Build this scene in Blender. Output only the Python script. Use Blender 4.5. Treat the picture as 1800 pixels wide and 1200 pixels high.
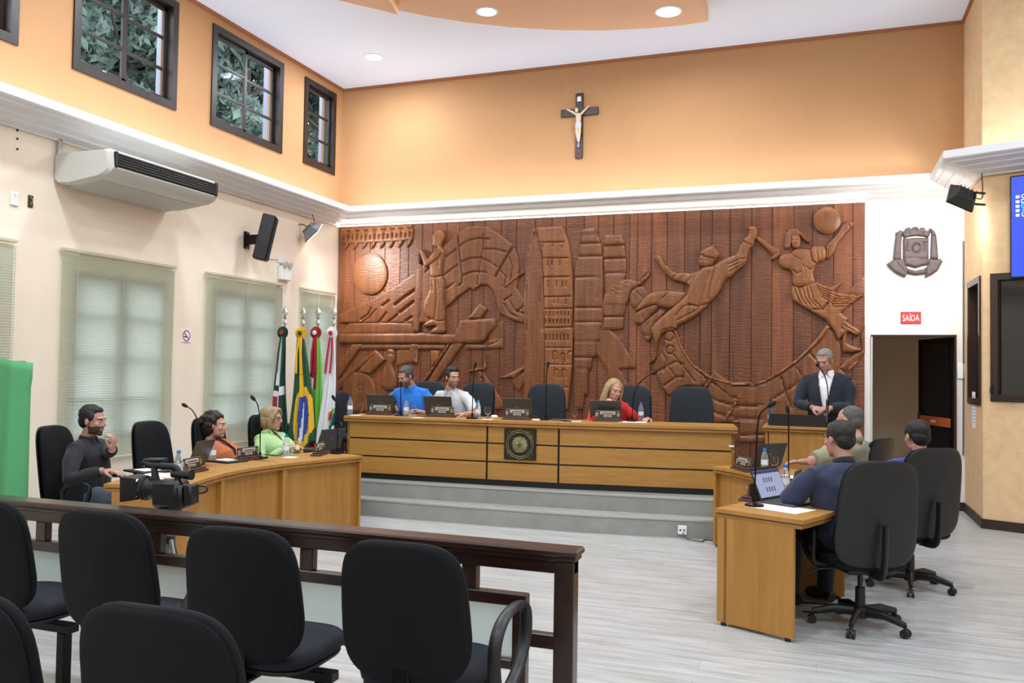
import bpy, bmesh, math, random
import numpy as np
from mathutils import Vector, Matrix, Quaternion, noise
from mathutils.geometry import delaunay_2d_cdt

for _o in list(bpy.data.objects):
    bpy.data.objects.remove(_o, do_unlink=True)
SC = bpy.context.scene
COL = SC.collection
R = math.radians
PI = math.pi

# ------------------------------------------------------------------ camera
F_PX = 1490.95
YAW, PITCH, ROLL = R(-19.824), R(1.818), R(0.888)
CAM = Vector((0.0, 0.0, 1.6))
_fw = Vector((math.sin(YAW) * math.cos(PITCH), math.cos(YAW) * math.cos(PITCH), math.sin(PITCH)))
_r0 = Vector((math.cos(YAW), -math.sin(YAW), 0.0))
_u0 = _r0.cross(_fw)
_rt = _r0 * math.cos(ROLL) + _u0 * math.sin(ROLL)
_up = -_r0 * math.sin(ROLL) + _u0 * math.cos(ROLL)
cd = bpy.data.cameras.new('camera')
cd.sensor_fit = 'HORIZONTAL'
cd.sensor_width = 36.0
cd.lens = F_PX / 1800 * 36
cd.clip_start = 0.05
cd.clip_end = 200
cam = bpy.data.objects.new('camera', cd)
COL.objects.link(cam)
cam.matrix_world = Matrix(((_rt.x, _up.x, -_fw.x, CAM.x), (_rt.y, _up.y, -_fw.y, CAM.y),
                           (_rt.z, _up.z, -_fw.z, CAM.z), (0, 0, 0, 1)))
SC.camera = cam

# ------------------------------------------------------------------ world, exposure
W = bpy.data.worlds.new('overcast')
SC.world = W
W.use_nodes = True
_bg = W.node_tree.nodes['Background']
_bg.inputs[0].default_value = (0.80, 0.88, 1.0, 1)
_bg.inputs[1].default_value = 5.0
SC.view_settings.view_transform = 'Standard'
SC.view_settings.look = 'None'
SC.view_settings.gamma = 1.0
SC.view_settings.use_curve_mapping = False
SC.view_settings.exposure = 0.0

# strengths of the lamps, seen and added
DOWNLIGHT_W = 66.0
COVE_UP = 22.0
COVE_DOWN = 9.0
FLOOD_L = 22.0
FLOOD_R = 22.0

# ------------------------------------------------------------------ pixel rays (1800x1200 frame)
def ray(px, py):
    return _rt * (px - 900) - _up * (py - 600) + _fw * F_PX
def onz(px, py, z):
    d = ray(px, py); return CAM + d * ((z - CAM.z) / d.z)
def ony(px, py, y):
    d = ray(px, py); return CAM + d * ((y - CAM.y) / d.y)
def onx(px, py, x):
    d = ray(px, py); return CAM + d * ((x - CAM.x) / d.x)

# ------------------------------------------------------------------ mesh helpers
class MB:
    def __init__(s, M=None):
        s.v = []; s.f = []; s.M = M; s.mi = []; s.cur = 0
    def add(s, vs, fs):
        o = len(s.v)
        if s.M is not None:
            vs = [s.M @ Vector(p) for p in vs]
        s.v.extend([tuple(p) for p in vs])
        s.f.extend([tuple(i + o for i in f) for f in fs])
        s.mi.extend([s.cur] * len(fs))
    def box(s, c, d, b=0.0, rot=None):
        x, y, z = d[0] / 2, d[1] / 2, d[2] / 2
        b = min(b, x * .9, y * .9, z * .9)
        vs = []; fs = []
        if b <= 0:
            for i in (-1, 1):
                for j in (-1, 1):
                    for k in (-1, 1):
                        vs.append(Vector((i * x, j * y, k * z)))
            fs = [(0, 1, 3, 2), (4, 6, 7, 5), (0, 4, 5, 1), (2, 3, 7, 6), (0, 2, 6, 4), (1, 5, 7, 3)]
        else:
            idx = {}
            for i in (-1, 1):
                for j in (-1, 1):
                    for k in (-1, 1):
                        idx[i, j, k, 0] = len(vs); vs.append(Vector((i * x, j * (y - b), k * (z - b))))
                        idx[i, j, k, 1] = len(vs); vs.append(Vector((i * (x - b), j * y, k * (z - b))))
                        idx[i, j, k, 2] = len(vs); vs.append(Vector((i * (x - b), j * (y - b), k * z)))
            def q(l, flip):
                fs.append(tuple(l[::-1]) if flip else tuple(l))
            for i in (-1, 1):
                q([idx[i, -1, -1, 0], idx[i, 1, -1, 0], idx[i, 1, 1, 0], idx[i, -1, 1, 0]], i < 0)
                q([idx[-1, i, -1, 1], idx[-1, i, 1, 1], idx[1, i, 1, 1], idx[1, i, -1, 1]], i < 0)
                q([idx[-1, -1, i, 2], idx[1, -1, i, 2], idx[1, 1, i, 2], idx[-1, 1, i, 2]], i < 0)
            for i in (-1, 1):
                for j in (-1, 1):
                    q([idx[i, j, -1, 0], idx[i, j, -1, 1], idx[i, j, 1, 1], idx[i, j, 1, 0]], i * j < 0)
                    q([idx[i, -1, j, 0], idx[i, 1, j, 0], idx[i, 1, j, 2], idx[i, -1, j, 2]], i * j < 0)
                    q([idx[-1, i, j, 1], idx[-1, i, j, 2], idx[1, i, j, 2], idx[1, i, j, 1]], i * j < 0)
                    for k in (-1, 1):
                        q([idx[i, j, k, 0], idx[i, j, k, 1], idx[i, j, k, 2]], i * j * k < 0)
        if rot is not None:
            vs = [rot @ p for p in vs]
        c = Vector(c)
        s.add([p + c for p in vs], fs)
        return s
    def cyl(s, p0, p1, r0, r1=None, n=12, caps=True):
        r1 = r0 if r1 is None else r1
        return s.tube([p0, p1], [r0, r1], n, caps)
    def tube(s, pts, r, n=8, caps=True, flat=1.0, upv=None):
        pts = [Vector(p) for p in pts]
        if not hasattr(r, '__len__'): r = [r] * len(pts)
        t = []
        for i in range(len(pts)):
            a = pts[max(0, i - 1)]; b = pts[min(len(pts) - 1, i + 1)]
            d = b - a
            t.append(d.normalized() if d.length > 1e-9 else Vector((0, 0, 1)))
        ref = Vector(upv) if upv is not None else (Vector((0, 0, 1)) if abs(t[0].z) < .9 else Vector((1, 0, 0)))
        u = (ref - t[0] * ref.dot(t[0])).normalized()
        vs = []; fs = []
        for i, p in enumerate(pts):
            u = (u - t[i] * u.dot(t[i]))
            u = u.normalized() if u.length > 1e-6 else t[i].orthogonal().normalized()
            w = t[i].cross(u)
            for k in range(n):
                a = 2 * PI * k / n
                vs.append(p + u * (math.cos(a) * r[i]) + w * (math.sin(a) * r[i] * flat))
        for i in range(len(pts) - 1):
            for k in range(n):
                k2 = (k + 1) % n
                fs.append((i * n + k, i * n + k2, (i + 1) * n + k2, (i + 1) * n + k))
        if caps:
            fs.append(tuple(range(n))[::-1]); m = (len(pts) - 1) * n
            fs.append(tuple(m + k for k in range(n)))
        s.add(vs, fs)
        return s
    def lathe(s, prof, n=20, c=(0, 0, 0), sx=1, sy=1):
        vs = []; fs = []; c = Vector(c)
        for (r, z) in prof:
            for k in range(n):
                a = 2 * PI * k / n
                vs.append(c + Vector((r * math.cos(a) * sx, r * math.sin(a) * sy, z)))
        m = len(prof)
        for i in range(m - 1):
            for k in range(n):
                k2 = (k + 1) % n
                fs.append((i * n + k, i * n + k2, (i + 1) * n + k2, (i + 1) * n + k))
        if prof[0][0] > 1e-6: fs.append(tuple(range(n))[::-1])
        if prof[-1][0] > 1e-6: fs.append(tuple((m - 1) * n + k for k in range(n)))
        s.add(vs, fs)
        return s
    def sphere(s, c, r, nu=14, nv=9):
        if not hasattr(r, '__len__'): r = (r, r, r)
        vs = []; fs = []; c = Vector(c)
        vs.append(c + Vector((0, 0, -r[2])))
        for j in range(1, nv):
            b = -PI / 2 + PI * j / nv
            for k in range(nu):
                a = 2 * PI * k / nu
                vs.append(c + Vector((r[0] * math.cos(b) * math.cos(a), r[1] * math.cos(b) * math.sin(a), r[2] * math.sin(b))))
        vs.append(c + Vector((0, 0, r[2])))
        for k in range(nu):
            k2 = (k + 1) % nu
            fs.append((0, 1 + k2, 1 + k))
            for j in range(nv - 2):
                fs.append((1 + j * nu + k, 1 + j * nu + k2, 1 + (j + 1) * nu + k2, 1 + (j + 1) * nu + k))
            fs.append((1 + (nv - 2) * nu + k, 1 + (nv - 2) * nu + k2, len(vs) - 1))
        s.add(vs, fs)
        return s
    def prism(s, poly, z0, z1, T=None):
        """polygon (x, y) extruded from z0 to z1; T maps (x, y, z) to a point"""
        n = len(poly)
        a = sum(poly[i][0] * poly[(i + 1) % n][1] - poly[(i + 1) % n][0] * poly[i][1] for i in range(n))
        if a < 0: poly = poly[::-1]
        vs = [Vector((p[0], p[1], z0)) for p in poly] + [Vector((p[0], p[1], z1)) for p in poly]
        if T is not None: vs = [T @ p if isinstance(T, Matrix) else Vector(T(p)) for p in vs]
        fs = [tuple(range(n))[::-1], tuple(range(n, 2 * n))]
        for i in range(n):
            j = (i + 1) % n
            fs.append((i, j, n + j, n + i))
        s.add(vs, fs)
        return s
    def loft(s, rings, cap=True, closed=True):
        n = len(rings[0]); vs = [p for r in rings for p in r]; fs = []
        for i in range(len(rings) - 1):
            for k in range(n if closed else n - 1):
                k2 = (k + 1) % n
                fs.append((i * n + k, i * n + k2, (i + 1) * n + k2, (i + 1) * n + k))
        if cap and closed:
            fs.append(tuple(range(n))[::-1]); m = (len(rings) - 1) * n
            fs.append(tuple(m + k for k in range(n)))
        s.add(vs, fs)
        return s
    def quad(s, a, b, c, d):
        s.add([a, b, c, d], [(0, 1, 2, 3)])
        return s
    def mesh(s, name):
        me = bpy.data.meshes.new(name)
        me.from_pydata(s.v, [], s.f)
        if any(s.mi): me.polygons.foreach_set('material_index', s.mi)
        me.validate(); me.update()
        return me

def fix_normals(me):
    bm = bmesh.new(); bm.from_mesh(me)
    bmesh.ops.recalc_face_normals(bm, faces=bm.faces)
    bm.to_mesh(me); bm.free()

def obj(name, mb, mat, parent=None, smooth=38, fix=True, loc=None):
    if isinstance(mb, MB):
        me = mb.mesh(name)
        if fix: fix_normals(me)
        if smooth:
            me.polygons.foreach_set('use_smooth', [True] * len(me.polygons))
            if smooth < 180: me.set_sharp_from_angle(angle=R(smooth))
    else:
        me = mb
    for m in (mat if isinstance(mat, (list, tuple)) else [mat]):
        if not isinstance(mb, MB) and len(me.materials): break
        me.materials.append(m)
    o = bpy.data.objects.new(name, me)
    COL.objects.link(o)
    if parent is not None: o.parent = parent
    if loc is not None: o.location = loc
    return o

def tag(o, label=None, cat=None, group=None, kind=None):
    if label: o['label'] = label
    if cat: o['category'] = cat
    if group: o['group'] = group
    if kind: o['kind'] = kind
    return o

def thing(name, label, cat, loc=(0, 0, 0), rz=0.0, group=None):
    o = bpy.data.objects.new(name, None)
    o.empty_display_size = .1
    COL.objects.link(o)
    o.location = loc; o.rotation_euler = (0, 0, rz)
    return tag(o, label, cat, group)

def struct(name, mb, mat, smooth=0):
    o = obj(name, mb, mat, None, smooth)
    o['kind'] = 'structure'
    return o

def dup(root, loc, rz, label=None, name=None):
    def cp(o, par):
        c = o.copy(); COL.objects.link(c)
        if par is not None: c.parent = par
        for ch in list(o.children): cp(ch, c)
        return c
    r = cp(root, None)
    r.location = loc; r.rotation_euler = (0, 0, rz)
    if label: r['label'] = label
    return r

def rz(a): return Matrix.Rotation(a, 4, 'Z')
def rx(a): return Matrix.Rotation(a, 4, 'X')
def ry(a): return Matrix.Rotation(a, 4, 'Y')
def tr(x, y, z): return Matrix.Translation((x, y, z))

def spline(pts, n=6):
    """Catmull-Rom through the points"""
    P = [Vector(p) for p in pts]; out = []
    for i in range(len(P) - 1):
        a = P[max(0, i - 1)]; b = P[i]; c = P[i + 1]; d = P[min(len(P) - 1, i + 2)]
        for k in range(n):
            t = k / n
            out.append(.5 * ((2 * b) + (c - a) * t + (2 * a - 5 * b + 4 * c - d) * t * t + (3 * b - a - 3 * c + d) * t ** 3))
    out.append(P[-1])
    return out

# ------------------------------------------------------------------ materials
def lin(h):
    h = h.lstrip('#')
    c = [int(h[i:i + 2], 16) / 255 for i in (0, 2, 4)]
    return tuple((x / 12.92 if x <= .04045 else ((x + .055) / 1.055) ** 2.4) for x in c)
MATS = {}
def mat(name, col, rough=.5, metal=0.0, var=0.0, vscale=6.0, bump=0.0, bscale=60.0, stretch=(1, 1, 1), coat=0.0,
        emit=None, estr=0.0, trans=0.0, ior=1.45, alpha=1.0, sheen=0.0, col2=None, spec=None, detail=3.0):
    if name in MATS: return MATS[name]
    m = bpy.data.materials.new(name); m.use_nodes = True
    nt = m.node_tree; p = nt.nodes['Principled BSDF']
    c = lin(col) if isinstance(col, str) else col
    p.inputs['Base Color'].default_value = (*c, 1)
    p.inputs['Roughness'].default_value = rough
    p.inputs['Metallic'].default_value = metal
    if spec is not None: p.inputs['Specular IOR Level'].default_value = spec
    if coat: p.inputs['Coat Weight'].default_value = coat; p.inputs['Coat Roughness'].default_value = .15
    if trans: p.inputs['Transmission Weight'].default_value = trans; p.inputs['IOR'].default_value = ior
    if alpha < 1: p.inputs['Alpha'].default_value = alpha
    if sheen: p.inputs['Sheen Weight'].default_value = sheen
    if emit is not None:
        p.inputs['Emission Color'].default_value = (*(lin(emit) if isinstance(emit, str) else emit), 1)
        p.inputs['Emission Strength'].default_value = estr
    if var or bump or col2:
        tc = nt.nodes.new('ShaderNodeTexCoord'); mp = nt.nodes.new('ShaderNodeMapping')
        mp.inputs['Scale'].default_value = stretch
        nt.links.new(tc.outputs['Object'], mp.inputs[0])
    if var or col2:
        nz = nt.nodes.new('ShaderNodeTexNoise'); nz.inputs['Scale'].default_value = vscale; nz.inputs['Detail'].default_value = detail
        nt.links.new(mp.outputs[0], nz.inputs['Vector'])
        cr = nt.nodes.new('ShaderNodeValToRGB')
        cr.color_ramp.elements[0].position = .32; cr.color_ramp.elements[1].position = .68
        c2 = lin(col2) if col2 else tuple(min(1, x * (1 + var)) for x in c)
        c1 = c if col2 else tuple(x * (1 - var) for x in c)
        cr.color_ramp.elements[0].color = (*c1, 1); cr.color_ramp.elements[1].color = (*c2, 1)
        nt.links.new(nz.outputs[0], cr.inputs[0]); nt.links.new(cr.outputs[0], p.inputs['Base Color'])
    if bump:
        nb = nt.nodes.new('ShaderNodeTexNoise'); nb.inputs['Scale'].default_value = bscale; nb.inputs['Detail'].default_value = 4
        nt.links.new(mp.outputs[0], nb.inputs['Vector'])
        bp = nt.nodes.new('ShaderNodeBump'); bp.inputs['Strength'].default_value = bump; bp.inputs['Distance'].default_value = .01
        nt.links.new(nb.outputs[0], bp.inputs['Height']); nt.links.new(bp.outputs[0], p.inputs['Normal'])
    MATS[name] = m
    return m

def wood(name, c1, c2, rough=.4, grain=(1.2, 1.2, 14), bump=.08, scale=3.0, coat=0.0, world=False, rnd=0.0):
    """wood with grain; the stretch is large across the fibres"""
    if name in MATS: return MATS[name]
    m = bpy.data.materials.new(name); m.use_nodes = True
    nt = m.node_tree; p = nt.nodes['Principled BSDF']; L = nt.links
    tc = nt.nodes.new('ShaderNodeTexCoord'); mp = nt.nodes.new('ShaderNodeMapping')
    mp.inputs['Scale'].default_value = grain
    L.new(tc.outputs['Object'], mp.inputs[0])
    src = mp.outputs[0]
    if rnd:
        oi = nt.nodes.new('ShaderNodeObjectInfo'); ad = nt.nodes.new('ShaderNodeVectorMath'); ad.operation = 'ADD'
        ml = nt.nodes.new('ShaderNodeMath'); ml.operation = 'MULTIPLY'; ml.inputs[1].default_value = 37.0
        L.new(oi.outputs['Random'], ml.inputs[0]); L.new(src, ad.inputs[0]); L.new(ml.outputs[0], ad.inputs[1]); src = ad.outputs[0]
    nz = nt.nodes.new('ShaderNodeTexNoise'); nz.inputs['Scale'].default_value = scale; nz.inputs['Detail'].default_value = 5
    nz.inputs['Distortion'].default_value = .6
    L.new(src, nz.inputs['Vector'])
    cr = nt.nodes.new('ShaderNodeValToRGB')
    cr.color_ramp.elements[0].position = .3; cr.color_ramp.elements[1].position = .7
    cr.color_ramp.elements[0].color = (*lin(c1), 1); cr.color_ramp.elements[1].color = (*lin(c2), 1)
    L.new(nz.outputs[0], cr.inputs[0])
    out = cr.outputs[0]
    if rnd:
        hv = nt.nodes.new('ShaderNodeHueSaturation')
        mr = nt.nodes.new('ShaderNodeMapRange'); mr.inputs[3].default_value = 1 - rnd; mr.inputs[4].default_value = 1 + rnd
        L.new(oi.outputs['Random'], mr.inputs[0]); L.new(mr.outputs[0], hv.inputs['Value']); L.new(out, hv.inputs['Color']); out = hv.outputs[0]
    L.new(out, p.inputs['Base Color'])
    p.inputs['Roughness'].default_value = rough
    if coat: p.inputs['Coat Weight'].default_value = coat; p.inputs['Coat Roughness'].default_value = .2
    if bump:
        bp = nt.nodes.new('ShaderNodeBump'); bp.inputs['Strength'].default_value = bump; bp.inputs['Distance'].default_value = .01
        L.new(nz.outputs[0], bp.inputs['Height']); L.new(bp.outputs[0], p.inputs['Normal'])
    MATS[name] = m
    return m

M_ORANGE = mat('orange_paint', '#BA8A5D', .75, var=.03, vscale=1.5)
M_CREAM = mat('cream_paint', '#F7E6D2', .75, var=.03, vscale=1.2, bump=.05, bscale=40)
M_WHITEWALL = mat('white_paint', '#E9E5E2', .7, var=.02, vscale=2)
M_CEIL = mat('ceiling_white', '#EDF2FF', .8)
M_CEILOR = mat('ceiling_orange', '#F3C5A0', .75)
M_CORNICE = mat('cornice_white', '#E2E0E1', .45, var=.03, vscale=8, stretch=(1, 1, 6))
M_BOOTH = mat('textured_ochre', '#DCB88C', .75, var=.07, vscale=9, bump=.35, bscale=70)
M_DARKWOOD = wood('dark_wood', '#24140E', '#3A2118', .35, (10, 10, 1.0), .05)
M_RAILWOOD = wood('rail_wood', '#1C0E0A', '#331A11', .28, (1.0, 14, 14), .05, coat=.3)
M_DESK = wood('desk_wood', '#A1702E', '#B2803E', .42, (5.5, 5.5, .35), .03, 3.2)
M_DESKH = wood('desk_wood_horizontal', '#A37330', '#B58342', .42, (.35, 5.5, 9.0), .03, 3.2)
M_DESKEDGE = wood('desk_wood_edge', '#8E5F28', '#A87436', .42, (1, 1, 6), .03)
M_BLACKPL = mat('black_plastic', '#121315', .42)
M_BLACKFAB = mat('black_fabric', '#0A0B0E', .85, bump=.2, bscale=900, spec=.3)
M_GREYFAB = mat('slate_fabric', '#23282D', .8, bump=.2, bscale=900, spec=.3)
M_SEATFAB = mat('seat_fabric', '#1E2128', .8, bump=.2, bscale=900, spec=.3)
M_BLACKMET = mat('black_metal', '#0E0E10', .35, .6)
M_CHROME = mat('chrome', '#D8D8D8', .18, 1.0)
M_STEEL = mat('steel', '#9A9C9E', .35, 1.0)
M_GLASS = mat('clear_glass', '#FFFFFF', .02, trans=1.0, ior=1.25)
M_PAPER = mat('paper', '#F0F0F2', .7)
M_BASEBOARD = mat('dark_baseboard', '#2E1D15', .5)
M_GREYCONC = mat('grey_carpet', '#96968F', .85, var=.08, vscale=5, bump=.15, bscale=80)
# ================================================================== ROOM SHELL
X0, YB, ZC = -6.907, 11.30, 5.862
XR, YR = 6.2, -4.6
CD = 0.407          # projection of the cove cornice

def wall_cells(mb, u0, u1, z0, z1, holes, th, P):
    """wall in (u, z) with rectangular holes; P(u, depth, z) -> point, depth 0 room side .. th outside"""
    us = sorted({u0, u1, *[min(max(h[i], u0), u1) for h in holes for i in (0, 1)]})
    zs = sorted({z0, z1, *[min(max(h[i], z0), z1) for h in holes for i in (2, 3)]})
    def solid(i, j):
        if i < 0 or j < 0 or i >= len(us) - 1 or j >= len(zs) - 1: return False
        u = (us[i] + us[i + 1]) / 2; z = (zs[j] + zs[j + 1]) / 2
        return not any(h[0] < u < h[1] and h[2] < z < h[3] for h in holes)
    for i in range(len(us) - 1):
        for j in range(len(zs) - 1):
            if not solid(i, j): continue
            a, b, c, d = us[i], us[i + 1], zs[j], zs[j + 1]
            mb.quad(P(a, 0, c), P(b, 0, c), P(b, 0, d), P(a, 0, d))
            mb.quad(P(a, th, c), P(a, th, d), P(b, th, d), P(b, th, c))
            if not solid(i - 1, j): mb.quad(P(a, 0, c), P(a, 0, d), P(a, th, d), P(a, th, c))
            if not solid(i + 1, j): mb.quad(P(b, 0, c), P(b, th, c), P(b, th, d), P(b, 0, d))
            if not solid(i, j - 1): mb.quad(P(a, 0, c), P(a, th, c), P(b, th, c), P(b, 0, c))
            if not solid(i, j + 1): mb.quad(P(a, 0, d), P(b, 0, d), P(b, th, d), P(a, th, d))
    return mb

# floor: pale washed vinyl planks running across the room
fm = bpy.data.materials.new('pale_plank_floor'); fm.use_nodes = True
_n = fm.node_tree; _p = _n.nodes['Principled BSDF']; _l = _n.links
_tc = _n.nodes.new('ShaderNodeTexCoord'); _mp = _n.nodes.new('ShaderNodeMapping'); _mp.inputs['Scale'].default_value = (.9, 9, 1)
_l.new(_tc.outputs['Object'], _mp.inputs[0])
_nz = _n.nodes.new('ShaderNodeTexNoise'); _nz.inputs['Scale'].default_value = 2.2; _nz.inputs['Detail'].default_value = 7
_nz.inputs['Distortion'].default_value = .8
_l.new(_mp.outputs[0], _nz.inputs['Vector'])
_cr = _n.nodes.new('ShaderNodeValToRGB')
_cr.color_ramp.elements[0].position = .25; _cr.color_ramp.elements[1].position = .62
_cr.color_ramp.elements[0].color = (*lin('#9D9B97'), 1); _cr.color_ramp.elements[1].color = (*lin('#BEBDBA'), 1)
_l.new(_nz.outputs[0], _cr.inputs[0])
_br = _n.nodes.new('ShaderNodeTexBrick'); _br.inputs['Scale'].default_value = 1.0
_br.inputs['Brick Width'].default_value = 1.2; _br.inputs['Row Height'].default_value = .18; _br.inputs['Mortar Size'].default_value = .0025
_br.inputs['Color1'].default_value = (1, 1, 1, 1); _br.inputs['Color2'].default_value = (.93, .93, .93, 1); _br.inputs['Mortar'].default_value = (.8, .79, .77, 1)
_l.new(_tc.outputs['Object'], _br.inputs['Vector'])
_mx = _n.nodes.new('ShaderNodeMix'); _mx.data_type = 'RGBA'; _mx.blend_type = 'MULTIPLY'; _mx.inputs[0].default_value = 1
_l.new(_cr.outputs[0], _mx.inputs[6]); _l.new(_br.outputs[0], _mx.inputs[7]); _l.new(_mx.outputs[2], _p.inputs['Base Color'])
_p.inputs['Roughness'].default_value = .33
struct('floor', MB().box(((X0 + XR) / 2, 4.5, -.06), (XR - X0 + .6, 20.0, .12)), fm)

# clerestory windows and lower windows along the left wall (outer frame sizes)
CW = [(4.23, 5.673), (6.278, 7.707), (8.295, 9.738), (10.255, 11.086)]
CZ0, CZ1 = 4.478, 5.722
BL = [(4.16, 5.70), (6.19, 7.735), (8.245, 9.797), (10.216, 11.127)]    # blinds
BZ0, BZ1 = .612, 2.70
LW = [(a + .14, b - .14) for a, b in BL]
LZ0, LZ1 = .80, 2.50
TH = .22
PL = lambda u, d, z: Vector((X0 - d, u, z))
struct('wall_left', wall_cells(MB(), YR, YB, 0, 3.86, [(a, b, LZ0, LZ1) for a, b in LW], TH, PL), M_CREAM)
struct('wall_left_upper', wall_cells(MB(), YR, YB, 3.86, ZC, [(a + .02, b - .02, CZ0 + .02, CZ1 - .02) for a, b in CW], TH, PL), M_ORANGE)

DX0, DX1, DZ = .617, 1.555, 2.082
PB = lambda u, d, z: Vector((u, YB + d, z))
struct('wall_back', wall_cells(MB(), X0 - TH, 1.80, 0, 3.86, [(DX0, DX1, -1, DZ)], .14, PB), M_WHITEWALL)
struct('wall_back_upper', wall_cells(MB(), X0 - TH, 1.80, 3.86, ZC, [], .14, PB), M_ORANGE)
struct('wall_right', MB().box((XR + .1, (YR + YB) / 2, ZC / 2), (.2, YB - YR, ZC)), M_CREAM)
struct('wall_rear', MB().box(((X0 + XR) / 2, YR - .1, ZC / 2), (XR - X0, .2, ZC)), M_CREAM)

# booth at the right: a side face and a slanted front face
BS = Vector((1.643, 10.12, 0)); BD = Vector((.9213, -.389, 0)); BN = Vector((-.389, -.9213, 0))
def PBS(u, d, z): return Vector((1.643 + d, u, z))
def PBF(u, d, z): return BS + BD * u - BN * d + Vector((0, 0, z))
def s_on_front(px, py):
    d = ray(px, py); t = (BS - CAM).dot(BN) / d.dot(BN); p = CAM + d * t
    return (p - BS).dot(BD), p.z
sw0 = onx(1704, 497, 1.643); sw1 = onx(1723.5, 692, 1.643)
SWIN = (sw1.y, sw0.y, 1.33, 2.62)
fw0 = s_on_front(1750.5, 489); fw1 = s_on_front(1750.5, 697)
FWIN = (fw0[0], fw0[0] + 1.25, fw1[1], fw0[1])
bmb = MB()
wall_cells(bmb, 10.12, YB, 0, ZC, [SWIN], .12, PBS)
wall_cells(bmb, 0, 5.0, 0, ZC, [FWIN], .12, PBF)
struct('wall_booth', bmb, M_BOOTH)
M_DARKGLASS = mat('dark_booth_glass', '#0A0D12', .05, spec=.8)
def window_frame(parent, P, r, w, proud, depth, m):
    a, b, c, d = r
    for (u0, u1, z0, z1) in ((a, b, c, c + w), (a, b, d - w, d), (a, a + w, c + w, d - w), (b - w, b, c + w, d - w)):
        mb = MB(); q = [P(u, dd, z) for dd in (-proud, depth) for (u, z) in ((u0, z0), (u1, z0), (u1, z1), (u0, z1))]
        mb.add(q, [(0, 1, 2, 3), (7, 6, 5, 4), (0, 4, 5, 1), (1, 5, 6, 2), (2, 6, 7, 3), (3, 7, 4, 0)])
        obj('window_frame', mb, m, parent, 0)
def struct_empty(name, loc):
    o = bpy.data.objects.new(name, None); COL.objects.link(o); o.location = loc; o['kind'] = 'structure'; o.empty_display_size = .1
    return o
for n, (P, r) in enumerate(((PBS, SWIN), (PBF, FWIN))):
    w = struct_empty('window_%d' % (9 + n), (0, 0, 0))
    window_frame(w, P, (r[0] - .05, r[1] + .05, r[2] - .05, r[3] + .05), .07, .02, .10, M_DARKWOOD)
    q = [P(r[0], .06, r[2]), P(r[1], .06, r[2]), P(r[1], .06, r[3]), P(r[0], .06, r[3])]
    obj('pane', MB().quad(*q), M_DARKGLASS, w, 0)
# booth interior, dark
struct('floor_booth', MB().box((4.0, 10.8, .012), (4.4, .9, .02)), M_BASEBOARD)

# corridor behind the doorway
M_CORR = mat('corridor_paint', '#A89A88', .8)
cb = MB()
cb.quad((-.6, 13.4, 0), (3.0, 13.4, 0), (3.0, 13.4, 2.9), (-.6, 13.4, 2.9))
cb.quad((.30, YB + .14, 0), (.30, 13.4, 0), (.30, 13.4, 2.9), (.30, YB + .14, 2.9))
cb.quad((3.0, YB + .14, 0), (3.0, YB + .14, 2.9), (3.0, 13.4, 2.9), (3.0, 13.4, 0))
cb.quad((.30, YB + .14, 2.9), (.30, 13.4, 2.9), (3.0, 13.4, 2.9), (3.0, YB + .14, 2.9))
struct('wall_corridor', cb, M_CORR)

# ceiling with hung orange clouds
struct('ceiling', MB().box(((X0 + XR) / 2, (YR + YB) / 2, ZC + .08), (XR - X0 + .5, YB - YR + .5, .16)), M_CEIL)
Z1 = ZC - .16; Z2 = ZC - .30
far = [onz(x, y, Z1) for x, y in ((690, 16), (760, 30), (830, 40.5), (900, 48), (980, 53), (1060, 53.5), (1140, 50), (1200, 44.5), (1245, 37.5))]
cl1 = [(p.x, p.y) for p in far] + [(onz(1228, -22, Z1).x, onz(1228, -22, Z1).y), (.6, 6.4), (.6, 2.0), (-4.6, 2.0), (-5.0, 6.6)]
struct('ceiling_cloud', MB().prism(cl1, Z1, ZC), M_CEILOR)
far = [onz(x, y, Z2) for x, y in ((585, -2), (630, 9), (670, 18), (700, 26.5))]
cl2 = [(p.x, p.y) for p in far] + [(onz(684, 0, Z2).x, onz(684, 0, Z2).y), (-2.9, 6.3), (-2.9, 2.4), (-5.6, 2.4)]
struct('ceiling_cloud_lower', MB().prism(cl2, Z2, ZC - .001), M_CEILOR)

# cove cornice round the room: profile (projection, height)
PATH = [Vector((X0, YR, 0)), Vector((X0, YB, 0)), Vector((1.643, YB, 0)), BS.copy(), BS + BD * 4.6]
PROF = [(0, 3.725), (.04, 3.715), (.045, 3.735), (.125, 3.765), (.13, 3.752), (.145, 3.757), (.15, 3.774), (.225, 3.805), (.23, 3.792),
        (.245, 3.797), (.25, 3.814), (.325, 3.842), (.33, 3.83), (.345, 3.835), (.35, 3.85), (.395, 3.862), (CD, 3.875), (CD, 3.948), (.398, 3.956),
        (.385, 3.95), (.375, 3.90), (.05, 3.88), (0, 3.88)]
def nrm(a, b):
    t = (b - a).normalized(); return Vector((t.y, -t.x, 0))
def offset_path(path, d):
    out = []
    for i, p in enumerate(path):
        ns = []
        if i > 0: ns.append(nrm(path[i - 1], p))
        if i < len(path) - 1: ns.append(nrm(p, path[i + 1]))
        if len(ns) == 1: out.append(p + ns[0] * d)
        else:
            m = (ns[0] + ns[1]).normalized(); out.append(p + m * (d / m.dot(ns[0])))
    return out
rings = []
offs = [offset_path(PATH, d) for d, z in PROF]
for i in range(len(PATH)):
    rings.append([offs[k][i] + Vector((0, 0, PROF[k][1])) for k in range(len(PROF))])
struct('trim_1', MB().loft(rings), M_CORNICE)
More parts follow.
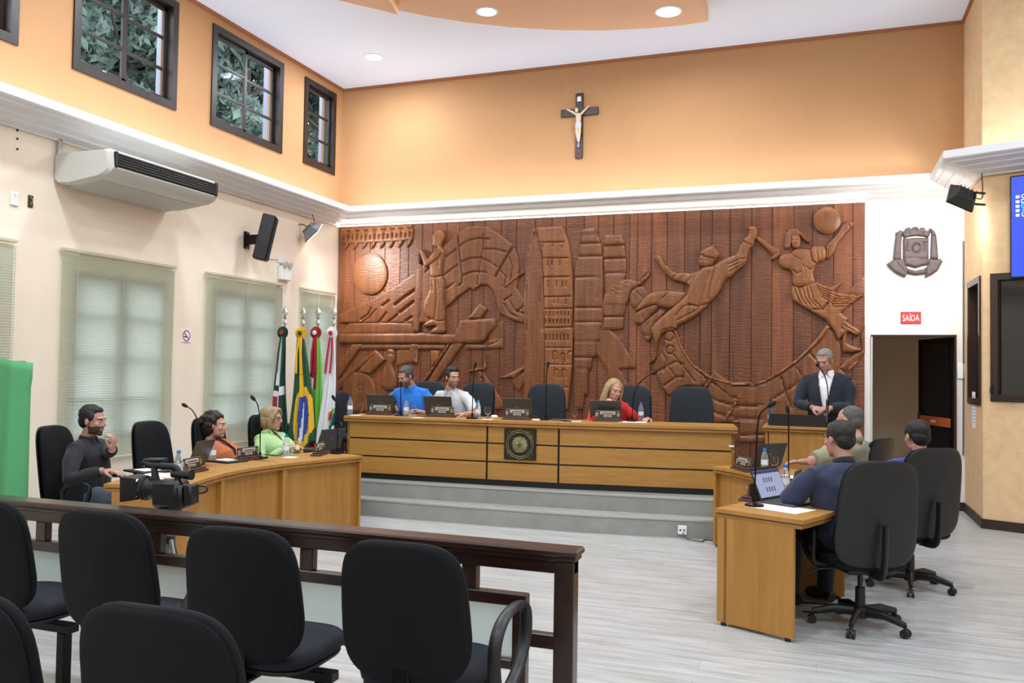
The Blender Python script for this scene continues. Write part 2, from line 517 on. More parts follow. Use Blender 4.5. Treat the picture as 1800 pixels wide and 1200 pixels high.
# crown strip where upper walls meet the ceiling
cp = [(0, ZC - .035), (.02, ZC - .035), (.03, ZC - .001), (0, ZC - .001)]
offs = [offset_path(PATH, d) for d, z in cp]
struct('trim_2', MB().loft([[offs[k][i] + Vector((0, 0, cp[k][1])) for k in range(4)] for i in range(len(PATH))]), mat('crown_brown', '#9A5F3B', .7))
# baseboard along booth and white wall
cp = [(0, 0), (.018, 0), (.018, .10), (0, .10)]
bp_ = [Vector((DX1 + .02, YB, 0)), Vector((1.643, YB, 0)), BS.copy(), BS + BD * 4.6]
offs = [offset_path(bp_, d) for d, z in cp]
struct('baseboard_booth', MB().loft([[offs[k][i] + Vector((0, 0, cp[k][1])) for k in range(4)] for i in range(len(bp_))]), M_BASEBOARD)

# LED strips in the cove
M_LEDW = mat('led_warm', '#FFFFFF', .5, emit=(.74, .87, 1.0), estr=COVE_UP)
M_LEDC = mat('led_cool', '#FFFFFF', .5, emit=(1.0, .93, .80), estr=COVE_DOWN)
def strip(name, a, b, w, m, label, up=True):
    a, b = Vector(a), Vector(b); t = (b - a).normalized(); n = Vector((t.y, -t.x, 0)) * w / 2; h = Vector((0, 0, .012))
    mb = MB(); mb.add([a - n, a + n, b + n, b - n, a - n + h, a + n + h, b + n + h, b - n + h],
                      [(3, 2, 1, 0), (4, 5, 6, 7), (0, 1, 5, 4), (1, 2, 6, 5), (2, 3, 7, 6), (3, 0, 4, 7)])
    return tag(obj(name, mb, m, None, 0), label, 'light strip')
of = offset_path(PATH, .325)
z = Vector((0, 0, 3.898))
strip('led_strip', of[0] + z, of[1] + z, .05, M_LEDW, 'warm light strip hidden on the cornice below the clerestory windows')
strip('led_strip', of[1] + z, of[2] + z + Vector((.0, 0, 0)), .05, M_LEDW, 'warm light strip hidden on the cornice below the crucifix')
strip('led_strip', of[3] + z, of[4] + z, .05, M_LEDW, 'warm light strip hidden on the cornice above the blue screen')
strip('led_strip', (X0 + .05, YB - .165, 3.702), (.54, YB - .165, 3.702), .018, M_LEDC, 'thin white light strip along the top of the carved mural')

# dais: two steps
def zpt(px, py, z):
    p = onz(px, py, z); return (p.x, p.y)
S1, S2 = .178, .345
lo = [(X0, 8.02), zpt(634, 876, S1), zpt(855, 892, S1), zpt(1040, 904.5, S1), zpt(1255, 915, S1)]
dx = lo[-1]; lo += [(.40, dx[1] + .22), (.40, YB), (X0, YB)]
hi = [(X0, 8.22), zpt(634, 843.5, S2), zpt(855, 856, S2), zpt(1040, 866.5, S2), zpt(1255, 878, S2)]
hi += [(-.62, hi[-1][1] + .03), (-.58, YB - .07), (X0, YB - .07)]
struct('floor_dais_step', MB().prism(lo, 0.0, S1), M_GREYCONC)
struct('floor_dais', MB().prism(hi, S1, S2), M_GREYCONC)
M_NOSE = mat('nosing', '#B9B9B4', .4, .3)
for nm, poly, z in (('trim_3', lo, S1), ('trim_4', hi, S2)):
    mb = MB()
    pts = [Vector((p[0], p[1] - .008, z - .006)) for p in poly[:5 if nm == 'trim_3' else 6]]
    for a, b in zip(pts[:-1], pts[1:]):
        t = (b - a).normalized(); n = Vector((-t.y, t.x, 0))
        q = [a, b, b + n * .045, a + n * .045]
        mb.add([p + Vector((0, 0, -.01)) for p in q] + [p + Vector((0, 0, .01)) for p in q],
               [(3, 2, 1, 0), (4, 5, 6, 7), (0, 1, 5, 4), (1, 2, 6, 5), (2, 3, 7, 6), (3, 0, 4, 7)])
    struct(nm, mb, M_NOSE)

# ------------------------------------------------------------------ clerestory windows
M_PANE = mat('window_pane', '#FFFFFF', .01, trans=1.0, ior=1.05)
M_WFRAME = wood('window_brown', '#1E1512', '#2E211C', .45, (6, 6, 1), .04)
for n, (a, b) in enumerate(CW):
    w = struct_empty('window_%d' % (n + 1), (0, 0, 0))
    window_frame(w, PL, (a, b, CZ0, CZ1), .085, .02, .14, M_WFRAME)
    ncol = 2 if b - a > 1 else 1
    ia, ib, ic, id_ = a + .085, b - .085, CZ0 + .085, CZ1 - .085
    cw = (ib - ia) / ncol; rh = (id_ - ic) / 3
    for c in range(ncol):
        ca, cb_ = ia + c * cw, ia + (c + 1) * cw
        # sash
        off = .03 + .035 * c
        for (u0, u1, z0, z1) in ((ca, cb_, ic, ic + .05), (ca, cb_, id_ - .05, id_), (ca, ca + .05, ic, id_), (cb_ - .05, cb_, ic, id_)):
            obj('sash', MB().box((X0 - .02 - off, (u0 + u1) / 2, (z0 + z1) / 2), (.035, u1 - u0, z1 - z0), .004), M_WFRAME, w, 0)
        for k in (1, 2):
            obj('glazing_bar', MB().box((X0 - .02 - off, (ca + cb_) / 2, ic + rh * k), (.03, cw - .09, .032), .004), M_WFRAME, w, 0)
        for k in range(3):
            obj('pane', MB().box((X0 - .022 - off, (ca + cb_) / 2, ic + rh * (k + .5)), (.005, cw - .08, rh - .02)), M_PANE, w, 0)
        lt = obj('latch', MB().box((X0 - .0 - off, ca + cw * .55, ic + .03), (.02, .05, .02), .004), M_STEEL, w, 0)
# lower windows, frosted by daylight behind the blinds
M_FROSTPANE = mat('lower_pane', '#F3F6F5', .35, trans=.9, ior=1.2)
M_LFRAME = mat('lower_window_frame', '#6A5C48', .6)
for n, (a, b) in enumerate(LW):
    w = struct_empty('window_%d' % (n + 5), (0, 0, 0))
    window_frame(w, PL, (a, b, LZ0, LZ1), .07, -.04, .16, M_LFRAME)
    m = (a + b) / 2
    if b - a > 1:
        obj('mullion', MB().box((X0 - .10, m, (LZ0 + LZ1) / 2), (.06, .16, LZ1 - LZ0 - .1)), M_LFRAME, w, 0)
    for k in (1, 2, 3):
        obj('glazing_bar', MB().box((X0 - .10, m, LZ0 + (LZ1 - LZ0) * k / 4), (.05, b - a - .1, .05)), M_LFRAME, w, 0)
    obj('pane', MB().box((X0 - .115, m, (LZ0 + LZ1) / 2), (.006, b - a - .1, LZ1 - LZ0 - .1)), M_FROSTPANE, w, 0)

# ------------------------------------------------------------------ recessed downlights
M_DLTRIM = mat('downlight_ring', '#F4F4F4', .4)
M_DLGLOW = mat('downlight_disc', '#FFFFFF', .5, emit=(1, .97, .92), estr=30)
def downlight(p, zc, label, power=DOWNLIGHT_W, r=.105):
    t = thing('downlight', label, 'ceiling light', (p[0], p[1], zc), 0, 'recessed ceiling downlights')
    obj('ring', MB().lathe([(r, -.001), (r + .03, -.001), (r + .03, -.008), (r + .005, -.014), (r, -.008)], 28), M_DLTRIM, t)
    obj('lens', MB().lathe([(0, -.004), (r, -.004), (r, -.009), (0, -.011)], 28), M_DLGLOW, t)
    ld = bpy.data.lights.new('downlight_lamp', 'AREA'); ld.shape = 'DISK'; ld.size = .30; ld.energy = power; ld.color = (.77, .895, 1.0)
    lo_ = bpy.data.objects.new('lamp', ld); COL.objects.link(lo_); lo_.parent = t; lo_.location = (0, 0, -.03)
    return t
p = onz(657, 99.5, ZC); downlight(p, ZC, 'round downlight in the white ceiling near the corner by the crucifix wall')
p = onz(856, 19.5, Z1); downlight(p, Z1, 'dimmer downlight in the orange ceiling panel, left of the two there')
p = onz(1175, 19.5, Z1); downlight(p, Z1, 'bright downlight at the right end of the orange ceiling panel', r=.13)
DLX = [(-5.5, 7.0), (-5.2, 5.0), (-5.2, 1.2), (-2.6, 4.6), (-2.6, 1.0), (0.2, 5.2), (.2, 1.2), (2.1, 7.6), (1.7, 4.4), (3.4, 1.8), (-4.6, -2.5), (-.6, -2.5), (3.2, -2.5)]  # unseen downlights added for fill, some to brighten left wall and right floor
DLN = ['blinds and the left desks', 'left desks', 'left end of the audience seats', 'open floor of the chamber', 'railing', 'right desks', 'photographer', 'screen booth', 'aisle right of the desks', 'right side aisle',
       'left rear corner', 'middle of the rear rows', 'right rear corner']
for (x, y) in DLX:
    zz = ZC
    if -4.9 < x < .6 and 2.0 < y < 6.5: zz = Z1
    if -5.6 < x < -2.9 and 2.4 < y < 6.3: zz = Z2
    downlight((x, y), zz, 'added unseen downlight in the ceiling above the ' + DLN[DLX.index((x, y))])
# ================================================================== CARVED MURAL
def world_in(root):
    return (tr(*root.location) @ rz(root.rotation_euler.z)).inverted()

def wood_carved(name, c1, c2, rnd, chis=.5, rough=.42):
    m = bpy.data.materials.new(name); m.use_nodes = True
    nt = m.node_tree; p = nt.nodes['Principled BSDF']; L = nt.links
    tc = nt.nodes.new('ShaderNodeTexCoord'); oi = nt.nodes.new('ShaderNodeObjectInfo')
    ml = nt.nodes.new('ShaderNodeMath'); ml.operation = 'MULTIPLY'; ml.inputs[1].default_value = 53.0
    L.new(oi.outputs['Random'], ml.inputs[0])
    ad = nt.nodes.new('ShaderNodeVectorMath'); ad.operation = 'ADD'
    L.new(tc.outputs['Object'], ad.inputs[0]); L.new(ml.outputs[0], ad.inputs[1])
    m1 = nt.nodes.new('ShaderNodeMapping'); m1.inputs['Scale'].default_value = (9, 9, .7); L.new(ad.outputs[0], m1.inputs[0])
    n1 = nt.nodes.new('ShaderNodeTexNoise'); n1.inputs['Scale'].default_value = 1.6; n1.inputs['Detail'].default_value = 6; n1.inputs['Distortion'].default_value = .5
    L.new(m1.outputs[0], n1.inputs['Vector'])
    cr = nt.nodes.new('ShaderNodeValToRGB'); cr.color_ramp.elements[0].position = .28; cr.color_ramp.elements[1].position = .72
    cr.color_ramp.elements[0].color = (*lin(c1), 1); cr.color_ramp.elements[1].color = (*lin(c2), 1)
    L.new(n1.outputs[0], cr.inputs[0])
    hv = nt.nodes.new('ShaderNodeHueSaturation'); mr = nt.nodes.new('ShaderNodeMapRange')
    mr.inputs[3].default_value = 1 - rnd; mr.inputs[4].default_value = 1 + rnd
    L.new(oi.outputs['Random'], mr.inputs[0]); L.new(mr.outputs[0], hv.inputs['Value']); L.new(cr.outputs[0], hv.inputs['Color'])
    L.new(hv.outputs[0], p.inputs['Base Color'])
    p.inputs['Roughness'].default_value = rough
    # short horizontal chisel marks
    m2 = nt.nodes.new('ShaderNodeMapping'); m2.inputs['Scale'].default_value = (14, 14, 62); L.new(tc.outputs['Object'], m2.inputs[0])
    n2 = nt.nodes.new('ShaderNodeTexNoise'); n2.inputs['Scale'].default_value = 1.0; n2.inputs['Detail'].default_value = 2
    L.new(m2.outputs[0], n2.inputs['Vector'])
    bp = nt.nodes.new('ShaderNodeBump'); bp.inputs['Strength'].default_value = chis; bp.inputs['Distance'].default_value = .012
    L.new(n2.outputs[0], bp.inputs['Height']); L.new(bp.outputs[0], p.inputs['Normal'])
    MATS[name] = m
    return m
M_PLANK = wood_carved('mural_plank_wood', '#572B16', '#7F4724', .30, .6)
M_RELIEF = wood_carved('mural_relief_wood', '#5B3017', '#804A22', .08, .4)
M_RELIEFL = wood_carved('mural_relief_light', '#673819', '#8B5326', .06, .35)

mural = thing('carved_mural', 'carved brown wooden relief mural covering the wall behind the head table', 'mural', (-3.18, YB, S2))
MINV = world_in(mural)
YF = YB - .05
seams = [597.6, 624, 650, 676, 703, 718, 741, 760, 784, 806, 830, 851, 880, 907, 940, 969, 994, 1026, 1051, 1078, 1106, 1120, 1145,
         1172, 1203, 1231, 1251, 1283, 1321, 1357, 1395, 1428, 1465, 1499, 1521]
random.seed(4)
sx = [X0 + .012] + [ony(s, 480, YF).x for s in seams[1:-1]] + [.545]
for a, b in zip(sx[:-1], sx[1:]):
    j = random.uniform(-.004, .004)
    mb = MB(MINV); mb.box(((a + b) / 2, YF + .025 + j, (S2 + 3.715) / 2), (b - a - .004, .05, 3.715 - S2), .005)
    obj('plank', mb, M_PLANK, mural, 0)

CROP = {1: (590, 380, 5.454), 2: (770, 380, 5.454), 3: (920, 360, 5.454), 4: (1100, 380, 5.454), 5: (1290, 350, 5.454),
        6: (590, 540, 5.454), 7: (1090, 560, 5.454), 8: (1290, 560, 5.454), 9: (820, 560, 7.5), 10: (1540, 380, 10.0)}
def C(k, pts):
    x, y, s = CROP[k]
    return [(x + p[0] / s, y + p[1] / s) for p in pts]
def E_(k, cx, cy, rx_, ry_, n=28, a0=0, a1=360):
    return C(k, [(cx + rx_ * math.cos(R(a0 + (a1 - a0) * i / n)), cy + ry_ * math.sin(R(a0 + (a1 - a0) * i / n))) for i in range(n)])

def seg_dist(P, A, B):
    """distance from points P (n,2) to segments A->B (m,2): min over segments"""
    D = B - A; L2 = (D ** 2).sum(1) + 1e-12
    t = ((P[:, None, :] - A[None]) * D[None]).sum(2) / L2
    t = np.clip(t, 0, 1)
    q = A[None] + t[..., None] * D[None]
    return np.sqrt(((P[:, None, :] - q) ** 2).sum(2)).min(1)
def inside(P, V):
    x, y = P[:, 0], P[:, 1]; r = np.zeros(len(P), bool); n = len(V); j = n - 1
    for i in range(n):
        c = ((V[i, 1] > y) != (V[j, 1] > y)) & (x < (V[j, 0] - V[i, 0]) * (y - V[i, 1]) / (V[j, 1] - V[i, 1] + 1e-12) + V[i, 0])
        r ^= c; j = i
    return r
def smooth_poly(pts, it=1):
    for _ in range(it):
        out = []
        for i in range(len(pts)):
            a = pts[i]; b = pts[(i + 1) % len(pts)]
            out.append((a[0] * .75 + b[0] * .25, a[1] * .75 + b[1] * .25)); out.append((a[0] * .25 + b[0] * .75, a[1] * .25 + b[1] * .75))
        pts = out
    return pts

def relief(name, outline, h, w, parent, m, grooves=(), yf=None, s=.022, edge=.68, sm=1, base=0.0, dome=None):
    """raised carving from an outline in photo pixels lying on the plane y = yf"""
    yf = YF if yf is None else yf
    if sm: outline = smooth_poly(outline, sm)
    V = np.array([(p.x, p.z) for p in (ony(a, b, yf) for a, b in outline)])
    # resample
    pts = []
    for i in range(len(V)):
        a, b = V[i], V[(i + 1) % len(V)]
        n = max(1, int(np.ceil(np.linalg.norm(b - a) / (s * 1.4))))
        for k in range(n): pts.append(a + (b - a) * k / n)
    B = np.array(pts); nb = len(B)
    lo_, hi_ = B.min(0), B.max(0)
    gx, gz = np.meshgrid(np.arange(lo_[0], hi_[0], s), np.arange(lo_[1], hi_[1], s))
    G = np.stack([gx.ravel(), gz.ravel()], 1)
    G[:, 0] += (np.arange(len(G)) % 2) * s * .1
    if len(G):
        G = G[inside(G, B)]
    if len(G): G = G[seg_dist(G, B, np.roll(B, -1, 0)) > s * .5]
    allp = [Vector((float(a), float(b))) for a, b in np.concatenate([B, G])] if len(G) else [Vector((float(a), float(b))) for a, b in B]
    vs, es, fs, *_ = delaunay_2d_cdt(allp, [], [list(range(nb))], 1, 1e-5)
    Q = np.array([(v.x, v.y) for v in vs])
    d = seg_dist(Q, B, np.roll(B, -1, 0))
    t = np.clip(d / w, 0, 1)
    h = h * .9
    hh = h * (edge + (1 - edge) * np.sqrt(1 - (1 - t) ** 2))
    for g, gw, gd in grooves:
        gp = np.array([(p.x, p.z) for p in (ony(a, b, yf) for a, b in g)])
        if len(gp) < 2: continue
        gdist = seg_dist(Q, gp[:-1], gp[1:])
        hh -= gd * np.exp(-(gdist / gw) ** 2)
    hh = np.maximum(hh, .001) + base
    cnt = {}
    for f in fs:
        for i in range(len(f)):
            e = (f[i], f[(i + 1) % len(f)]); cnt[e] = 1
    mb = MB(MINV if parent is mural else world_in(parent))
    verts = [(Q[i, 0], yf - hh[i], Q[i, 1]) for i in range(len(Q))]
    faces = [tuple(f) for f in fs]
    bd = [e for e in cnt if (e[1], e[0]) not in cnt]
    mp = {}
    for e in bd:
        for i in e:
            if i not in mp:
                mp[i] = len(verts); verts.append((Q[i, 0], yf + .004, Q[i, 1]))
    faces += [(e[1], e[0], mp[e[0]], mp[e[1]]) for e in bd]
    mb.add(verts, faces)
    return obj(name, mb, m, parent, 50)

def G_(k, pts, w=.012, d=.02): return (C(k, pts), w, d)

# --- upper left: sun, frieze of hooks, harvest arc
relief('carved_sun', E_(1, 335, 550, 165, 200, 36), .05, .28, mural, M_RELIEFL, [G_(1, [(328, 340), (320, 760)], .006, .012)], sm=0)
holes = []
for i in range(8):
    x = 128 + 85 * i; y = 152 - 5 * i
    holes += [G_(1, [(x - 14, y - 4), (x, y + 6), (x + 14, y - 4)], .016, .03), G_(1, [(x, y + 38), (x - 4, y + 78)], .014, .035),
              G_(1, [(x - 42, y + 50), (x - 46, y + 80)], .010, .03)]
relief('carved_frieze', C(1, [(48, 122), (740, 78), (748, 130), (742, 225), (600, 240), (400, 250), (200, 262), (60, 262)]), .04, .03, mural, M_RELIEFL, holes, sm=0, s=.0105)
for i in range(8):
    x = 100 + 86 * i; y = 330 - 4 * i
    relief('carved_hook', C(1, [(x - 22, y - 2), (x + 4, y - 10), (x + 30, y - 55), (x + 40, y - 95), (x + 8, y - 98), (x - 2, y - 45)]), .045, .03, mural, M_RELIEF, sm=1)
stripe = [G_(1, [(1060, 395), (1165, 320)]), G_(1, [(1035, 575), (1180, 470)]), G_(1, [(870, 540), (910, 490)]), G_(1, [(1065, 700), (1140, 645)]),
          G_(1, [(575, 850), (670, 775), (765, 710)], .018, .035), G_(1, [(620, 925), (755, 820)], .018, .035), G_(1, [(680, 1005), (740, 965)], .016, .03),
          G_(1, [(455, 860), (520, 810)], .014, .03), G_(1, [(430, 1010), (495, 925)], .016, .03), G_(1, [(515, 1015), (600, 945)], .014, .03),
          G_(1, [(250, 990), (320, 940), (350, 880)], .012, .025), G_(1, [(270, 1015), (340, 960), (400, 890)], .010, .02),
          G_(2, [(195, 150), (210, 330), (235, 570), (235, 640), (205, 670)], .012, .03), G_(2, [(440, 180), (435, 330), (420, 400), (390, 600), (385, 660)], .010, .022),
          G_(2, [(215, 285), (300, 235), (400, 215), (510, 225)]), G_(2, [(228, 440), (320, 405), (420, 400), (500, 440), (570, 490)]),
          G_(2, [(450, 315), (560, 320), (660, 345)]), G_(2, [(240, 575), (320, 540), (400, 530), (470, 545)]),
          G_(2, [(720, 300), (640, 430), (555, 585)], .014, .03), G_(2, [(690, 400), (720, 500), (700, 640)]), G_(2, [(610, 530), (660, 590), (640, 680)]),
          G_(2, [(640, 810), (710, 765)]), G_(2, [(640, 840), (690, 930), (760, 965)]), G_(2, [(680, 800), (740, 900), (900, 970)]), G_(2, [(760, 920), (840, 850)])]
relief('carved_harvest_arc', C(1, [(45, 945), (340, 805), (610, 650), (780, 530), (1040, 295), (1180, 160)]) +
       C(2, [(280, 105), (380, 90), (480, 103), (600, 175), (735, 290), (775, 400), (780, 520), (760, 690), (850, 830), (910, 960), (915, 1000), (810, 1022),
             (700, 990), (600, 935), (560, 820), (540, 720), (490, 665), (420, 655), (385, 680), (350, 712), (310, 690), (200, 770), (80, 880)]) +
       C(1, [(1050, 1020), (45, 1020)]), .04, .03, mural, M_RELIEF, stripe, s=.011, sm=0)
relief('carved_rod', C(2, [(640, 670), (820, 520), (832, 545), (655, 690)]), .06, .02, mural, M_RELIEFL, sm=0)
# man with the long saw
relief('carved_saw', C(1, [(785, 495), (850, 490), (845, 700), (825, 900), (805, 1110), (745, 1110)]), .055, .02, mural, M_RELIEF, sm=0)
for i in range(24):
    t = i / 23; x = 850 - 45 * t; y = 500 + 600 * t
    relief('saw_tooth', C(1, [(x, y), (x + 16, y + 5), (x, y + 14)]), .05, .01, mural, M_DARKWOOD, sm=0, s=.05)
relief('carved_saw_handle', C(1, [(800, 345), (835, 340), (826, 455), (803, 460)]), .05, .03, mural, M_DARKWOOD)
relief('carved_man', C(1, [(945, 235), (935, 215), (950, 165), (985, 135), (1030, 138), (1062, 175), (1060, 225), (1035, 262), (1022, 300), (1060, 332),
                           (1055, 390), (1035, 470), (1030, 570), (1065, 650), (1055, 720), (1057, 860), (1065, 940), (1060, 1030), (1070, 1115), (1000, 1128), (920, 1120),
                           (930, 1095), (985, 1055), (960, 1048), (870, 1062), (848, 1047), (890, 1008), (945, 985), (865, 960), (850, 850), (900, 740), (920, 690), (912, 600), (920, 510),
                           (905, 480), (930, 400), (1000, 308), (970, 300), (935, 285), (940, 260)]), .085, .07, mural, M_RELIEFL,
       [G_(1, [(925, 585), (985, 590), (1035, 570)]), G_(1, [(975, 600), (985, 780), (965, 980)]), G_(1, [(1000, 600), (1020, 700)], .008, .012), G_(1, [(950, 610), (945, 720)], .008, .012),
        G_(1, [(945, 990), (1000, 1010), (1060, 1000)], .008, .015), G_(1, [(1010, 420), (1000, 500)], .008, .012), G_(1, [(900, 860), (880, 960)], .008, .012)], s=.0105)
relief('carved_arm', C(1, [(1010, 310), (1045, 345), (1020, 400), (905, 492), (870, 495), (850, 430), (830, 360), (810, 335), (822, 315), (850, 322), (880, 370), (900, 425), (950, 350)]), .105, .04, mural, M_RELIEFL, s=.0105)
# timber, logs and beams
relief('carved_beam', C(1, [(140, 1022), (740, 1022), (745, 1118), (50, 1128)]), .03, .03, mural, M_RELIEF, sm=0)
relief('carved_log', C(6, [(45, 252), (820, 246), (1070, 258), (1150, 262)]) + C(9, [(-60, 20), (395, 0), (408, 90), (240, 300), (190, 318), (0, 322)]) + C(6, [(1150, 350), (40, 345)]),
       .065, .03, mural, M_RELIEF, [(C(1, [(50, 1130), (800, 1125)]), .01, .012)], sm=0)
relief('carved_plank_end', C(9, [(300, 150), (490, 10), (495, 260), (300, 350)]), .025, .03, mural, M_RELIEF, [], sm=0)
relief('carved_rail', C(6, [(250, 352), (1060, 356), (1050, 402), (245, 400)]), .04, .02, mural, M_RELIEF, sm=0)
relief('carved_rail', C(9, [(-10, 332), (290, 352), (300, 280), (490, 258), (490, 385), (-10, 402)]), .035, .02, mural, M_RELIEF, [G_(9, [(300, 350), (440, 290)], .01, .02)], sm=0)
relief('carved_beam', C(2, [(295, 980), (410, 832), (480, 890), (415, 985)]), .05, .02, mural, M_RELIEF, sm=0)
for pl in ([(165, 352), (270, 350), (30, 690), (25, 560)], [(395, 402), (415, 440), (195, 615), (30, 800), (25, 710)], [(405, 415), (485, 500), (340, 640), (215, 618)],
           [(1110, 280), (1140, 300), (900, 660), (840, 740), (800, 760), (1050, 405)], [(1150, 300), (1232, 350), (930, 785), (870, 745)]):
    relief('carved_beam', C(6, pl), .05, .03, mural, M_RELIEF, sm=0)
relief('carved_block', C(6, [(915, 415), (1000, 415), (985, 495), (925, 560)]), .03, .02, mural, M_RELIEFL, sm=0)
relief('carved_block', C(6, [(720, 347), (800, 347), (790, 530), (710, 530)]), .045, .02, mural, M_RELIEF, [G_(6, [(775, 400), (775, 500)], .01, .02)], sm=0)
relief('carved_block', C(6, [(600, 402), (715, 402), (705, 525), (580, 560)]), .02, .02, mural, M_RELIEF, sm=0)
relief('carved_bust', C(6, [(500, 412), (540, 395), (578, 420), (572, 520), (545, 548), (600, 680), (590, 790), (450, 790), (460, 590), (502, 540), (488, 470)]), .06, .05, mural, M_RELIEF,
       [G_(6, [(510, 450), (565, 450)], .008, .012), G_(6, [(530, 500), (560, 500)], .008, .012)])
relief('carved_millstone', C(6, [(60, 640), (150, 622), (240, 618), (310, 640), (365, 700), (395, 790), (400, 1000), (100, 1000)]), .04, .05, mural, M_RELIEF, [(E_(6, 245, 770, 28, 28, 12), .01, .015)])
relief('carved_ledge', C(9, [(30, 680), (240, 635), (245, 470), (270, 640), (245, 662), (40, 702)]), .05, .015, mural, M_RELIEFL, sm=0)
relief('carved_toothed_bar', C(9, [(165, 690), (215, 690), (215, 1190), (165, 1190)]), .035, .012, mural, M_RELIEF, [G_(9, [(195, 700 + 28 * i), (215, 700 + 28 * i)], .006, .03) for i in range(17)], sm=0)
relief('carved_wedge', C(9, [(225, 690), (330, 850), (510, 1120), (480, 1190), (300, 1190), (230, 900)]), .04, .03, mural, M_RELIEF, [G_(9, [(330, 850), (300, 1180)], .008, .01)], sm=0)
relief('carved_blade', C(9, [(430, 782), (560, 728), (770, 622), (772, 655), (640, 790), (600, 772)]), .05, .02, mural, M_RELIEFL, sm=0)
relief('carved_blade', C(9, [(600, 800), (780, 690), (790, 800), (690, 960), (640, 900)]), .03, .03, mural, M_RELIEF, sm=0)
# towers
relief('carved_prow', C(3, [(108, 215), (126, 240), (178, 450), (198, 700), (205, 1000), (200, 1200)]) + C(9, [(1038, 60), (1032, 1190), (770, 1190), (772, 60)]) + C(3, [(12, 1200), (15, 900), (40, 480), (85, 265)]),
       .05, .03, mural, M_RELIEF, [G_(3, [(105, 270), (60, 480), (40, 900), (35, 1200)], .012, .02), G_(3, [(115, 270), (155, 450), (175, 700), (180, 1200)], .012, .02),
                                   G_(9, [(800, 70), (800, 1180)], .01, .015), G_(9, [(885, 60), (885, 1180)], .01, .015)], sm=0)
tw = [G_(3, [(165, 365), (400, 360)], .009), G_(3, [(195, 515), (435, 512)], .009), G_(3, [(200, 697), (445, 690)], .009), G_(3, [(205, 887), (460, 880)], .009), G_(3, [(210, 1000), (470, 995)], .009),
      G_(3, [(215, 1180), (470, 1175)], .009), G_(9, [(1040, 385), (1390, 385)], .008, .015), G_(9, [(1040, 605), (1390, 610)], .008, .015), G_(9, [(1100, 900), (1350, 905)], .008, .015)]
for (x, y, hh) in ((195, 390, 25), (290, 385, 20), (380, 395, 20), (245, 540, 50), (285, 535, 45), (360, 540, 45), (250, 730, 60), (330, 730, 60), (385, 740, 50), (420, 735, 50),
                   (310, 900, 45), (345, 900, 45), (420, 905, 45)):
    tw.append(G_(3, [(x, y), (x - 4, y + hh)], .008, .02))
for i in range(7):
    tw.append(G_(3, [(230 + 36 * i, 1030), (226 + 36 * i, 1065)], .008, .02)); tw.append(G_(3, [(225 + 36 * i, 1105), (225 + 36 * i, 1140)], .009, .028))
    tw.append(G_(9, [(1060 + 48 * i, 215), (1060 + 48 * i, 285)], .009, .024))
for x, y in ((1150, 430), (1250, 460), (1350, 430), (1170, 670), (1270, 670)):
    tw.append(G_(9, [(x, y + 110), (x, y + 20), (x + 30, y), (x + 55, y + 20), (x + 55, y + 110)], .008, .016))
relief('carved_church_tower', C(3, [(122, 218), (385, 205), (402, 240), (450, 380), (475, 560), (487, 900), (472, 1200)]) + C(9, [(1418, 60), (1402, 640), (1345, 1190), (1045, 1190), (1040, 60)]) +
       C(3, [(208, 1000), (202, 700), (182, 450), (130, 240)]), .06, .03, mural, M_RELIEFL, tw, s=.0105, sm=0)
relief('carved_tall_house', C(3, [(570, 235), (690, 225), (745, 350), (765, 500), (770, 970), (770, 1130), (740, 1200)]) + C(9, [(1770, 290), (1722, 300), (1712, 510), (1660, 520), (1650, 670), (1610, 690), (1600, 1000),
       (1560, 1000), (1540, 1190), (1425, 1190), (1420, 60)]) + C(3, [(490, 980), (495, 640), (520, 490)]), .05, .03, mural, M_RELIEF,
       [G_(3, [(560, 292), (725, 285)], .009), G_(3, [(530, 375), (745, 370)], .009), G_(3, [(510, 495), (760, 492)], .009), G_(3, [(495, 700), (740, 698)], .009), G_(3, [(495, 990), (770, 985)], .009),
        G_(3, [(495, 1130), (770, 1128)], .009), G_(9, [(1425, 295), (1720, 295)], .008), G_(9, [(1425, 510), (1710, 510)], .008), G_(9, [(1470, 670), (1650, 670)], .008), G_(3, [(710, 300), (715, 900)], .009, .012)], sm=0)
relief('carved_stacked_house', C(3, [(780, 290), (950, 285), (975, 370), (988, 520), (990, 660), (970, 700), (985, 960), (965, 1080), (960, 1190), (900, 1198), (760, 1198), (772, 1070), (750, 960), (790, 870), (788, 700), (770, 520), (774, 380)]),
       .045, .02, mural, M_RELIEF, [G_(3, [(770, 392), (985, 385)], .01, .03), G_(3, [(772, 520), (990, 515)], .01, .03), G_(3, [(775, 662), (990, 658)], .01, .03), G_(3, [(770, 1075), (975, 1072)], .01, .02), G_(3, [(860, 290), (862, 1190)], .006, .008)], sm=0)
relief('carved_gable', C(9, [(1600, 300), (1800, 60)]) + C(7, [(-10, 180), (150, 440), (148, 482), (10, 490), (60, 600), (180, 800), (-60, 900), (-120, 500)]), .03, .03, mural, M_RELIEF,
       [G_(7, [(0, 490), (148, 482)], .012, .02)], sm=0)
relief('carved_horn', C(3, [(790, 838), (850, 760), (980, 712), (1095, 728), (1105, 780), (1020, 830), (1002, 960), (920, 972), (760, 960)]), .05, .04, mural, M_RELIEFL,
       [G_(3, [(800, 840), (900, 770), (1060, 735)], .008, .015), G_(3, [(820, 850), (900, 815), (1000, 800)], .008, .015), G_(3, [(860, 870), (960, 850)], .008, .015)])
relief('carved_bellows', C(3, [(1085, 748), (1205, 628), (1222, 650), (1140, 765), (1100, 780)]), .06, .02, mural, M_RELIEFL, [G_(3, [(1120, 740), (1195, 655)], .014, .04)], sm=0)
relief('carved_basket', C(3, [(1020, 835), (1130, 770), (1205, 840), (1180, 900), (1090, 1000), (1030, 960)]), .045, .03, mural, M_RELIEF, [G_(3, [(1050, 800), (1150, 900)], .008, .01)])
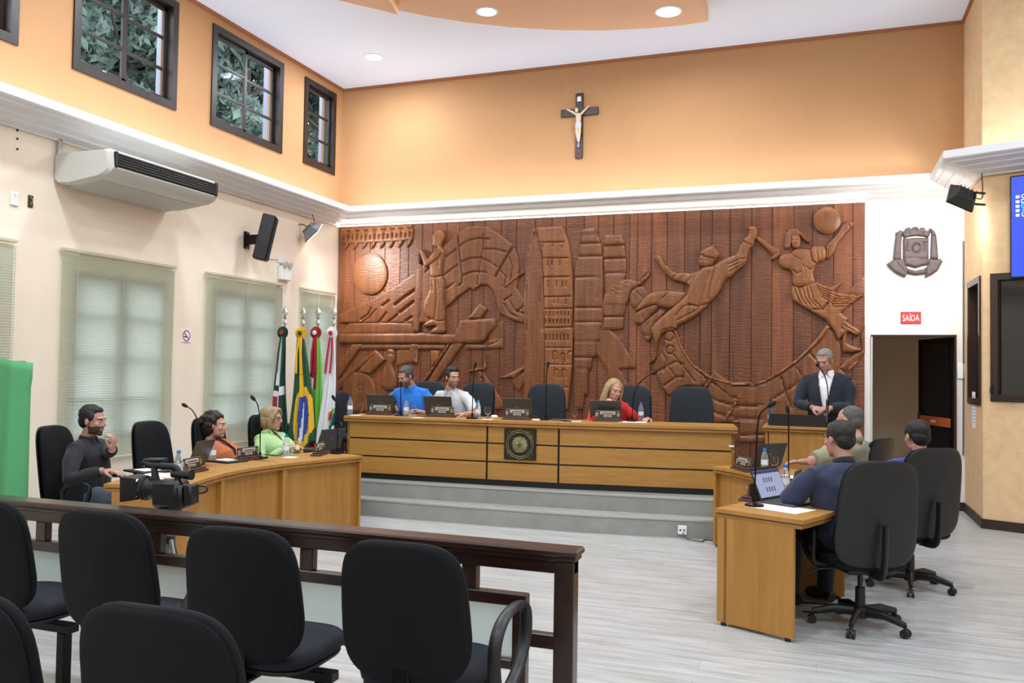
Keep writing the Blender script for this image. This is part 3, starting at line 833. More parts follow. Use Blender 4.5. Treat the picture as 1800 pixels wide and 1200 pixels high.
# dancing man
relief('carved_dancer_leg', C(4, [(600, 735), (520, 725), (420, 715), (270, 725), (190, 770), (130, 860), (90, 900), (110, 912), (280, 842), (330, 870), (450, 892), (560, 800)]), .08, .06, mural, M_RELIEFL, [G_(4, [(420, 730), (350, 800)], .008, .012)], s=.012)
relief('carved_boot', C(4, [(100, 912), (80, 1000), (95, 1030), (140, 1042), (175, 1030), (330, 872), (290, 835)]), .065, .04, mural, M_RELIEF, [G_(4, [(150, 890), (170, 1010)], .008, .015), G_(4, [(200, 880), (230, 960)], .008, .015)])
relief('carved_knee', C(4, [(130, 1050), (210, 990), (345, 885), (385, 930), (255, 1060), (240, 1190), (205, 1215)]), .05, .03, mural, M_RELIEF, [G_(4, [(150, 1150), (260, 1140)], .008, .012), G_(4, [(200, 1050), (240, 1000)], .008, .012)])
relief('carved_dancer', C(4, [(720, 512), (770, 482), (850, 482), (900, 440), (1000, 392), (1060, 376), (1095, 290), (1130, 250), (1128, 215), (1165, 208), (1188, 150), (1160, 122), (1200, 97), (1262, 105), (1268, 185), (1238, 232), (1228, 295),
       (1195, 302), (1168, 400), (1155, 460), (1080, 520), (1010, 590), (965, 600), (900, 740), (800, 842), (720, 920), (620, 1000), (505, 1042), (495, 1090), (370, 1102), (310, 1200), (290, 1330), (230, 1420), (225, 1410), (300, 1370), (300, 1230), (248, 1120), (255, 1055), (380, 940), (580, 775), (605, 700),
       (650, 600)]), .09, .06, mural, M_RELIEFL,
       [G_(4, [(610, 850), (700, 870), (800, 840)]), G_(4, [(800, 540), (760, 700), (720, 850)], .010, .015), G_(4, [(860, 500), (820, 650), (790, 800)], .010, .018), G_(4, [(980, 470), (1100, 420), (1150, 410)], .008, .013), G_(4, [(990, 500), (1100, 450)], .008, .013), G_(4, [(1000, 540), (1120, 470)], .008, .013),
        G_(4, [(900, 600), (850, 760)], .008, .012), G_(4, [(480, 960), (560, 870), (620, 850)], .008, .014), G_(4, [(500, 1000), (640, 930), (720, 880)], .008, .014), G_(4, [(370, 1100), (440, 1075), (500, 1090)], .010, .018), G_(4, [(1090, 300), (1080, 360)], .008, .012), G_(4, [(1130, 290), (1120, 380)], .008, .012), G_(4, [(1130, 250), (1225, 290)], .009, .016)], s=.0105)
relief('carved_dancer_arm', C(4, [(275, 402), (290, 385), (310, 370), (330, 385), (352, 392), (378, 470), (405, 470), (480, 552), (550, 540), (640, 556), (715, 512), (735, 560), (690, 660), (620, 700), (600, 655), (560, 640), (440, 612), (390, 555), (345, 500)]), .075, .05, mural, M_RELIEFL,
       [G_(4, [(455, 600), (500, 560)], .008, .012), G_(4, [(520, 625), (560, 570)], .008, .012), G_(4, [(590, 640), (640, 580)], .008, .012), G_(4, [(370, 480), (390, 540)], .008, .015), G_(4, [(300, 400), (330, 470)], .006, .01)], s=.0105)
relief('carved_dancer_head', C(4, [(698, 340), (730, 345), (765, 310), (825, 290), (850, 262), (862, 302), (890, 340), (912, 378), (880, 412), (850, 440), (835, 482), (745, 492), (712, 472), (702, 440), (708, 400), (720, 378)]), .10, .06, mural, M_RELIEFL,
       [G_(4, [(710, 365), (770, 395), (850, 412)], .010, .02), G_(4, [(715, 425), (740, 425)], .006, .01), G_(4, [(780, 430), (800, 425)], .008, .012), G_(4, [(720, 462), (745, 460)], .006, .01), G_(4, [(740, 492), (800, 525), (850, 500)], .008, .014)], s=.009)
# dancing woman and ball
relief('carved_ball', [(1290 + (895 + 130 * math.cos(R(a))) / 5.454, 350 + (210 + 128 * math.sin(R(a))) / 5.454) for a in range(0, 360, 10)], .085, .13, mural, M_RELIEFL, [G_(5, [(800, 200), (820, 240), (800, 270)], .007, .01), G_(5, [(985, 190), (1000, 260)], .007, .01), G_(5, [(860, 110), (940, 105)], .007, .01), G_(5, [(820, 180), (900, 170)], .007, .008)], sm=0)
relief('carved_woman_arm', C(5, [(205, 365), (235, 358), (300, 400), (370, 450), (440, 485), (455, 510), (430, 555), (370, 595), (350, 572), (372, 545), (300, 470), (215, 395)]), .07, .04, mural, M_RELIEFL, [G_(5, [(380, 550), (445, 490)], .008, .015)], s=.0105)
relief('carved_woman_arm', C(5, [(890, 442), (920, 415), (990, 340), (1050, 240), (1090, 212), (1145, 225), (1155, 255), (1110, 290), (1050, 370), (1000, 425), (940, 555), (905, 578), (884, 562)]), .07, .04, mural, M_RELIEFL, [G_(5, [(905, 450), (900, 560)], .008, .015), G_(5, [(1090, 240), (1110, 275)], .006, .012)], s=.0105)
relief('carved_woman_hair', C(5, [(475, 470), (490, 420), (492, 350), (535, 288), (590, 278), (630, 305), (675, 345), (700, 390), (735, 415), (720, 430), (650, 380), (640, 350), (560, 380), (545, 470), (510, 485)]), .07, .04, mural, M_RELIEF, [G_(5, [(520, 320), (505, 440)], .006, .01), G_(5, [(560, 300), (540, 400)], .006, .01)], s=.0105)
relief('carved_woman_head', C(5, [(548, 400), (560, 365), (600, 345), (640, 360), (642, 420), (630, 470), (600, 482), (560, 462)]), .09, .05, mural, M_RELIEFL, [G_(5, [(560, 400), (580, 400)], .005, .01), G_(5, [(605, 400), (625, 400)], .005, .01), G_(5, [(585, 440), (610, 440)], .005, .01)], s=.009)
relief('carved_woman_bodice', C(5, [(420, 610), (452, 535), (545, 522), (590, 482), (640, 478), (735, 490), (762, 455), (868, 452), (890, 520), (880, 585), (795, 610), (772, 660), (762, 740), (785, 795), (750, 825), (640, 848), (558, 832), (565, 720), (535, 675), (470, 668)]), .085, .07, mural, M_RELIEFL,
       [G_(5, [(730, 490), (745, 580), (780, 620)], .010, .02), G_(5, [(570, 690), (610, 720), (640, 700)], .010, .016), G_(5, [(690, 650), (730, 680), (765, 660)], .010, .016), G_(5, [(665, 640), (690, 700), (680, 760)], .008, .012), G_(5, [(790, 480), (800, 590)], .006, .01), G_(5, [(830, 470), (845, 590)], .006, .01), G_(5, [(550, 530), (640, 590)], .008, .010)], s=.0105)
sk = [G_(5, [(580 + 38 * i, 845), (600 + 40 * i, 920 + 10 * i), (640 + 50 * i, 1000 + 12 * i)], .007, .016) for i in range(5)]
sk += [G_(5, [(790 + 10 * i, 830 + 26 * i), (900, 880 + 22 * i), (1000 - 10 * i, 900 + 30 * i)], .007, .014) for i in range(5)]
sk += [G_(5, [(940, 930 + 26 * i), (1080, 950 + 20 * i), (1200 - 25 * i, 930 + 24 * i)], .007, .014) for i in range(5)]
sk += [G_(5, [(760, 1060), (850, 1060), (900, 1000)], .012, .025)]
relief('carved_skirt', C(5, [(545, 900), (556, 832), (640, 848), (785, 792), (850, 822), (930, 840), (1000, 812), (1045, 796), (965, 888), (1100, 914), (1240, 920), (1110, 1012), (1030, 1092), (1100, 1150), (1060, 1200)]) + C(8, [(1040, 90), (1075, 130), (1000, 210), (960, 120), (880, 10)]) +
       C(5, [(850, 1140), (750, 1082), (660, 1032), (570, 972)]), .08, .05, mural, M_RELIEFL, sk, s=.0105, sm=0)
relief('carved_foot', C(8, [(955, -20), (1055, -5), (1110, 60), (1195, 95), (1218, 135), (1175, 172), (1085, 110), (1080, 200), (1095, 245), (1215, 288), (1232, 310), (1050, 328), (1038, 290), (1035, 200), (1060, 130)]), .08, .05, mural, M_RELIEFL, [G_(8, [(1050, 60), (1150, 120)], .008, .014)], s=.0105)
relief('carved_wheat', C(5, [(1090, 905), (1160, 820), (1252, 715), (1254, 900), (1240, 935)]), .035, .03, mural, M_RELIEF, sm=0)
relief('carved_wheat', C(8, [(1215, 180), (1255, 60), (1255, 330), (1100, 520), (1010, 470), (1150, 340), (1240, 300)]), .04, .03, mural, M_RELIEF, [G_(8, [(1240, 340), (1060, 500)], .01, .02)], sm=0)
# great barrel hoop and staves
hin = C(7, [(545, 110), (610, 290), (700, 430), (860, 545), (1000, 590), (1090, 612), (1309, 606)]) + C(8, [(150, 628), (300, 588), (440, 500), (600, 390), (700, 290), (800, 180), (890, 55)])
hout = C(8, [(925, 80), (840, 200), (720, 315), (600, 425), (450, 530), (300, 608), (150, 648)]) + C(7, [(1309, 640), (1080, 640), (990, 620), (850, 575), (680, 450), (580, 300), (510, 110)])
relief('carved_hoop', hin + hout, .06, .02, mural, M_RELIEFL, sm=0, s=.02)
relief('carved_barrel', C(8, [(900, 90), (960, 130), (1000, 215), (1030, 300), (1010, 470), (1100, 560), (1140, 640), (1180, 900), (1220, 1040), (1220, 1180), (0, 1180)]) + C(7, [(1150, 1180), (1150, 990), (860, 990), (830, 700), (870, 590), (990, 628), (1080, 646), (1309, 644)]) +
       C(8, [(150, 652), (300, 612), (450, 534), (600, 430), (720, 320), (840, 205)]), .03, .03, mural, M_RELIEF,
       [G_(7, [(840, 740), (940, 790), (1060, 825), (1309, 838)], .012, .025), G_(7, [(870, 885), (1000, 930), (1309, 962)], .012, .025), G_(8, [(0, 845), (270, 830)], .012, .025), G_(8, [(0, 965), (280, 965)], .012, .025), G_(8, [(40, 1115), (280, 1110)], .014, .03),
        G_(8, [(710, 310), (900, 520)], .012, .02), G_(8, [(600, 470), (660, 560)], .010, .018), G_(8, [(450, 560), (550, 860)], .012, .025), G_(8, [(380, 770), (660, 590)], .012, .025), G_(8, [(1000, 470), (960, 640)], .01, .02), G_(7, [(870, 590), (1110, 760)], .012, .025)], sm=0)
relief('carved_stave', C(7, [(1150, 720), (1168, 730), (1020, 980), (985, 975)]), .06, .015, mural, M_RELIEFL, sm=0)
relief('carved_stave', C(7, [(865, 560), (900, 500), (1080, 620), (1090, 770), (880, 600), (815, 665), (800, 650)]), .045, .02, mural, M_RELIEF, sm=0)
relief('carved_vine', C(7, [(430, 110), (520, 112), (590, 300), (690, 455), (850, 580), (800, 650), (690, 640), (600, 640), (520, 700), (480, 750), (410, 660), (340, 530), (310, 440), (430, 300)]), .05, .03, mural, M_RELIEF,
       [(E_(7, 485, 300, 40, 40, 14), .009, .02), G_(7, [(410, 330), (450, 400), (420, 500)]), G_(7, [(340, 520), (540, 410), (610, 440)], .012, .02), G_(7, [(430, 640), (540, 560), (610, 560)], .012, .02), G_(7, [(470, 470), (540, 560)], .01, .018),
        G_(7, [(520, 350), (640, 500), (720, 600)], .01, .018), G_(7, [(430, 200), (490, 220), (520, 180)], .01, .016), G_(7, [(620, 500), (600, 620)], .01, .016)], s=.012)
relief('carved_pine', C(8, [(1120, 560), (1180, 640), (1165, 760), (1200, 830), (1160, 860), (1215, 930), (1175, 960), (1220, 1030), (1180, 1080), (1100, 1080), (1080, 800)]), .05, .04, mural, M_RELIEF, [G_(8, [(1120, 830), (1190, 830)], .008, .012), G_(8, [(1120, 930), (1200, 930)], .008, .012)])

# ================================================================== THINGS ON THE WALLS
M_CROSS = wood('cross_wood', '#2E1611', '#43221A', .4, (8, 8, 1), .03)
M_BONE = mat('plaster_skin', '#D9C7AC', .5)
cz = ony(1019, 279, YB).z
cx = ony(1019, 222, YB).x
cruc = thing('crucifix', 'dark wooden crucifix with a pale figure high on the orange wall', 'crucifix', (cx, YB - .001, cz))
zt = ony(1019, 165, YB).z - cz; zb0 = ony(1019, 204.5, YB).z - cz; zb1 = ony(1019, 191.5, YB).z - cz
wv = (ony(1025.5, 220, YB).x - ony(1013, 220, YB).x)
xl = ony(987, 201, YB).x - cx; xr = ony(1052.5, 194.5, YB).x - cx
obj('upright', MB().box((0, -.02, zt / 2), (wv, .035, zt), .004), M_CROSS, cruc, 0)
obj('crossbar', MB().box(((xl + xr) / 2, -.021, (zb0 + zb1) / 2), (xr - xl, .035, zb1 - zb0), .004), M_CROSS, cruc, 0)
zc_ = (zb0 + zb1) / 2
fg = MB()
fg.tube(spline([(xl * .63, -.052, zc_ + .045), (-.075, -.06, zc_ - .01), (-.03, -.066, zc_ - .045)], 4), [.012] * 3 + [.014] * 3 + [.016] * 3, 8)
fg.tube(spline([(xr * .55, -.052, zc_ + .065), (.085, -.06, zc_ + .01), (.035, -.066, zc_ - .045)], 4), [.012] * 3 + [.014] * 3 + [.016] * 3, 8)
fg.tube([(0, -.065, zc_ - .03), (0, -.07, zc_ - .07), (0, -.068, zc_ - .14), (.0, -.066, zc_ - .2)], [.03, .042, .034, .036], 12, flat=.75, upv=(1, 0, 0))
fg.sphere((-.025, -.075, zc_ + .015), (.026, .028, .034))
fg.tube([(-.015, -.066, zc_ - .2), (-.018, -.085, zc_ - .3), (0, -.06, zc_ - .42)], [.022, .020, .012], 8)
fg.tube([(.018, -.066, zc_ - .2), (.022, -.085, zc_ - .3), (.006, -.06, zc_ - .43)], [.022, .020, .012], 8)
obj('figure', fg, M_BONE, cruc, 60)
obj('loincloth', MB().tube([(0, -.068, zc_ - .155), (0, -.07, zc_ - .19), (-.004, -.07, zc_ - .24)], [.038, .045, .040], 12, flat=.8, upv=(1, 0, 0)), mat('loin_grey', '#C9CED2', .6), cruc, 60)
obj('foot_plate', MB().box((.002, -.05, zc_ - .47), (.04, .02, .07), .006), mat('pewter', '#6F7376', .4, .8), cruc)
obj('inscription_plate', MB().box((0, -.041, zc_ + .18), (.055, .008, .07), .002), mat('plate_silver', '#C8C8C4', .3, .6), cruc)

# coat of arms on the white wall
M_ARMS = mat('carved_grey_wood', '#574A49', .6, var=.14, vscale=20, bump=.3, bscale=60)
pa = ony(1609, 486, YB)
arms = thing('coat_of_arms', 'brown-grey carved coat of arms with towers and ribbon above the exit sign', 'emblem', (pa.x, YB - .003, pa.z))
YA = YB - .004
relief('left_tower', C(10, [(345, 350), (340, 300), (400, 265), (430, 250), (470, 290), (450, 350), (440, 500), (440, 760), (300, 760), (320, 550)]), .045, .02, arms, M_ARMS, [G_(10, [(330, 355), (450, 355)], .006, .012)], yf=YA, s=.012, sm=0)
relief('right_tower', C(10, [(925, 225), (960, 220), (1010, 255), (1040, 300), (1055, 350), (1075, 560), (1090, 760), (950, 745), (965, 350), (975, 300), (930, 265)]), .045, .02, arms, M_ARMS, [G_(10, [(965, 350), (1055, 345)], .006, .012)], yf=YA, s=.012, sm=0)
relief('mural_crown', C(10, [(440, 270), (480, 270), (500, 285), (510, 230), (550, 205), (600, 210), (615, 245), (640, 200), (680, 195), (735, 200), (745, 240), (780, 205), (845, 210), (860, 250), (900, 265), (955, 275), (940, 330), (910, 380), (830, 355), (700, 345), (590, 360), (500, 390), (470, 340)]),
       .06, .02, arms, M_ARMS, [G_(10, [(560, 240), (590, 330)], .006, .012), G_(10, [(690, 210), (700, 330)], .006, .012), G_(10, [(810, 230), (830, 330)], .006, .012)], yf=YA, s=.012, sm=0)
relief('shield', C(10, [(480, 400), (700, 385), (915, 385), (918, 740), (905, 850), (800, 870), (690, 905), (580, 870), (500, 860), (480, 740)]), .05, .03, arms, M_ARMS,
       [(E_(10, 705, 570, 75, 80, 16), .008, .018), G_(10, [(530, 440), (540, 620), (590, 625)], .007, .014), G_(10, [(785, 460), (880, 470)], .007, .014), G_(10, [(850, 480), (850, 620)], .007, .014), G_(10, [(490, 745), (700, 740), (915, 745)], .006, .012)], yf=YA, s=.012, sm=0)
relief('ribbon', C(10, [(190, 840), (260, 790), (330, 760), (480, 760), (520, 880), (560, 930), (690, 960), (830, 930), (900, 880), (930, 750), (1090, 765), (1130, 740), (1135, 780), (1170, 785), (1080, 950), (960, 1030), (850, 1075), (870, 1010), (690, 1030), (550, 1000), (510, 1075), (330, 990), (220, 890)]),
       .055, .03, arms, M_ARMS, [G_(10, [(540, 940), (560, 1000)], .007, .02), G_(10, [(880, 930), (860, 1010)], .007, .02), G_(10, [(350, 800), (500, 1000)], .006, .01)], yf=YA, s=.012, sm=0)

def text_mesh(name, body, size, m, parent, M, sxy=(1, 1), depth=.001, align='CENTER'):
    cu = bpy.data.curves.new(name, 'FONT'); cu.body = body; cu.size = size; cu.extrude = depth; cu.align_x = align; cu.align_y = 'CENTER'
    to = bpy.data.objects.new(name, cu); COL.objects.link(to)
    dg = bpy.context.evaluated_depsgraph_get(); me = bpy.data.meshes.new_from_object(to.evaluated_get(dg))
    bpy.data.objects.remove(to, do_unlink=True)
    me.transform(M @ Matrix.Diagonal((sxy[0], sxy[1], 1, 1)))
    me.materials.clear(); me.materials.append(m)
    o = bpy.data.objects.new(name, me); COL.objects.link(o); o.parent = parent
    return o
# plane facing -Y: text x -> +X, text y -> +Z
T_BACK = Matrix(((1, 0, 0, 0), (0, 0, -1, 0), (0, 1, 0, 0), (0, 0, 0, 1)))
# plane facing +X (left wall): text x -> +Y, text y -> +Z
T_LEFT = Matrix(((0, 0, 1, 0), (1, 0, 0, 0), (0, 1, 0, 0), (0, 0, 0, 1)))
a = ony(1583, 548, YB); b = ony(1619, 569, YB)
M_RED = mat('exit_red', '#D4372E', .5); M_WHITE = mat('white_plastic', '#EDEDEB', .45)
sg = thing('exit_sign', 'small red sign reading SAÍDA above the doorway', 'sign', ((a.x + b.x) / 2, YB, (a.z + b.z) / 2))
obj('plate', MB().box((0, -.006, 0), (abs(b.x - a.x), .010, a.z - b.z), .003), M_RED, sg, 0)
text_mesh('lettering', 'SAÍDA', .108, M_WHITE, sg, tr(0, -.012, -.006) @ T_BACK, (.62, 1.0), .0008)

# wall switch on the white wall strip and cable conduit
a = ony(1694, 655, YB); tag(obj('wall_switch', MB().box((a.x - .03, YB - .012, a.z + .02), (.075, .022, .18), .006), M_WHITE), 'white wall switch between the doorway and the ochre booth', 'switch')
a = ony(1699, 800, YB)
tag(obj('cable', MB().tube([(1.630, YB - .015, 3.2), (1.630, YB - .015, 2.0), (1.626, YB - .02, a.z + .1), (1.622, YB - .03, a.z)], .009, 6), mat('cable_grey', '#5A5552', .5)), 'thin grey cable running down the corner beside the booth', 'cable')

# glass door leaf swung into the corridor
ang = R(72)
dr = thing('glass_door', 'dark glass door with an orange push bar, opened into the corridor', 'door', (DX1 - .01, YB + .15, 0), 0)
M_SMOKE = mat('smoked_glass', '#0F1013', .06, spec=.6)
dm = rz(PI - ang)     # leaf runs along +X of the local frame turned into the corridor
lw, lh = .90, 2.06
mb = MB(dm)
for c, d in (((.03, 0, lh / 2), (.06, .045, lh)), ((lw - .03, 0, lh / 2), (.06, .045, lh)), ((lw / 2, 0, .05), (lw, .045, .10)), ((lw / 2, 0, lh - .04), (lw, .045, .08))):
    obj('stile', MB(dm).box(c, d, .004), M_BLACKMET, dr, 0)
obj('glass', MB(dm).box((lw / 2, 0, lh / 2), (lw - .1, .012, lh - .15)), M_SMOKE, dr, 0)
obj('push_bar', MB(dm).box((lw / 2, .03, 1.02), (lw - .04, .012, .11), .004), mat('push_orange', '#B4562A', .45), dr, 0)
obj('push_bar', MB(dm).box((lw / 2, -.03, 1.02), (lw - .04, .012, .11), .004), MATS['push_orange'], dr, 0)
obj('bar_print', MB(dm).box((lw / 2, .0372, 1.02), (.14, .001, .035)), mat('print_pale', '#D9B79C', .6), dr, 0)
obj('handle', MB(dm).tube([(lw - .09, .02, .95), (lw - .09, .06, .95), (lw - .09, .06, 1.1), (lw - .09, .02, 1.1)], .011, 8), M_BLACKMET, dr)
for s in (0, 1):
    x = DX0 - .012 if s == 0 else DX1 + .012
    struct('trim_%d' % (5 + s), MB().box((x + (.02 if s == 0 else -.02), YB + .06, DZ / 2), (.02, .16, DZ)), M_BASEBOARD if s else mat('jamb', '#C9C3BB', .6))
struct('trim_7', MB().box(((DX0 + DX1) / 2, YB + .06, DZ - .012), (DX1 - DX0, .16, .024)), M_BASEBOARD)

# ---------------------------------------------------------------- left wall: blinds
M_SLAT = bpy.data.materials.new('blind_slat'); M_SLAT.use_nodes = True
_nt = M_SLAT.node_tree; _pr = _nt.nodes['Principled BSDF']; _pr.inputs['Base Color'].default_value = (*lin('#D8D8C4'), 1); _pr.inputs['Roughness'].default_value = .45
_tl = _nt.nodes.new('ShaderNodeBsdfTranslucent'); _tl.inputs[0].default_value = (*lin('#DDE4D8'), 1)
_ms = _nt.nodes.new('ShaderNodeMixShader'); _ms.inputs[0].default_value = .55
_nt.links.new(_pr.outputs[0], _ms.inputs[1]); _nt.links.new(_tl.outputs[0], _ms.inputs[2]); _nt.links.new(_ms.outputs[0], _nt.nodes['Material Output'].inputs[0])
M_BLHEAD = mat('blind_rail', '#C6C4A8', .45)
bl_labels = ['pale green venetian blind at the left edge behind the green screen', 'wide pale venetian blind behind the man in black',
             'pale venetian blind behind the woman in orange', 'narrow venetian blind behind the flags']
for n, (a, b) in enumerate(BL):
    m = (a + b) / 2; w = b - a
    t = thing('venetian_blind', bl_labels[n], 'blind', (X0 + .045, m, BZ0), 0, 'venetian blinds on the left wall')
    hgt = BZ1 - BZ0; pitch = .0252; ns = int((hgt - .06) / pitch)
    me = None; tilt = (38, 60, 60, 60)[n]
    for k in range(ns):
        z = .03 + k * pitch
        if me is None:
            mb = MB()
            ca, sa = math.cos(R(tilt)), math.sin(R(tilt)); prof = []
            for i in range(4):
                q = (i / 3 - .5) * .0288; bow = .0022 * (1 - (2 * i / 3 - 1) ** 2)
                prof.append((q * ca + bow * sa, q * sa - bow * ca))
            mb.add([Vector((x_, s_ * (w / 2 - .006), z_)) for x_, z_ in prof for s_ in (-1, 1)], [(0, 1, 3, 2), (2, 3, 5, 4), (4, 5, 7, 6)])
            me = mb.mesh('slat'); me.polygons.foreach_set('use_smooth', [True] * 3)
        obj('slat', me, M_SLAT, t, loc=(0, 0, z))
    obj('head_rail', MB().box((0, 0, hgt - .015), (.045, w, .032), .004), M_BLHEAD, t, 0)
    obj('bottom_rail', MB().box((0, 0, .008), (.03, w, .016), .004), M_BLHEAD, t, 0)
    for s in (-.38, 0, .38):
        obj('ladder_cord', MB().cyl((.016, s * w, .01), (.016, s * w, hgt - .03), .0022, n=5), M_BLHEAD, t)
    obj('pull_cord', MB().tube([(.03, w * .47, hgt - .04), (.032, w * .47, hgt * .4), (.034, w * .468, hgt * .3)], .003, 5), M_WHITE, t)

# air conditioner
M_AC = mat('ac_plastic', '#CDCBC3', .4, var=.02)
ac = thing('air_conditioner', 'long white wall-hung air conditioner under the cornice', 'air conditioner', (X0, 6.86, 3.30))
prof = [(.02, .04), (.06, .005), (.2, -.005), (.60, .045), (.68, .08), (.715, .12), (.70, .275), (.66, .30), (.05, .30), (.02, .27)]
L2 = .755
body = MB(); rings_ = []
for y, sc in ((-L2, .93), (-L2 + .03, 1.0), (L2 - .03, 1.0), (L2, .93)):
    rings_.append([Vector((.02 + (x - .02) * (sc if x > .3 else 1), y, .15 + (z - .15) * sc)) for x, z in prof])
body.loft(rings_); obj('body', body, M_AC, ac, 30)
M_ACD = mat('ac_dark', '#0B0C0D', .5)
obj('grille', MB().box((.70, 0, .20), (.05, 1.38, .135), .01), M_ACD, ac, 0)
for k in range(5):
    obj('louvre', MB().box((.728, 0, .152 + k * .024), (.012, 1.36, .005), .001, rot=Matrix.Rotation(R(-22), 3, 'Y')), mat('louvre_dark', '#2A2C2D', .4), ac, 0)
for s in (-1, 1):
    obj('grille_end', MB().box((.71, s * .70, .20), (.055, .035, .155), .012), M_ACD, ac, 0)
    obj('bracket', MB().box((.04, s * .72, .36), (.012, .05, .24), .002), M_STEEL, ac, 0)
obj('underside_panel', MB().box((.30, 0, .008), (.40, 1.3, .012), .003, rot=Matrix.Rotation(R(-7.1), 3, 'Y')), mat('ac_panel', '#BEBCB3', .5), ac, 0)

# black speaker on a bracket
sp = thing('wall_speaker', 'tall black loudspeaker on a bracket, left wall above the blinds', 'speaker', (X0, 9.03, 2.92))
M1 = tr(.34, -.06, .28) @ rz(R(28)) @ ry(R(12))
obj('cabinet', MB(M1).box((0, 0, 0), (.17, .20, .58), .015), M_BLACKPL, sp, 0)
obj('front_grille', MB(M1).box((.088, 0, 0), (.012, .18, .55), .006), mat('speaker_grille', '#0B0B0C', .7, bump=.3, bscale=500), sp, 0)
obj('bracket', MB().box((.012, 0, .27), (.02, .10, .22), .004).box((.12, -.02, .27), (.22, .06, .12), .004), M_BLACKMET, sp, 0)
for z in (.17, .37):
    obj('bolt', MB().cyl((.02, 0, z), (.03, 0, z), .012, n=8), M_STEEL, sp)

# floodlights
def flood(name, label, loc, direction, body, power, size=(.22, .17), spread=150, spot=None):
    d = Vector(direction).normalized()
    q = d.to_track_quat('-Z', 'Z').to_matrix().to_4x4()
    t = thing(name, label, 'floodlight', loc, 0, 'halogen floodlights')
    hx, hy = size[0] / 2, size[1] / 2
    sec = [(hx * 1.08, hy * 1.08, -.005), (hx * 1.08, hy * 1.08, .02), (hx * .95, hy * .92, .04), (hx * .66, hy * .6, .10), (hx * .5, hy * .42, .115)]
    obj('housing', MB(q).loft([[Vector((sx_ * x, sy_ * y, z)) for sx_, sy_ in ((-1, -1), (1, -1), (1, 1), (-1, 1))] for x, y, z in sec], cap=True), body, t, 20)
    obj('lens', MB(q).box((0, 0, -.007), (size[0], size[1], .004)), mat('flood_lens', '#FFFFFF', .2, emit=(1, .98, .95), estr=18), t, 0)
    for k in range(5):
        obj('fin', MB(q).box(((k - 2) * size[0] * .16, 0, .115), (.006, size[1] * .5, .03)), body, t, 0)
    ld = bpy.data.lights.new('flood_lamp', 'AREA'); ld.shape = 'RECTANGLE'; ld.size = size[0]; ld.size_y = size[1]; ld.energy = power; ld.color = (1, .98, .96); ld.spread = R(spread)
    lo_ = bpy.data.objects.new('lamp', ld); COL.objects.link(lo_); lo_.parent = t
    lo_.matrix_local = tr(*(d * .012)) @ q
    return t, q
M_FLG = mat('flood_grey', '#8B8E95', .4, .5); M_FLD = mat('flood_dark', '#2B2B2A', .5, .2)
t, q = flood('floodlight', 'lit grey floodlight on the left wall beside the mural corner', (X0 + .24, 10.22, 3.46), (.55, .62, -.62), M_FLG, FLOOD_L, (.26, .20), 120)
obj('stem', MB().tube([(-.06, -.02, .06), (-.16, -.02, .12), (-.235, -.02, .13)], .012, 8), M_FLG, t)
obj('cable', MB().tube(spline([(-.02, 0, .10), (.0, 0, .16), (-.04, .0, .27)], 4), .006, 6), M_BLACKPL, t)
pr = onx(1700, 347, 1.44)
t, q = flood('floodlight', 'dark floodlight on the booth corner aimed at the white wall', (1.40, 9.85, 3.44), (-.42, .85, -.42), M_FLD, FLOOD_R, (.26, .22), 140)
obj('stem', MB().tube([(.05, -.05, .05), (.14, .02, .06), (.235, .08, .06)], .012, 8).tube([(.05, -.05, -.05), (.14, .02, -.06), (.235, .08, -.06)], .012, 8), M_FLD, t)
obj('cable', MB().tube(spline([(.10, -.0, .02), (.2, .06, .0), (.215, .09, .12), (.21, .11, .28)], 4), .006, 6), M_BLACKPL, t)

# emergency light, no-smoking sign, switch plate, open wall box
em = thing('emergency_light', 'white emergency light box with two small lamps near the flags', 'emergency light', (X0, 9.84, 2.76))
obj('body', MB().box((.035, 0, .09), (.07, .24, .19), .012), M_WHITE, em, 0)
for s in (-.055, .06):
    o = obj('lamp_head', MB().tube([(.03, s, .215), (.09, s, .205), (.095, s, .204)], [.03, .045, .042], 14), mat('lamp_clear', '#B9C0B5', .2), em)
    obj('lamp_neck', MB().cyl((.04, s, .18), (.045, s, .21), .012), M_WHITE, em)
obj('wall_plate', MB().box((.008, -.06, .29), (.016, .13, .12), .004), M_WHITE, em, 0)
obj('cable', MB().tube(spline([(.012, -.10, .27), (.008, -.3, .255), (.008, -.62, .30)], 5), .004, 5), mat('cable_beige', '#B9A98E', .5), em)
ns = thing('no_smoking_sign', 'small white no-smoking sign on the wall between two blinds', 'sign', (X0, 7.985, 1.92))
obj('plate', MB().box((.003, 0, 0), (.005, .16, .16), .001), M_PAPER, ns, 0)
M_SIGNRED = mat('sign_red', '#B0303A', .5)
ring = MB(); n_ = 28
for k in range(n_):
    a0, a1 = 2 * PI * k / n_, 2 * PI * (k + 1) / n_
    ring.quad(*[Vector((.0062, r_ * math.cos(a_), r_ * math.sin(a_))) for r_, a_ in ((.052, a0), (.065, a0), (.065, a1), (.052, a1))])
obj('prohibition_ring', ring, M_SIGNRED, ns, 0, fix=False)
obj('slash', MB().box((.0075, 0, 0), (.001, .11, .012), rot=Matrix.Rotation(R(-45), 3, 'X')), M_SIGNRED, ns, 0)
obj('cigarette', MB().box((.0066, -.012, -.012), (.001, .06, .014)), M_BLACKPL, ns, 0)
obj('caption', MB().box((.0062, 0, -.074), (.001, .12, .005)), mat('caption_grey', '#77777A', .6), ns, 0)
a = onx(24.5, 349.5, X0); sw = thing('wall_switch', 'blank white switch plate on the left wall below the cornice', 'switch', (X0, a.y, a.z))
obj('plate', MB().box((.008, 0, 0), (.016, .085, .125), .006), M_WHITE, sw, 0)
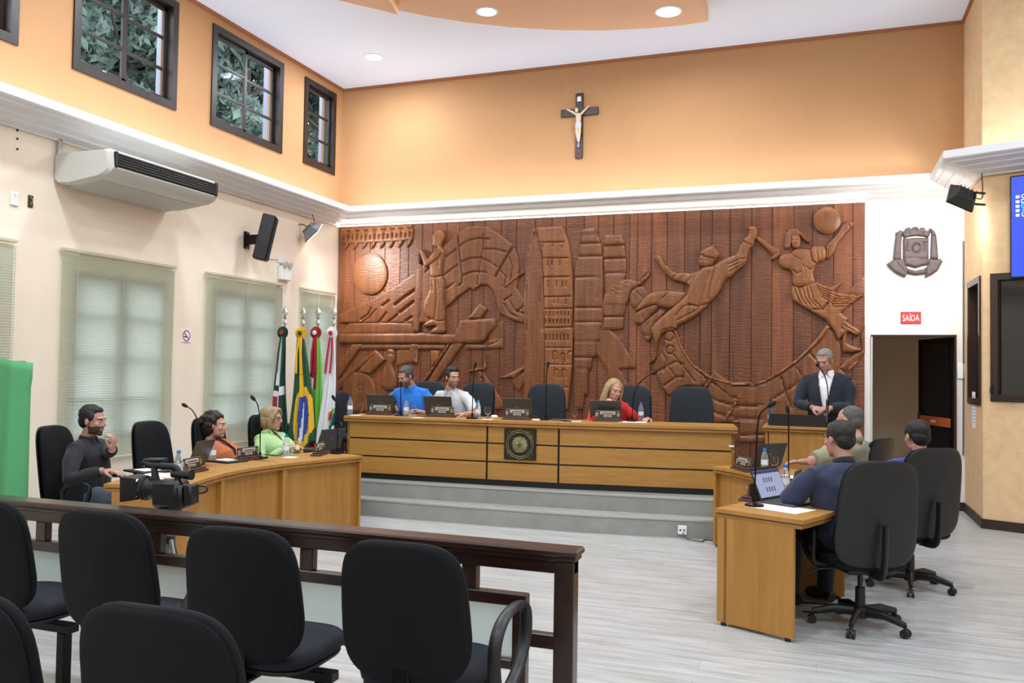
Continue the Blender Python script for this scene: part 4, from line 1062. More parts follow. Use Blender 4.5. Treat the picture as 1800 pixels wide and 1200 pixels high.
obj('screw', MB().cyl((.016, 0, .03), (.018, 0, .03), .005, n=8), M_STEEL, sw)
a = onx(53, 354, X0); wb = thing('open_wall_box', 'open dark electrical box with loose wires in the left wall', 'electrical box', (X0, a.y, a.z))
obj('recess', MB().box((.004, 0, 0), (.008, .055, .115), .002), mat('box_dark', '#3A3A22', .7), wb, 0)
obj('wire', MB().tube(spline([(.008, -.01, .045), (.02, .012, .01), (.01, -.008, -.03)], 4), .005, 6), mat('wire_yellow', '#8A8A45', .5), wb)
for k, (px, py) in enumerate(((30, 229), (30, 244), (30, 262))):
    a = onx(px, py, X0); tag(obj('wall_anchor', MB().cyl((X0 - .002, a.y, a.z), (X0 + .008, a.y, a.z), .011, n=8), M_BASEBOARD),
                             ['topmost of three screw anchors in a column near the picture’s left edge', 'middle of three screw anchors in a column on the left wall', 'lowest of three screw anchors in a column above the switch plate'][k], 'screw', 'screw anchors on the left wall')

# ---------------------------------------------------------------- booth wall: screen, notice
tv = thing('wall_screen', 'blue wall screen with white lettering, cut off by the right edge', 'screen', BS + BD * 0, math.atan2(BD.y, BD.x))
s0, zt_ = s_on_front(1778, 312); s1, zb_ = s_on_front(1780, 490)
M_SCREEN = mat('screen_blue', '#101A60', .3, emit=lin('#3050E0'), estr=1.15)
W_ = 1.85
obj('bezel', MB().box((s0 + W_ / 2, -.045, (zt_ + zb_) / 2), (W_, .06, zt_ - zb_), .006), M_BLACKPL, tv, 0)
obj('display', MB().box((s0 + W_ / 2, -.0755, (zt_ + zb_) / 2), (W_ - .03, .003, zt_ - zb_ - .03)), M_SCREEN, tv, 0)
M_SCRW = mat('screen_white', '#FFFFFF', .4, emit=(1, 1, 1), estr=1.1); M_SCRG = mat('screen_green', '#40E0A0', .4, emit=lin('#40F0A0'), estr=1.0)
for k, (py, ch) in enumerate(((348, 'C'), (356.5, 'D'), (364.5, 'G'), (372, 'J'), (380, 'L'))):
    u, z = s_on_front(1792, py); zz = z
    obj('bullet', MB().box((u, -.078, zz), (.032, .002, .026)), M_SCRW, tv, 0)
    text_mesh('lettering', ch, .055, M_SCRG if ch in 'GJ' else M_SCRW, tv, tr(u + .05, -.0785, zz) @ T_BACK, (1, 1), .0006)
nt_ = thing('notice_paper', 'white printed notice taped to the booth under the narrow window', 'notice', (1.643, onx(1712, 720, 1.643).y, onx(1712, 720, 1.643).z))
obj('sheet', MB().box((-.002, 0, 0), (.002, .20, .40)), M_PAPER, nt_, 0)
for k in range(9):
    obj('print_line', MB().box((-.0035, .0, .15 - k * .036), (.0005, .15 - .02 * (k % 3), .010)), mat('print_grey', '#9A9A9C', .7), nt_, 0)
a = s_on_front(1750, 690)
cbp = thing('booth_cable', 'black cable along the lower left corner of the booth window', 'cable', BS, math.atan2(BD.y, BD.x))
obj('cord', MB().tube(spline([(a[0] - .03, -.03, a[1] + .08), (a[0] - .035, -.035, a[1] - .0), (a[0] + .02, -.04, a[1] - .06), (a[0] + .25, -.035, a[1] - .07), (a[0] + .6, -.03, a[1] - .065)], 5), .011, 6), M_BLACKPL, cbp)

# ---------------------------------------------------------------- flags in the corner
def cloth_mat(n, c): return mat('flag_' + n, c, .75, bump=.1, bscale=300)
FM = {'g': cloth_mat('green', '#123D2C'), 'w': cloth_mat('white', '#E3E3E6'), 'r': cloth_mat('red', '#A81E2C'), 'y': cloth_mat('yellow', '#E0AE22'), 'b': cloth_mat('blue', '#2A4294'),
      'l': cloth_mat('lime', '#6DBB45'), 'o': cloth_mat('orange', '#D9542A'), 'd': cloth_mat('dark_green', '#0F4A2C')}
FK = list(FM)
def flag(px_tip, px_ros, y, label, colour, ros, spread, height=2.02, bottom=.14, seed=1, lean=0.0):
    tip = ony(px_tip, 537, y); base = Vector((tip.x + lean, y, S2))
    t = thing('flag', label, 'flag', base, 0, 'flags on poles in the corner')
    zt = tip.z - S2
    top = Vector((-lean, 0, zt))
    def on(z): return top * (z / zt)
    obj('pole', MB().tube([on(0), on(zt - .26)], .014, 10), M_STEEL, t)
    obj('base', MB().lathe([(.0, 0), (.13, 0), (.13, .02), (.05, .035), (.03, .09), (0, .09)], 20), M_BLACKMET, t)
    fin = [(0, -.28), (.017, -.28), (.012, -.25), (.03, -.235), (.034, -.215), (.02, -.195), (.011, -.18), (.02, -.165), (.045, -.155), (.02, -.14), (.045, -.09), (.026, -.05), (0, 0)]
    mb = MB(tr(*top)); mb.lathe(fin, 12, sy=.45); obj('spear_finial', mb, M_CHROME, t, 40)
    zr = zt - .345
    rb = MB(tr(on(zr).x, -.03, zr) @ rx(R(90)))
    nP = 22; vs = [Vector((0, 0, .03))]; fs = []
    for k in range(nP * 2):
        a_ = PI * k / nP; rr = .085 if k % 2 else .078
        vs.append(Vector((rr * math.cos(a_), rr * math.sin(a_), .012 * (k % 2))))
    for k in range(nP * 2): fs.append((0, 1 + k, 1 + (k + 1) % (nP * 2)))
    rb.add(vs, fs); ro = obj('rosette', rb, FM[ros[0]], t, 0)
    cb_ = MB(tr(on(zr).x, -.064, zr) @ rx(R(90))).lathe([(0, 0), (.03, 0), (.028, .008), (0, .012)], 14)
    obj('rosette_centre', cb_, FM[ros[1]], ro)
    # draped cloth
    rnd = random.Random(seed); NU, NV = 46, 40
    ph = [rnd.uniform(0, 6.28) for _ in range(3)]
    mb = MB(); vs = []; fs = []; mi = []
    for j in range(NV + 1):
        v = j / NV; z = zr - .05 - v * (zr - .05 - bottom)
        c = on(z); wdt = spread[0] + (spread[1] - spread[0]) * v ** .8; 
        for i in range(NU + 1):
            u = i / NU; a_ = u * 2 - 1
            fold = math.sin(a_ * 9 + ph[0] + .8 * v) * .5 + .5 * math.sin(a_ * 15 + ph[1])
            x = c.x + a_ * wdt + spread[2] * v + .012 * math.sin(6 * v + ph[2])
            yy = -.02 - .05 * (.35 + v) * (1 - a_ * a_ * .6) + fold * .028 * (.4 + v)
            dz = .05 * v * v * math.sin(a_ * 4 + ph[1]) + (.16 * abs(a_) if v == 1 else .12 * abs(a_) * v ** 3)
            vs.append(Vector((x, yy, z + dz)))
    for j in range(NV):
        for i in range(NU):
            fs.append((j * (NU + 1) + i, j * (NU + 1) + i + 1, (j + 1) * (NU + 1) + i + 1, (j + 1) * (NU + 1) + i))
            mi.append(FK.index(colour((i + .5) / NU * 2 - 1, (j + .5) / NV)))
    mb.add(vs, fs); me = mb.mesh('cloth'); me.polygons.foreach_set('material_index', mi); me.polygons.foreach_set('use_smooth', [True] * len(fs))
    for k in FK: me.materials.append(FM[k])
    o = bpy.data.objects.new('cloth', me); COL.objects.link(o); o.parent = t
    sm = o.modifiers.new('thickness', 'SOLIDIFY'); sm.thickness = .004
    # ribbon ends
    for s in (-1, 1):
        obj('ribbon', MB().tube([(on(zr).x + s * .015, -.05, zr - .05), (on(zr).x + s * .03, -.075, zr - .25), (on(zr).x + s * .035 + spread[2] * .3, -.09, zr - .5)], .014, 6, flat=.2, upv=(1, 0, 0)), FM[ros[2]], t)
    return t
def c1(a, v):
    if v < .42: return 'w' if -.35 < a < .12 else 'g'
    if a < -.05 and .47 < v < .74: return 'r' if (.53 < v < .68 and a < -.2) else 'w'
    if v < .50 and -.1 < a < .8: return 'w'
    if -.12 < a < .02: return 'w'
    return 'g'
def c2(a, v):
    if v < .42: return 'y' if -.18 < a < .32 else 'd'
    e = ((a - .25) / .75) ** 2 + ((v - .68) / .26) ** 2
    if e < .55:
        return 'w' if abs((a - .22) + .6 * (v - .68)) < .075 and v > .55 else 'b'
    if e < 1.25: return 'y'
    return 'd'
def c3(a, v):
    if a > .35: return 'l'
    if v < .36: return 'r'
    if v < .45: return 'w' if a < -.3 else 'r'
    if v < .80: return 'l' if a > -.7 else 'w'
    return 'r'
def c4(a, v):
    if v > .62 and a > .25:
        k = int((v - .62) * 18 + a * 3) % 6
        return 'worlbd'[k] if a > .45 else ('o' if v < .70 else 'w')
    return 'w'
flag(501, 499, 9.15, 'dark green, white and red flag on a pole, leftmost of the four', c1, ('g', 'r', 'g'), (.035, .15, -.02), seed=3)
flag(533, 539, 9.05, 'green and yellow flag with a blue disc on a pole', c2, ('y', 'g', 'y'), (.045, .20, .05), seed=5)
flag(559, 563, 9.25, 'red, white and lime green flag on a pole', c3, ('r', 'w', 'r'), (.04, .14, .05), seed=8)
flag(587, 581, 9.15, 'white flag with small coloured stripes, rightmost of the four', c4, ('w', 'r', 'r'), (.035, .14, -.05), seed=11)

# ---------------------------------------------------------------- green backdrop cloth
M_GREEN = mat('chroma_green', '#58A56E', .8, bump=.05, bscale=200)
p = ony(46, 634, 4.75)
gs = thing('green_screen', 'bright green cloth backdrop on a frame at the left edge', 'backdrop', (p.x - .45, 4.75, 0))
NU, NV = 40, 24; mb = MB(); vs = []; fs = []
for j in range(NV + 1):
    for i in range(NU + 1):
        u = i / NU; v = j / NV
        x = -.55 + 1.0 * u; z = 1.6 * (1 - v) + .03 * v
        yy = .025 * math.sin(u * 26) * (.3 + v) + .015 * math.sin(u * 11 + 2 * v)
        if u > .9: yy += (u - .9) * .9; x -= (u - .9) * .35 * v + (.012 if v > .1 else 0)
        vs.append(Vector((x, yy - .02, z - .02 * math.sin(u * 7) * (v < .05))))
for j in range(NV):
    for i in range(NU):
        fs.append((j * (NU + 1) + i, j * (NU + 1) + i + 1, (j + 1) * (NU + 1) + i + 1, (j + 1) * (NU + 1) + i))
mb.add(vs, fs); o = obj('cloth', mb, M_GREEN, gs, 180); sm = o.modifiers.new('thickness', 'SOLIDIFY'); sm.thickness = .006
obj('crossbar', MB().tube([(-.57, .03, 1.585), (.40, .03, 1.585)], .014, 8), M_STEEL, gs)
for x in (-.5, .36):
    obj('upright', MB().tube([(x, .045, 0), (x, .045, 1.585)], .013, 8), M_STEEL, gs)
    obj('foot', MB().tube([(x, -.22, .012), (x, .26, .012)], .012, 8), M_STEEL, gs)

# ---------------------------------------------------------------- outside: pillars and trees
M_PILLAR = mat('pillar_white', '#8A90A0', .7)
for n, (px0, px1, py) in enumerate(((277, 291, 120), (466, 482, 190), (564, 577, 230), (-20, -6, 40))):
    xo = X0 - .75
    a, b = onx(px0, py, xo), onx(px1, py, xo)
    w_ = abs(b.y - a.y); struct('trim_%d' % (8 + n), MB().box((xo - .04, (a.y + b.y) / 2 + .03, 3.4), (.08, w_ - .06, 6.8)), M_PILLAR)
struct('ground_outside', MB().box((-22, 6, -.3), (29.5, 60, .1)), mat('outside_ground', '#6E7566', .9))
M_LEAF = mat('tree_leaf', '#54665A', .7, var=.45, vscale=2.5)
M_LEAF2 = mat('tree_leaf_pale', '#8B9A88', .7, var=.3, vscale=2.5)
M_BARK = mat('bark', '#4B4038', .9, bump=.4, bscale=12)
def tree(label, x, y, h, r, n, m, seed):
    rnd = random.Random(seed)
    t = thing('tree', label, 'tree', (x, y, -.25), 0, 'trees outside the windows')
    tk = MB(); tk.tube(spline([(0, 0, 0), (.1, .1, h * .35), (-.1, 0, h * .7), (0, .1, h * .92)], 3), [.22, .21, .2, .18, .16, .14, .12, .1, .08, .05], 8)
    for k in range(7):
        a = rnd.uniform(0, 6.28); z0 = h * rnd.uniform(.4, .75)
        tk.tube([(0, 0, z0), (r * .4 * math.cos(a), r * .4 * math.sin(a), z0 + .6), (r * .75 * math.cos(a), r * .75 * math.sin(a), z0 + 1.3)], [.08, .05, .02], 6)
    obj('trunk', tk, M_BARK, t)
    lv = MB(); cl = [(Vector((rnd.gauss(0, r * .45), rnd.gauss(0, r * .45), h * rnd.uniform(.48, 1.0))), rnd.uniform(.45, .95)) for _ in range(26)]
    vs = []; fs = []
    for i in range(n):
        c, s = rnd.choice(cl)
        d = Vector((rnd.gauss(0, 1), rnd.gauss(0, 1), rnd.gauss(0, 1))).normalized() * s * rnd.uniform(.55, 1.0)
        p0 = c + d; u = Vector((rnd.gauss(0, 1), rnd.gauss(0, 1), rnd.gauss(0, 1))).normalized(); w = u.orthogonal().normalized()
        L_ = rnd.uniform(.11, .19)
        o_ = len(vs); vs += [p0 - u * L_, p0 + w * L_ * .4, p0 + u * L_, p0 - w * L_ * .4]; fs.append((o_, o_ + 1, o_ + 2, o_ + 3))
    lv.add(vs, fs); obj('foliage', lv, m, t, 0, fix=False)
tree('tall dark leafy tree outside, seen through the leftmost clerestory window', -12.6, 9.2, 11.5, 1.9, 30000, M_LEAF, 1)
tree('dark leafy tree outside, seen through the large left clerestory window', -13.2, 13.4, 11.0, 1.9, 26000, M_LEAF, 2)
tree('dense green tree outside, seen through the middle clerestory window', -12.8, 16.7, 11.8, 2.0, 34000, M_LEAF, 3)
tree('dark tree outside, seen through the narrow window by the corner', -12.4, 19.9, 12.0, 2.0, 34000, M_LEAF, 5)
tree('pale sparse tree standing behind the other trees outside', -19.5, 17.0, 13.0, 2.6, 22000, M_LEAF2, 4)
# ================================================================== FURNITURE
ZT = .73           # councillors' desk height
ZH = S2 + .695     # head table height

def slab(mb, poly, z0, z1): mb.prism([(p[0], p[1]) for p in poly], z0, z1)

# ---------------------------------------------------------------- head table
HP = [Vector((*zpt(634, 840, S2), 0)), Vector((*zpt(855, 852.5, S2), 0)), Vector((*zpt(981, 859.5, S2), 0)), Vector((*zpt(1255, 871, S2), 0))]
d01 = (HP[1] - HP[0]).normalized(); d23 = (HP[3] - HP[2]).normalized()
# stretch the outer facets to the ends seen in the photograph
def ray_line(px, py, A, d):
    """point where the vertical plane through A along d meets the pixel ray"""
    n = Vector((-d.y, d.x, 0)); r_ = ray(px, py); t = (A - CAM).dot(n) / r_.dot(n); return CAM + r_ * t
pl = ray_line(610, 790, HP[0], d01); pr_ = ray_line(1291, 800, HP[3], d23)
HP[0] = Vector((pl.x, pl.y, 0)); HP[3] = Vector((pr_.x, pr_.y, 0))
table = thing('head_table', 'long head table with oak panels and black joints on the dais', 'table', (HP[1].x, HP[1].y + .3, S2))
TI = world_in(table)
def off(poly, d):
    """offset an open polyline towards the room (+d) or back (-d)"""
    return [Vector((q.x, q.y, 0)) for q in offset_path(poly, d)]
fr = HP; back = off(HP, -.62)
core = off(HP, -.02)
mb = MB(TI)
slab(mb, core + off(HP, -.10)[::-1], S2, ZH - .06)
obj('core', mb, M_BLACKPL, table, 0)
rows = [(S2 + .065, S2 + .245), (S2 + .262, S2 + .442), (S2 + .459, S2 + .628)]
for i in range(3):
    a, b = HP[i], HP[i + 1]; t_ = (b - a).normalized(); n_ = Vector((t_.y, -t_.x, 0))
    A = a + t_ * (.012 if i else 0); B = b - t_ * (.012 if i < 2 else 0)
    for z0, z1 in rows:
        mb = MB(TI); slab(mb, [A, B, B - n_ * .018, A - n_ * .018], z0, z1)
        obj('front_panel', mb, M_DESKH, table, 0)
topf = off(HP, .045); topb = back
for i in range(3):
    a, b, c, d = topf[i], topf[i + 1], topb[i + 1], topb[i]
    if i == 0: a = a - d01 * .03; d = d - d01 * .03
    if i == 2: b = b + d23 * .03; c = c + d23 * .03
    t_ = (b - a).normalized() * .002
    mb = MB(TI); slab(mb, [a + t_, b - t_, c - t_, d + t_], ZH - .028, ZH); obj('top_slab', mb, M_DESKH, table, 0)
    e = Vector((0, .012, 0))
    mb = MB(TI); slab(mb, [a + t_ + e, b - t_ + e, c - t_, d + t_], ZH - .036, ZH - .028); obj('shadow_joint', mb, M_BLACKPL, table, 0)
    mb = MB(TI); slab(mb, [a + t_ + e * .3, b - t_ + e * .3, c - t_, d + t_], ZH - .060, ZH - .036); obj('under_slab', mb, M_DESKEDGE, table, 0)
for k, d_ in ((0, d01), (3, d23)):
    a, b = HP[k], back[k]; s_ = .03 if k == 0 else -.03
    mb = MB(TI); slab(mb, [a, b, b + d_ * s_, a + d_ * s_], S2, ZH - .06); obj('end_panel', mb, M_DESK, table, 0)
# sticker on the right panel
p = ray_line(1286, 785.5, HP[3], d23); st = MB(TI).box((p.x, p.y - .004, p.z + .01), (.05, .004, .018)); obj('sticker', st, M_WHITE, table, 0)

# emblem plaque on the middle facet
dm_ = (HP[2] - HP[1]).normalized(); e0 = ray_line(887.5, 752.5, HP[1], dm_); e1 = ray_line(942.5, 809, HP[1], dm_)
ec = (e0 + e1) / 2; ew = (Vector((e1.x, e1.y, 0)) - Vector((e0.x, e0.y, 0))).length; eh = e0.z - e1.z
em = thing('emblem_plaque', 'square dark plaque with a round national arms on the head table front', 'plaque', (ec.x, ec.y - .004, e1.z), math.atan2(dm_.y, dm_.x))
M_BRONZE = mat('plaque_dark', '#241A12', .5, .3); M_BRASS = mat('plaque_brass', '#8C8460', .4, .7, var=.2, vscale=60); M_PLAQ = mat('plaque_field', '#3D352C', .6)
obj('frame', MB().box((0, -.008, eh / 2), (ew, .016, eh), .003), M_BRONZE, em, 0)
for k in range(4):
    T = tr(0, -.016, eh / 2) @ ry(PI / 2 * k) 
    q = ew / 2 - .03
    mb = MB(T); mb.add([Vector((-q + .012, 0, q)), Vector((q - .012, 0, q)), Vector((0, -.012, .01))], [(0, 1, 2)]); obj('facet', mb, M_PLAQ, em, 0)
Tm = tr(0, -.018, eh / 2) @ rx(R(90))
obj('disc', MB(Tm).lathe([(.0, .004), (.150, .004), (.150, -.004), (.0, -.004)], 40), M_BRONZE, em)
for r0 in (.148, .128):
    mb = MB(Tm); mb.tube([(r0 * math.cos(2 * PI * k / 48), r0 * math.sin(2 * PI * k / 48), .006) for k in range(49)], .006, 6, caps=False); obj('ring', mb, M_BRASS, em, 60)
star = MB(Tm); vs = [Vector((0, 0, .02))]; fs = []
for k in range(40):
    a_ = 2 * PI * k / 40; rr = .092 if k % 2 else .074; vs.append(Vector((rr * math.cos(a_), rr * math.sin(a_), .006)))
for k in range(40): fs.append((0, 1 + k, 1 + (k + 1) % 40))
star.add(vs, fs); obj('sunburst', star, M_BRASS, em, 0)
st5 = MB(Tm); vs = [Vector((0, 0, .034))]; fs = []
for k in range(10):
    a_ = PI / 2 + 2 * PI * k / 10; rr = .05 if k % 2 == 0 else .022; vs.append(Vector((rr * math.cos(a_), rr * math.sin(a_), .016)))
for k in range(10): fs.append((0, 1 + k, 1 + (k + 1) % 10))
st5.add(vs, fs); obj('star', st5, mat('plaque_gold', '#B09A4A', .35, .8), em, 0)
obj('centre', MB(Tm).lathe([(0, .036), (.018, .034), (.02, .018)], 20), mat('plaque_blue', '#2D4A4A', .5), em)
obj('ribbon', MB(Tm).box((0, -.075, .014), (.09, .016, .008), .002), M_BRASS, em, 0)

# ---------------------------------------------------------------- councillors' desks: two curved rows of units
def desk_unit(label, front, depth_dir, name='council_desk', near_end=False, z=ZT):
    """front: list of points along the curved front (plan); depth_dir: function i -> outward unit vector"""
    n = len(front); bk = [front[i] + depth_dir(i) * .56 for i in range(n)]
    c = (front[n // 2] + bk[n // 2]) / 2
    t = thing(name, label, 'desk', (c.x, c.y, 0), 0, 'curved councillor desks')
    I = world_in(t)
    def inner(d): return [front[i] + depth_dir(i) * d for i in range(n)]
    mb = MB(I); slab(mb, inner(-.03) + bk[::-1], z - .026, z); obj('top', mb, M_DESKH, t, 0)
    mb = MB(I); slab(mb, inner(-.012) + inner(.55)[::-1], z - .033, z - .026); obj('shadow_joint', mb, M_BLACKPL, t, 0)
    mb = MB(I); slab(mb, inner(-.022) + inner(.55)[::-1], z - .055, z - .033); obj('under_slab', mb, M_DESKEDGE, t, 0)
    mb = MB(I); slab(mb, inner(.035) + inner(.055)[::-1], .02, z - .055); obj('modesty_panel', mb, M_DESK, t, 30)
    for i in (0, n - 1):
        a = front[i]; o_ = depth_dir(i); s_ = (front[1] - front[0]).normalized() if i == 0 else (front[n - 2] - front[n - 1]).normalized()
        q = [a + o_ * -.012, a + o_ * .50, a + o_ * .50 + s_ * .025, a - o_ * .012 + s_ * .025]
        mb = MB(I); slab(mb, q, .02, z - .055); obj('end_panel', mb, M_DESK, t, 0)
        for e in (.03, .46):
            pp = a + o_ * e + s_ * .0125; mb = MB(I); mb.cyl((pp.x, pp.y, 0), (pp.x, pp.y, .022), .018, n=10); obj('foot', mb, M_BLACKPL, t)
    return t
def resample(pts, n):
    sp = spline(pts, 8); L_ = [0]
    for a, b in zip(sp[:-1], sp[1:]): L_.append(L_[-1] + (b - a).length)
    out = []
    for k in range(n + 1):
        s_ = L_[-1] * k / n; i = max(j for j in range(len(L_)) if L_[j] <= s_ + 1e-9); i = min(i, len(sp) - 2)
        f_ = (s_ - L_[i]) / max(1e-9, L_[i + 1] - L_[i]); out.append(sp[i].lerp(sp[i + 1], min(1, f_)))
    return out
def unit(vx, vy): v = Vector((vx, vy, 0)); return v.normalized()
def row(front_px, labels, cuts, side, extra=None):
    P = [Vector((*zpt(x, y, ZT), 0)) for x, y in front_px] if extra is None else extra
    for k, (i0, i1) in enumerate(cuts):
        seg = resample(P[i0:i1 + 1], 8)
        def dd(i, seg=seg):
            a = seg[max(0, i - 1)]; b = seg[min(len(seg) - 1, i + 1)]; t_ = (b - a).normalized()
            v = Vector((t_.y, -t_.x, 0)); return v * side
        desk_unit(labels[k], seg, dd)
LFX = [(634, 800), (570, 806.5), (500, 813.5), (440, 821.5), (390, 831), (352, 841.5), (320, 852.5)]
LP = [Vector((*zpt(x, y, ZT), 0)) for x, y in LFX]
row(LFX, ['curved oak desk unit before the woman in green, nearest the head table', 'middle curved oak desk unit before the woman in orange', 'curved oak desk unit beside the video camera, at the near end of the row'],
    [(0, 2), (2, 4), (4, 6)], 1 if LP[0].y > LP[-1].y else -1)
RP = [Vector(p) for p in ((-.585, 5.555, 0), (-.45, 5.87, 0), (-.355, 6.22, 0), (-.31, 6.58, 0), (-.335, 6.97, 0), (-.43, 7.37, 0), (-.55, 7.64, 0), (-.70, 7.83, 0), (-.885, 8.0, 0))]
row(None, ['oak desk unit with the open laptop, nearest on the right side', 'curved oak desk unit on the right reaching to the dais steps'], [(0, 3), (3, 8)], 1, RP)

# ---------------------------------------------------------------- speaker's stand
PZ = S1
yp = 9.05
a = ony(1341, 748, yp); b = ony(1476, 748, yp)
pod_z = a.z
pod = thing('podium', 'oak speaking desk with a raised black lectern at the right of the dais', 'podium', ((a.x + b.x) / 2, yp, PZ))
pw = b.x - a.x; ph = pod_z - PZ
obj('top_slab', MB().box((0, .26, ph - .012), (pw, .58, .026), .002), M_DESKH, pod, 0)
obj('under_slab', MB().box((0, .265, ph - .042), (pw - .01, .56, .022), .002), M_DESKEDGE, pod, 0)
obj('front_panel', MB().box((-pw * .29, .03, (ph - .055) / 2), (pw * .26, .02, ph - .055), .002), M_DESK, pod, 0)
obj('front_panel', MB().box((pw * .15, .03, (ph - .055) / 2), (pw * .60, .02, ph - .055), .002), M_DESK, pod, 0)
for s_ in (-1, 1):
    obj('side_panel', MB().box((s_ * (pw / 2 - .035), .27, (ph - .055) / 2), (.025, .50, ph - .055), .002), M_DESK, pod, 0)
lx0, lx1 = ony(1353, 735, yp + .1).x - (a.x + b.x) / 2, ony(1452, 735, yp + .1).x - (a.x + b.x) / 2
lz = ony(1400, 722, yp + .1).z - ony(1400, 743, yp + .1).z
lect = obj('lectern', MB().prism([(.06, ph), (.50, ph), (.50, ph + lz * .55), (.06, ph + lz)], lx0, lx1, lambda v: (v[2], v[0], v[1])), M_BLACKPL, pod, 0)
for x_ in (lx0 - .012, lx1 - .0):
    pf = [(.05, ph), (.48, ph), (.48, ph + lz), (.40, ph + lz + .12), (.28, ph + lz + .17), (.16, ph + lz + .12), (.06, ph + lz)]
    obj('side_wing', MB().prism(smooth_poly(pf, 2), x_, x_ + .014, lambda v: (v[2], v[0], v[1])), M_BLACKPL, lect, 30)

# low side desk by the flags
a = ony(607, 748, 9.55); b = ony(500, 748, 9.55)
sd = thing('side_desk', 'low reddish side desk between the flags and the head table', 'desk', ((a.x + b.x) / 2 , 9.75, S2))
w_ = a.x - b.x; h_ = a.z - S2
obj('top', MB().box((0, 0, h_ - .015), (w_, .45, .03), .003), M_DESKH, sd, 0)
M_REDWD = wood('reddish_wood', '#5B2E1C', '#7A4128', .45, (6, 6, .8), .03)
for x_ in (-w_ / 2 + .03, w_ / 2 - .03): obj('side_panel', MB().box((x_, 0, (h_ - .03) / 2), (.03, .42, h_ - .03), .002), M_REDWD, sd, 0)
obj('front_panel', MB().box((0, -.17, (h_ - .03) / 2 + .03), (w_ - .09, .02, h_ - .1), .002), M_REDWD, sd, 0)

# ---------------------------------------------------------------- chairs
def pad(mb, w, h, th, e=4.0, taper=0.0, curve=.03, bulge=.015, n=44, M=Matrix.Identity(4)):
    """rounded cushion in the XZ plane, front towards +Y"""
    def ring(r, y):
        out = []
        for k in range(n):
            a = 2 * PI * k / n; c, s = math.cos(a), math.sin(a)
            x = math.copysign(abs(c) ** (2 / e), c) * w / 2; z = math.copysign(abs(s) ** (2 / e), s) * h / 2
            x *= 1 - taper * (z / h); x *= r; z *= r
            out.append(M @ Vector((x, y + curve * (2 * x / w) ** 2, z)))
        return out
    prof = [(.02, th / 2 + bulge), (.5, th / 2 + bulge * .8), (.8, th / 2 + bulge * .3), (.93, th / 2 - .004), (.985, th / 4), (1.0, 0), (.985, -th / 4), (.93, -th / 2 + .004), (.8, -th / 2), (.02, -th / 2 - .004)]
    mb.loft([ring(r, y) for r, y in prof])
    return mb
def office_chair(label, group, fab, high=True):
    t = thing('swivel_chair', label, 'chair', (0, 0, 0), 0, group)
    bw, bh = (.50, .655) if high else (.44, .56)
    Mb = tr(0, -.25, .40 + bh / 2 + .02) @ rx(R(8))
    obj('backrest', pad(MB(), bw, bh, .045, 4.2, .16, .045, .018, M=Mb @ tr(0, .02, 0)), fab, t, 60)
    obj('back_shell', pad(MB(), bw + .012, bh + .012, .02, 4.2, .16, .045, -.0, M=Mb @ tr(0, -.012, 0)), M_BLACKPL, t, 60)
    obj('seat', pad(MB(), .49, .46, .07, 4.0, .0, .0, .012, M=tr(0, .02, .425) @ rx(R(90))), fab, t, 60)
    obj('seat_pan', MB().box((0, .0, .375), (.30, .30, .035), .01), M_BLACKPL, t, 0)
    obj('back_bracket', MB().tube(spline([(0, -.10, .37), (0, -.26, .38), (0, -.30, .47), (0, -.315, .69)], 4), [.03] * 13, 8, flat=.5, upv=(0, 1, 0)), M_BLACKPL, t)
    for s in (-1, 1):
        pts = spline([(s * .20, .05, .385), (s * .28, .05, .40), (s * .295, .02, .50), (s * .295, .01, .60), (s * .29, .08, .64), (s * .285, .20, .635), (s * .29, .21, .54), (s * .28, .12, .42), (s * .2, .10, .385)], 4)
        obj('armrest', MB().tube(pts, .021, 8, flat=.8), M_BLACKPL, t, 60)
    obj('lever', MB().tube(spline([(-.10, .02, .365), (-.24, .03, .36), (-.32, .05, .335)], 3), .007, 6), M_BLACKPL, t)
    obj('gas_column', MB().tube([(0, 0, .10), (0, 0, .25), (0, 0, .251), (0, 0, .365)], [.032, .030, .016, .016], 14), M_BLACKPL, t)
    base = MB(); base.lathe([(0, .06), (.045, .06), (.05, .08), (.045, .13), (0, .135)], 16)
    for k in range(5):
        a_ = 2 * PI * k / 5 + .3; c_, s_ = math.cos(a_), math.sin(a_)
        base.tube([(.03 * c_, .03 * s_, .10), (.16 * c_, .16 * s_, .105), (.29 * c_, .29 * s_, .075)], [.034, .028, .02], 8, flat=.75)
    obj('star_base', base, M_BLACKPL, t, 50)
    for k in range(5):
        a_ = 2 * PI * k / 5 + .3; c_, s_ = math.cos(a_), math.sin(a_); x_, y_ = .29 * c_, .29 * s_
        mb = MB()
        for q in (-1, 1): mb.cyl((x_ - s_ * q * .006 , y_ + c_ * q * .006, .027), (x_ - s_ * q * .024, y_ + c_ * q * .024, .027), .027, n=14)
        mb.cyl((x_, y_, .03), (x_, y_, .075), .009, n=8); mb.box((x_, y_, .045), (.03, .03, .02), .006)
        obj('caster', mb, M_BLACKPL, t, 40)
    return t
P0 = office_chair('black swivel chair with the navy-shirted man, right foreground', 'swivel chairs of the councillors', M_BLACKFAB)
CH_USED = []
def place_chair(loc, ang, label, group=None, fab=None):
    """ang: direction the sitter faces, degrees from +Y towards -X"""
    if not CH_USED: o = P0; o.location = loc; o.rotation_euler = (0, 0, R(ang)); o['label'] = label
    else: o = dup(P0, loc, R(ang), label)
    if group: o['group'] = group
    CH_USED.append(o)
    if fab is not None:
        for ch in o.children:
            if ch.name.split('.')[0] in ('backrest', 'seat'):
                ch.data = ch.data.copy(); ch.data.materials.clear(); ch.data.materials.append(fab)
    return o
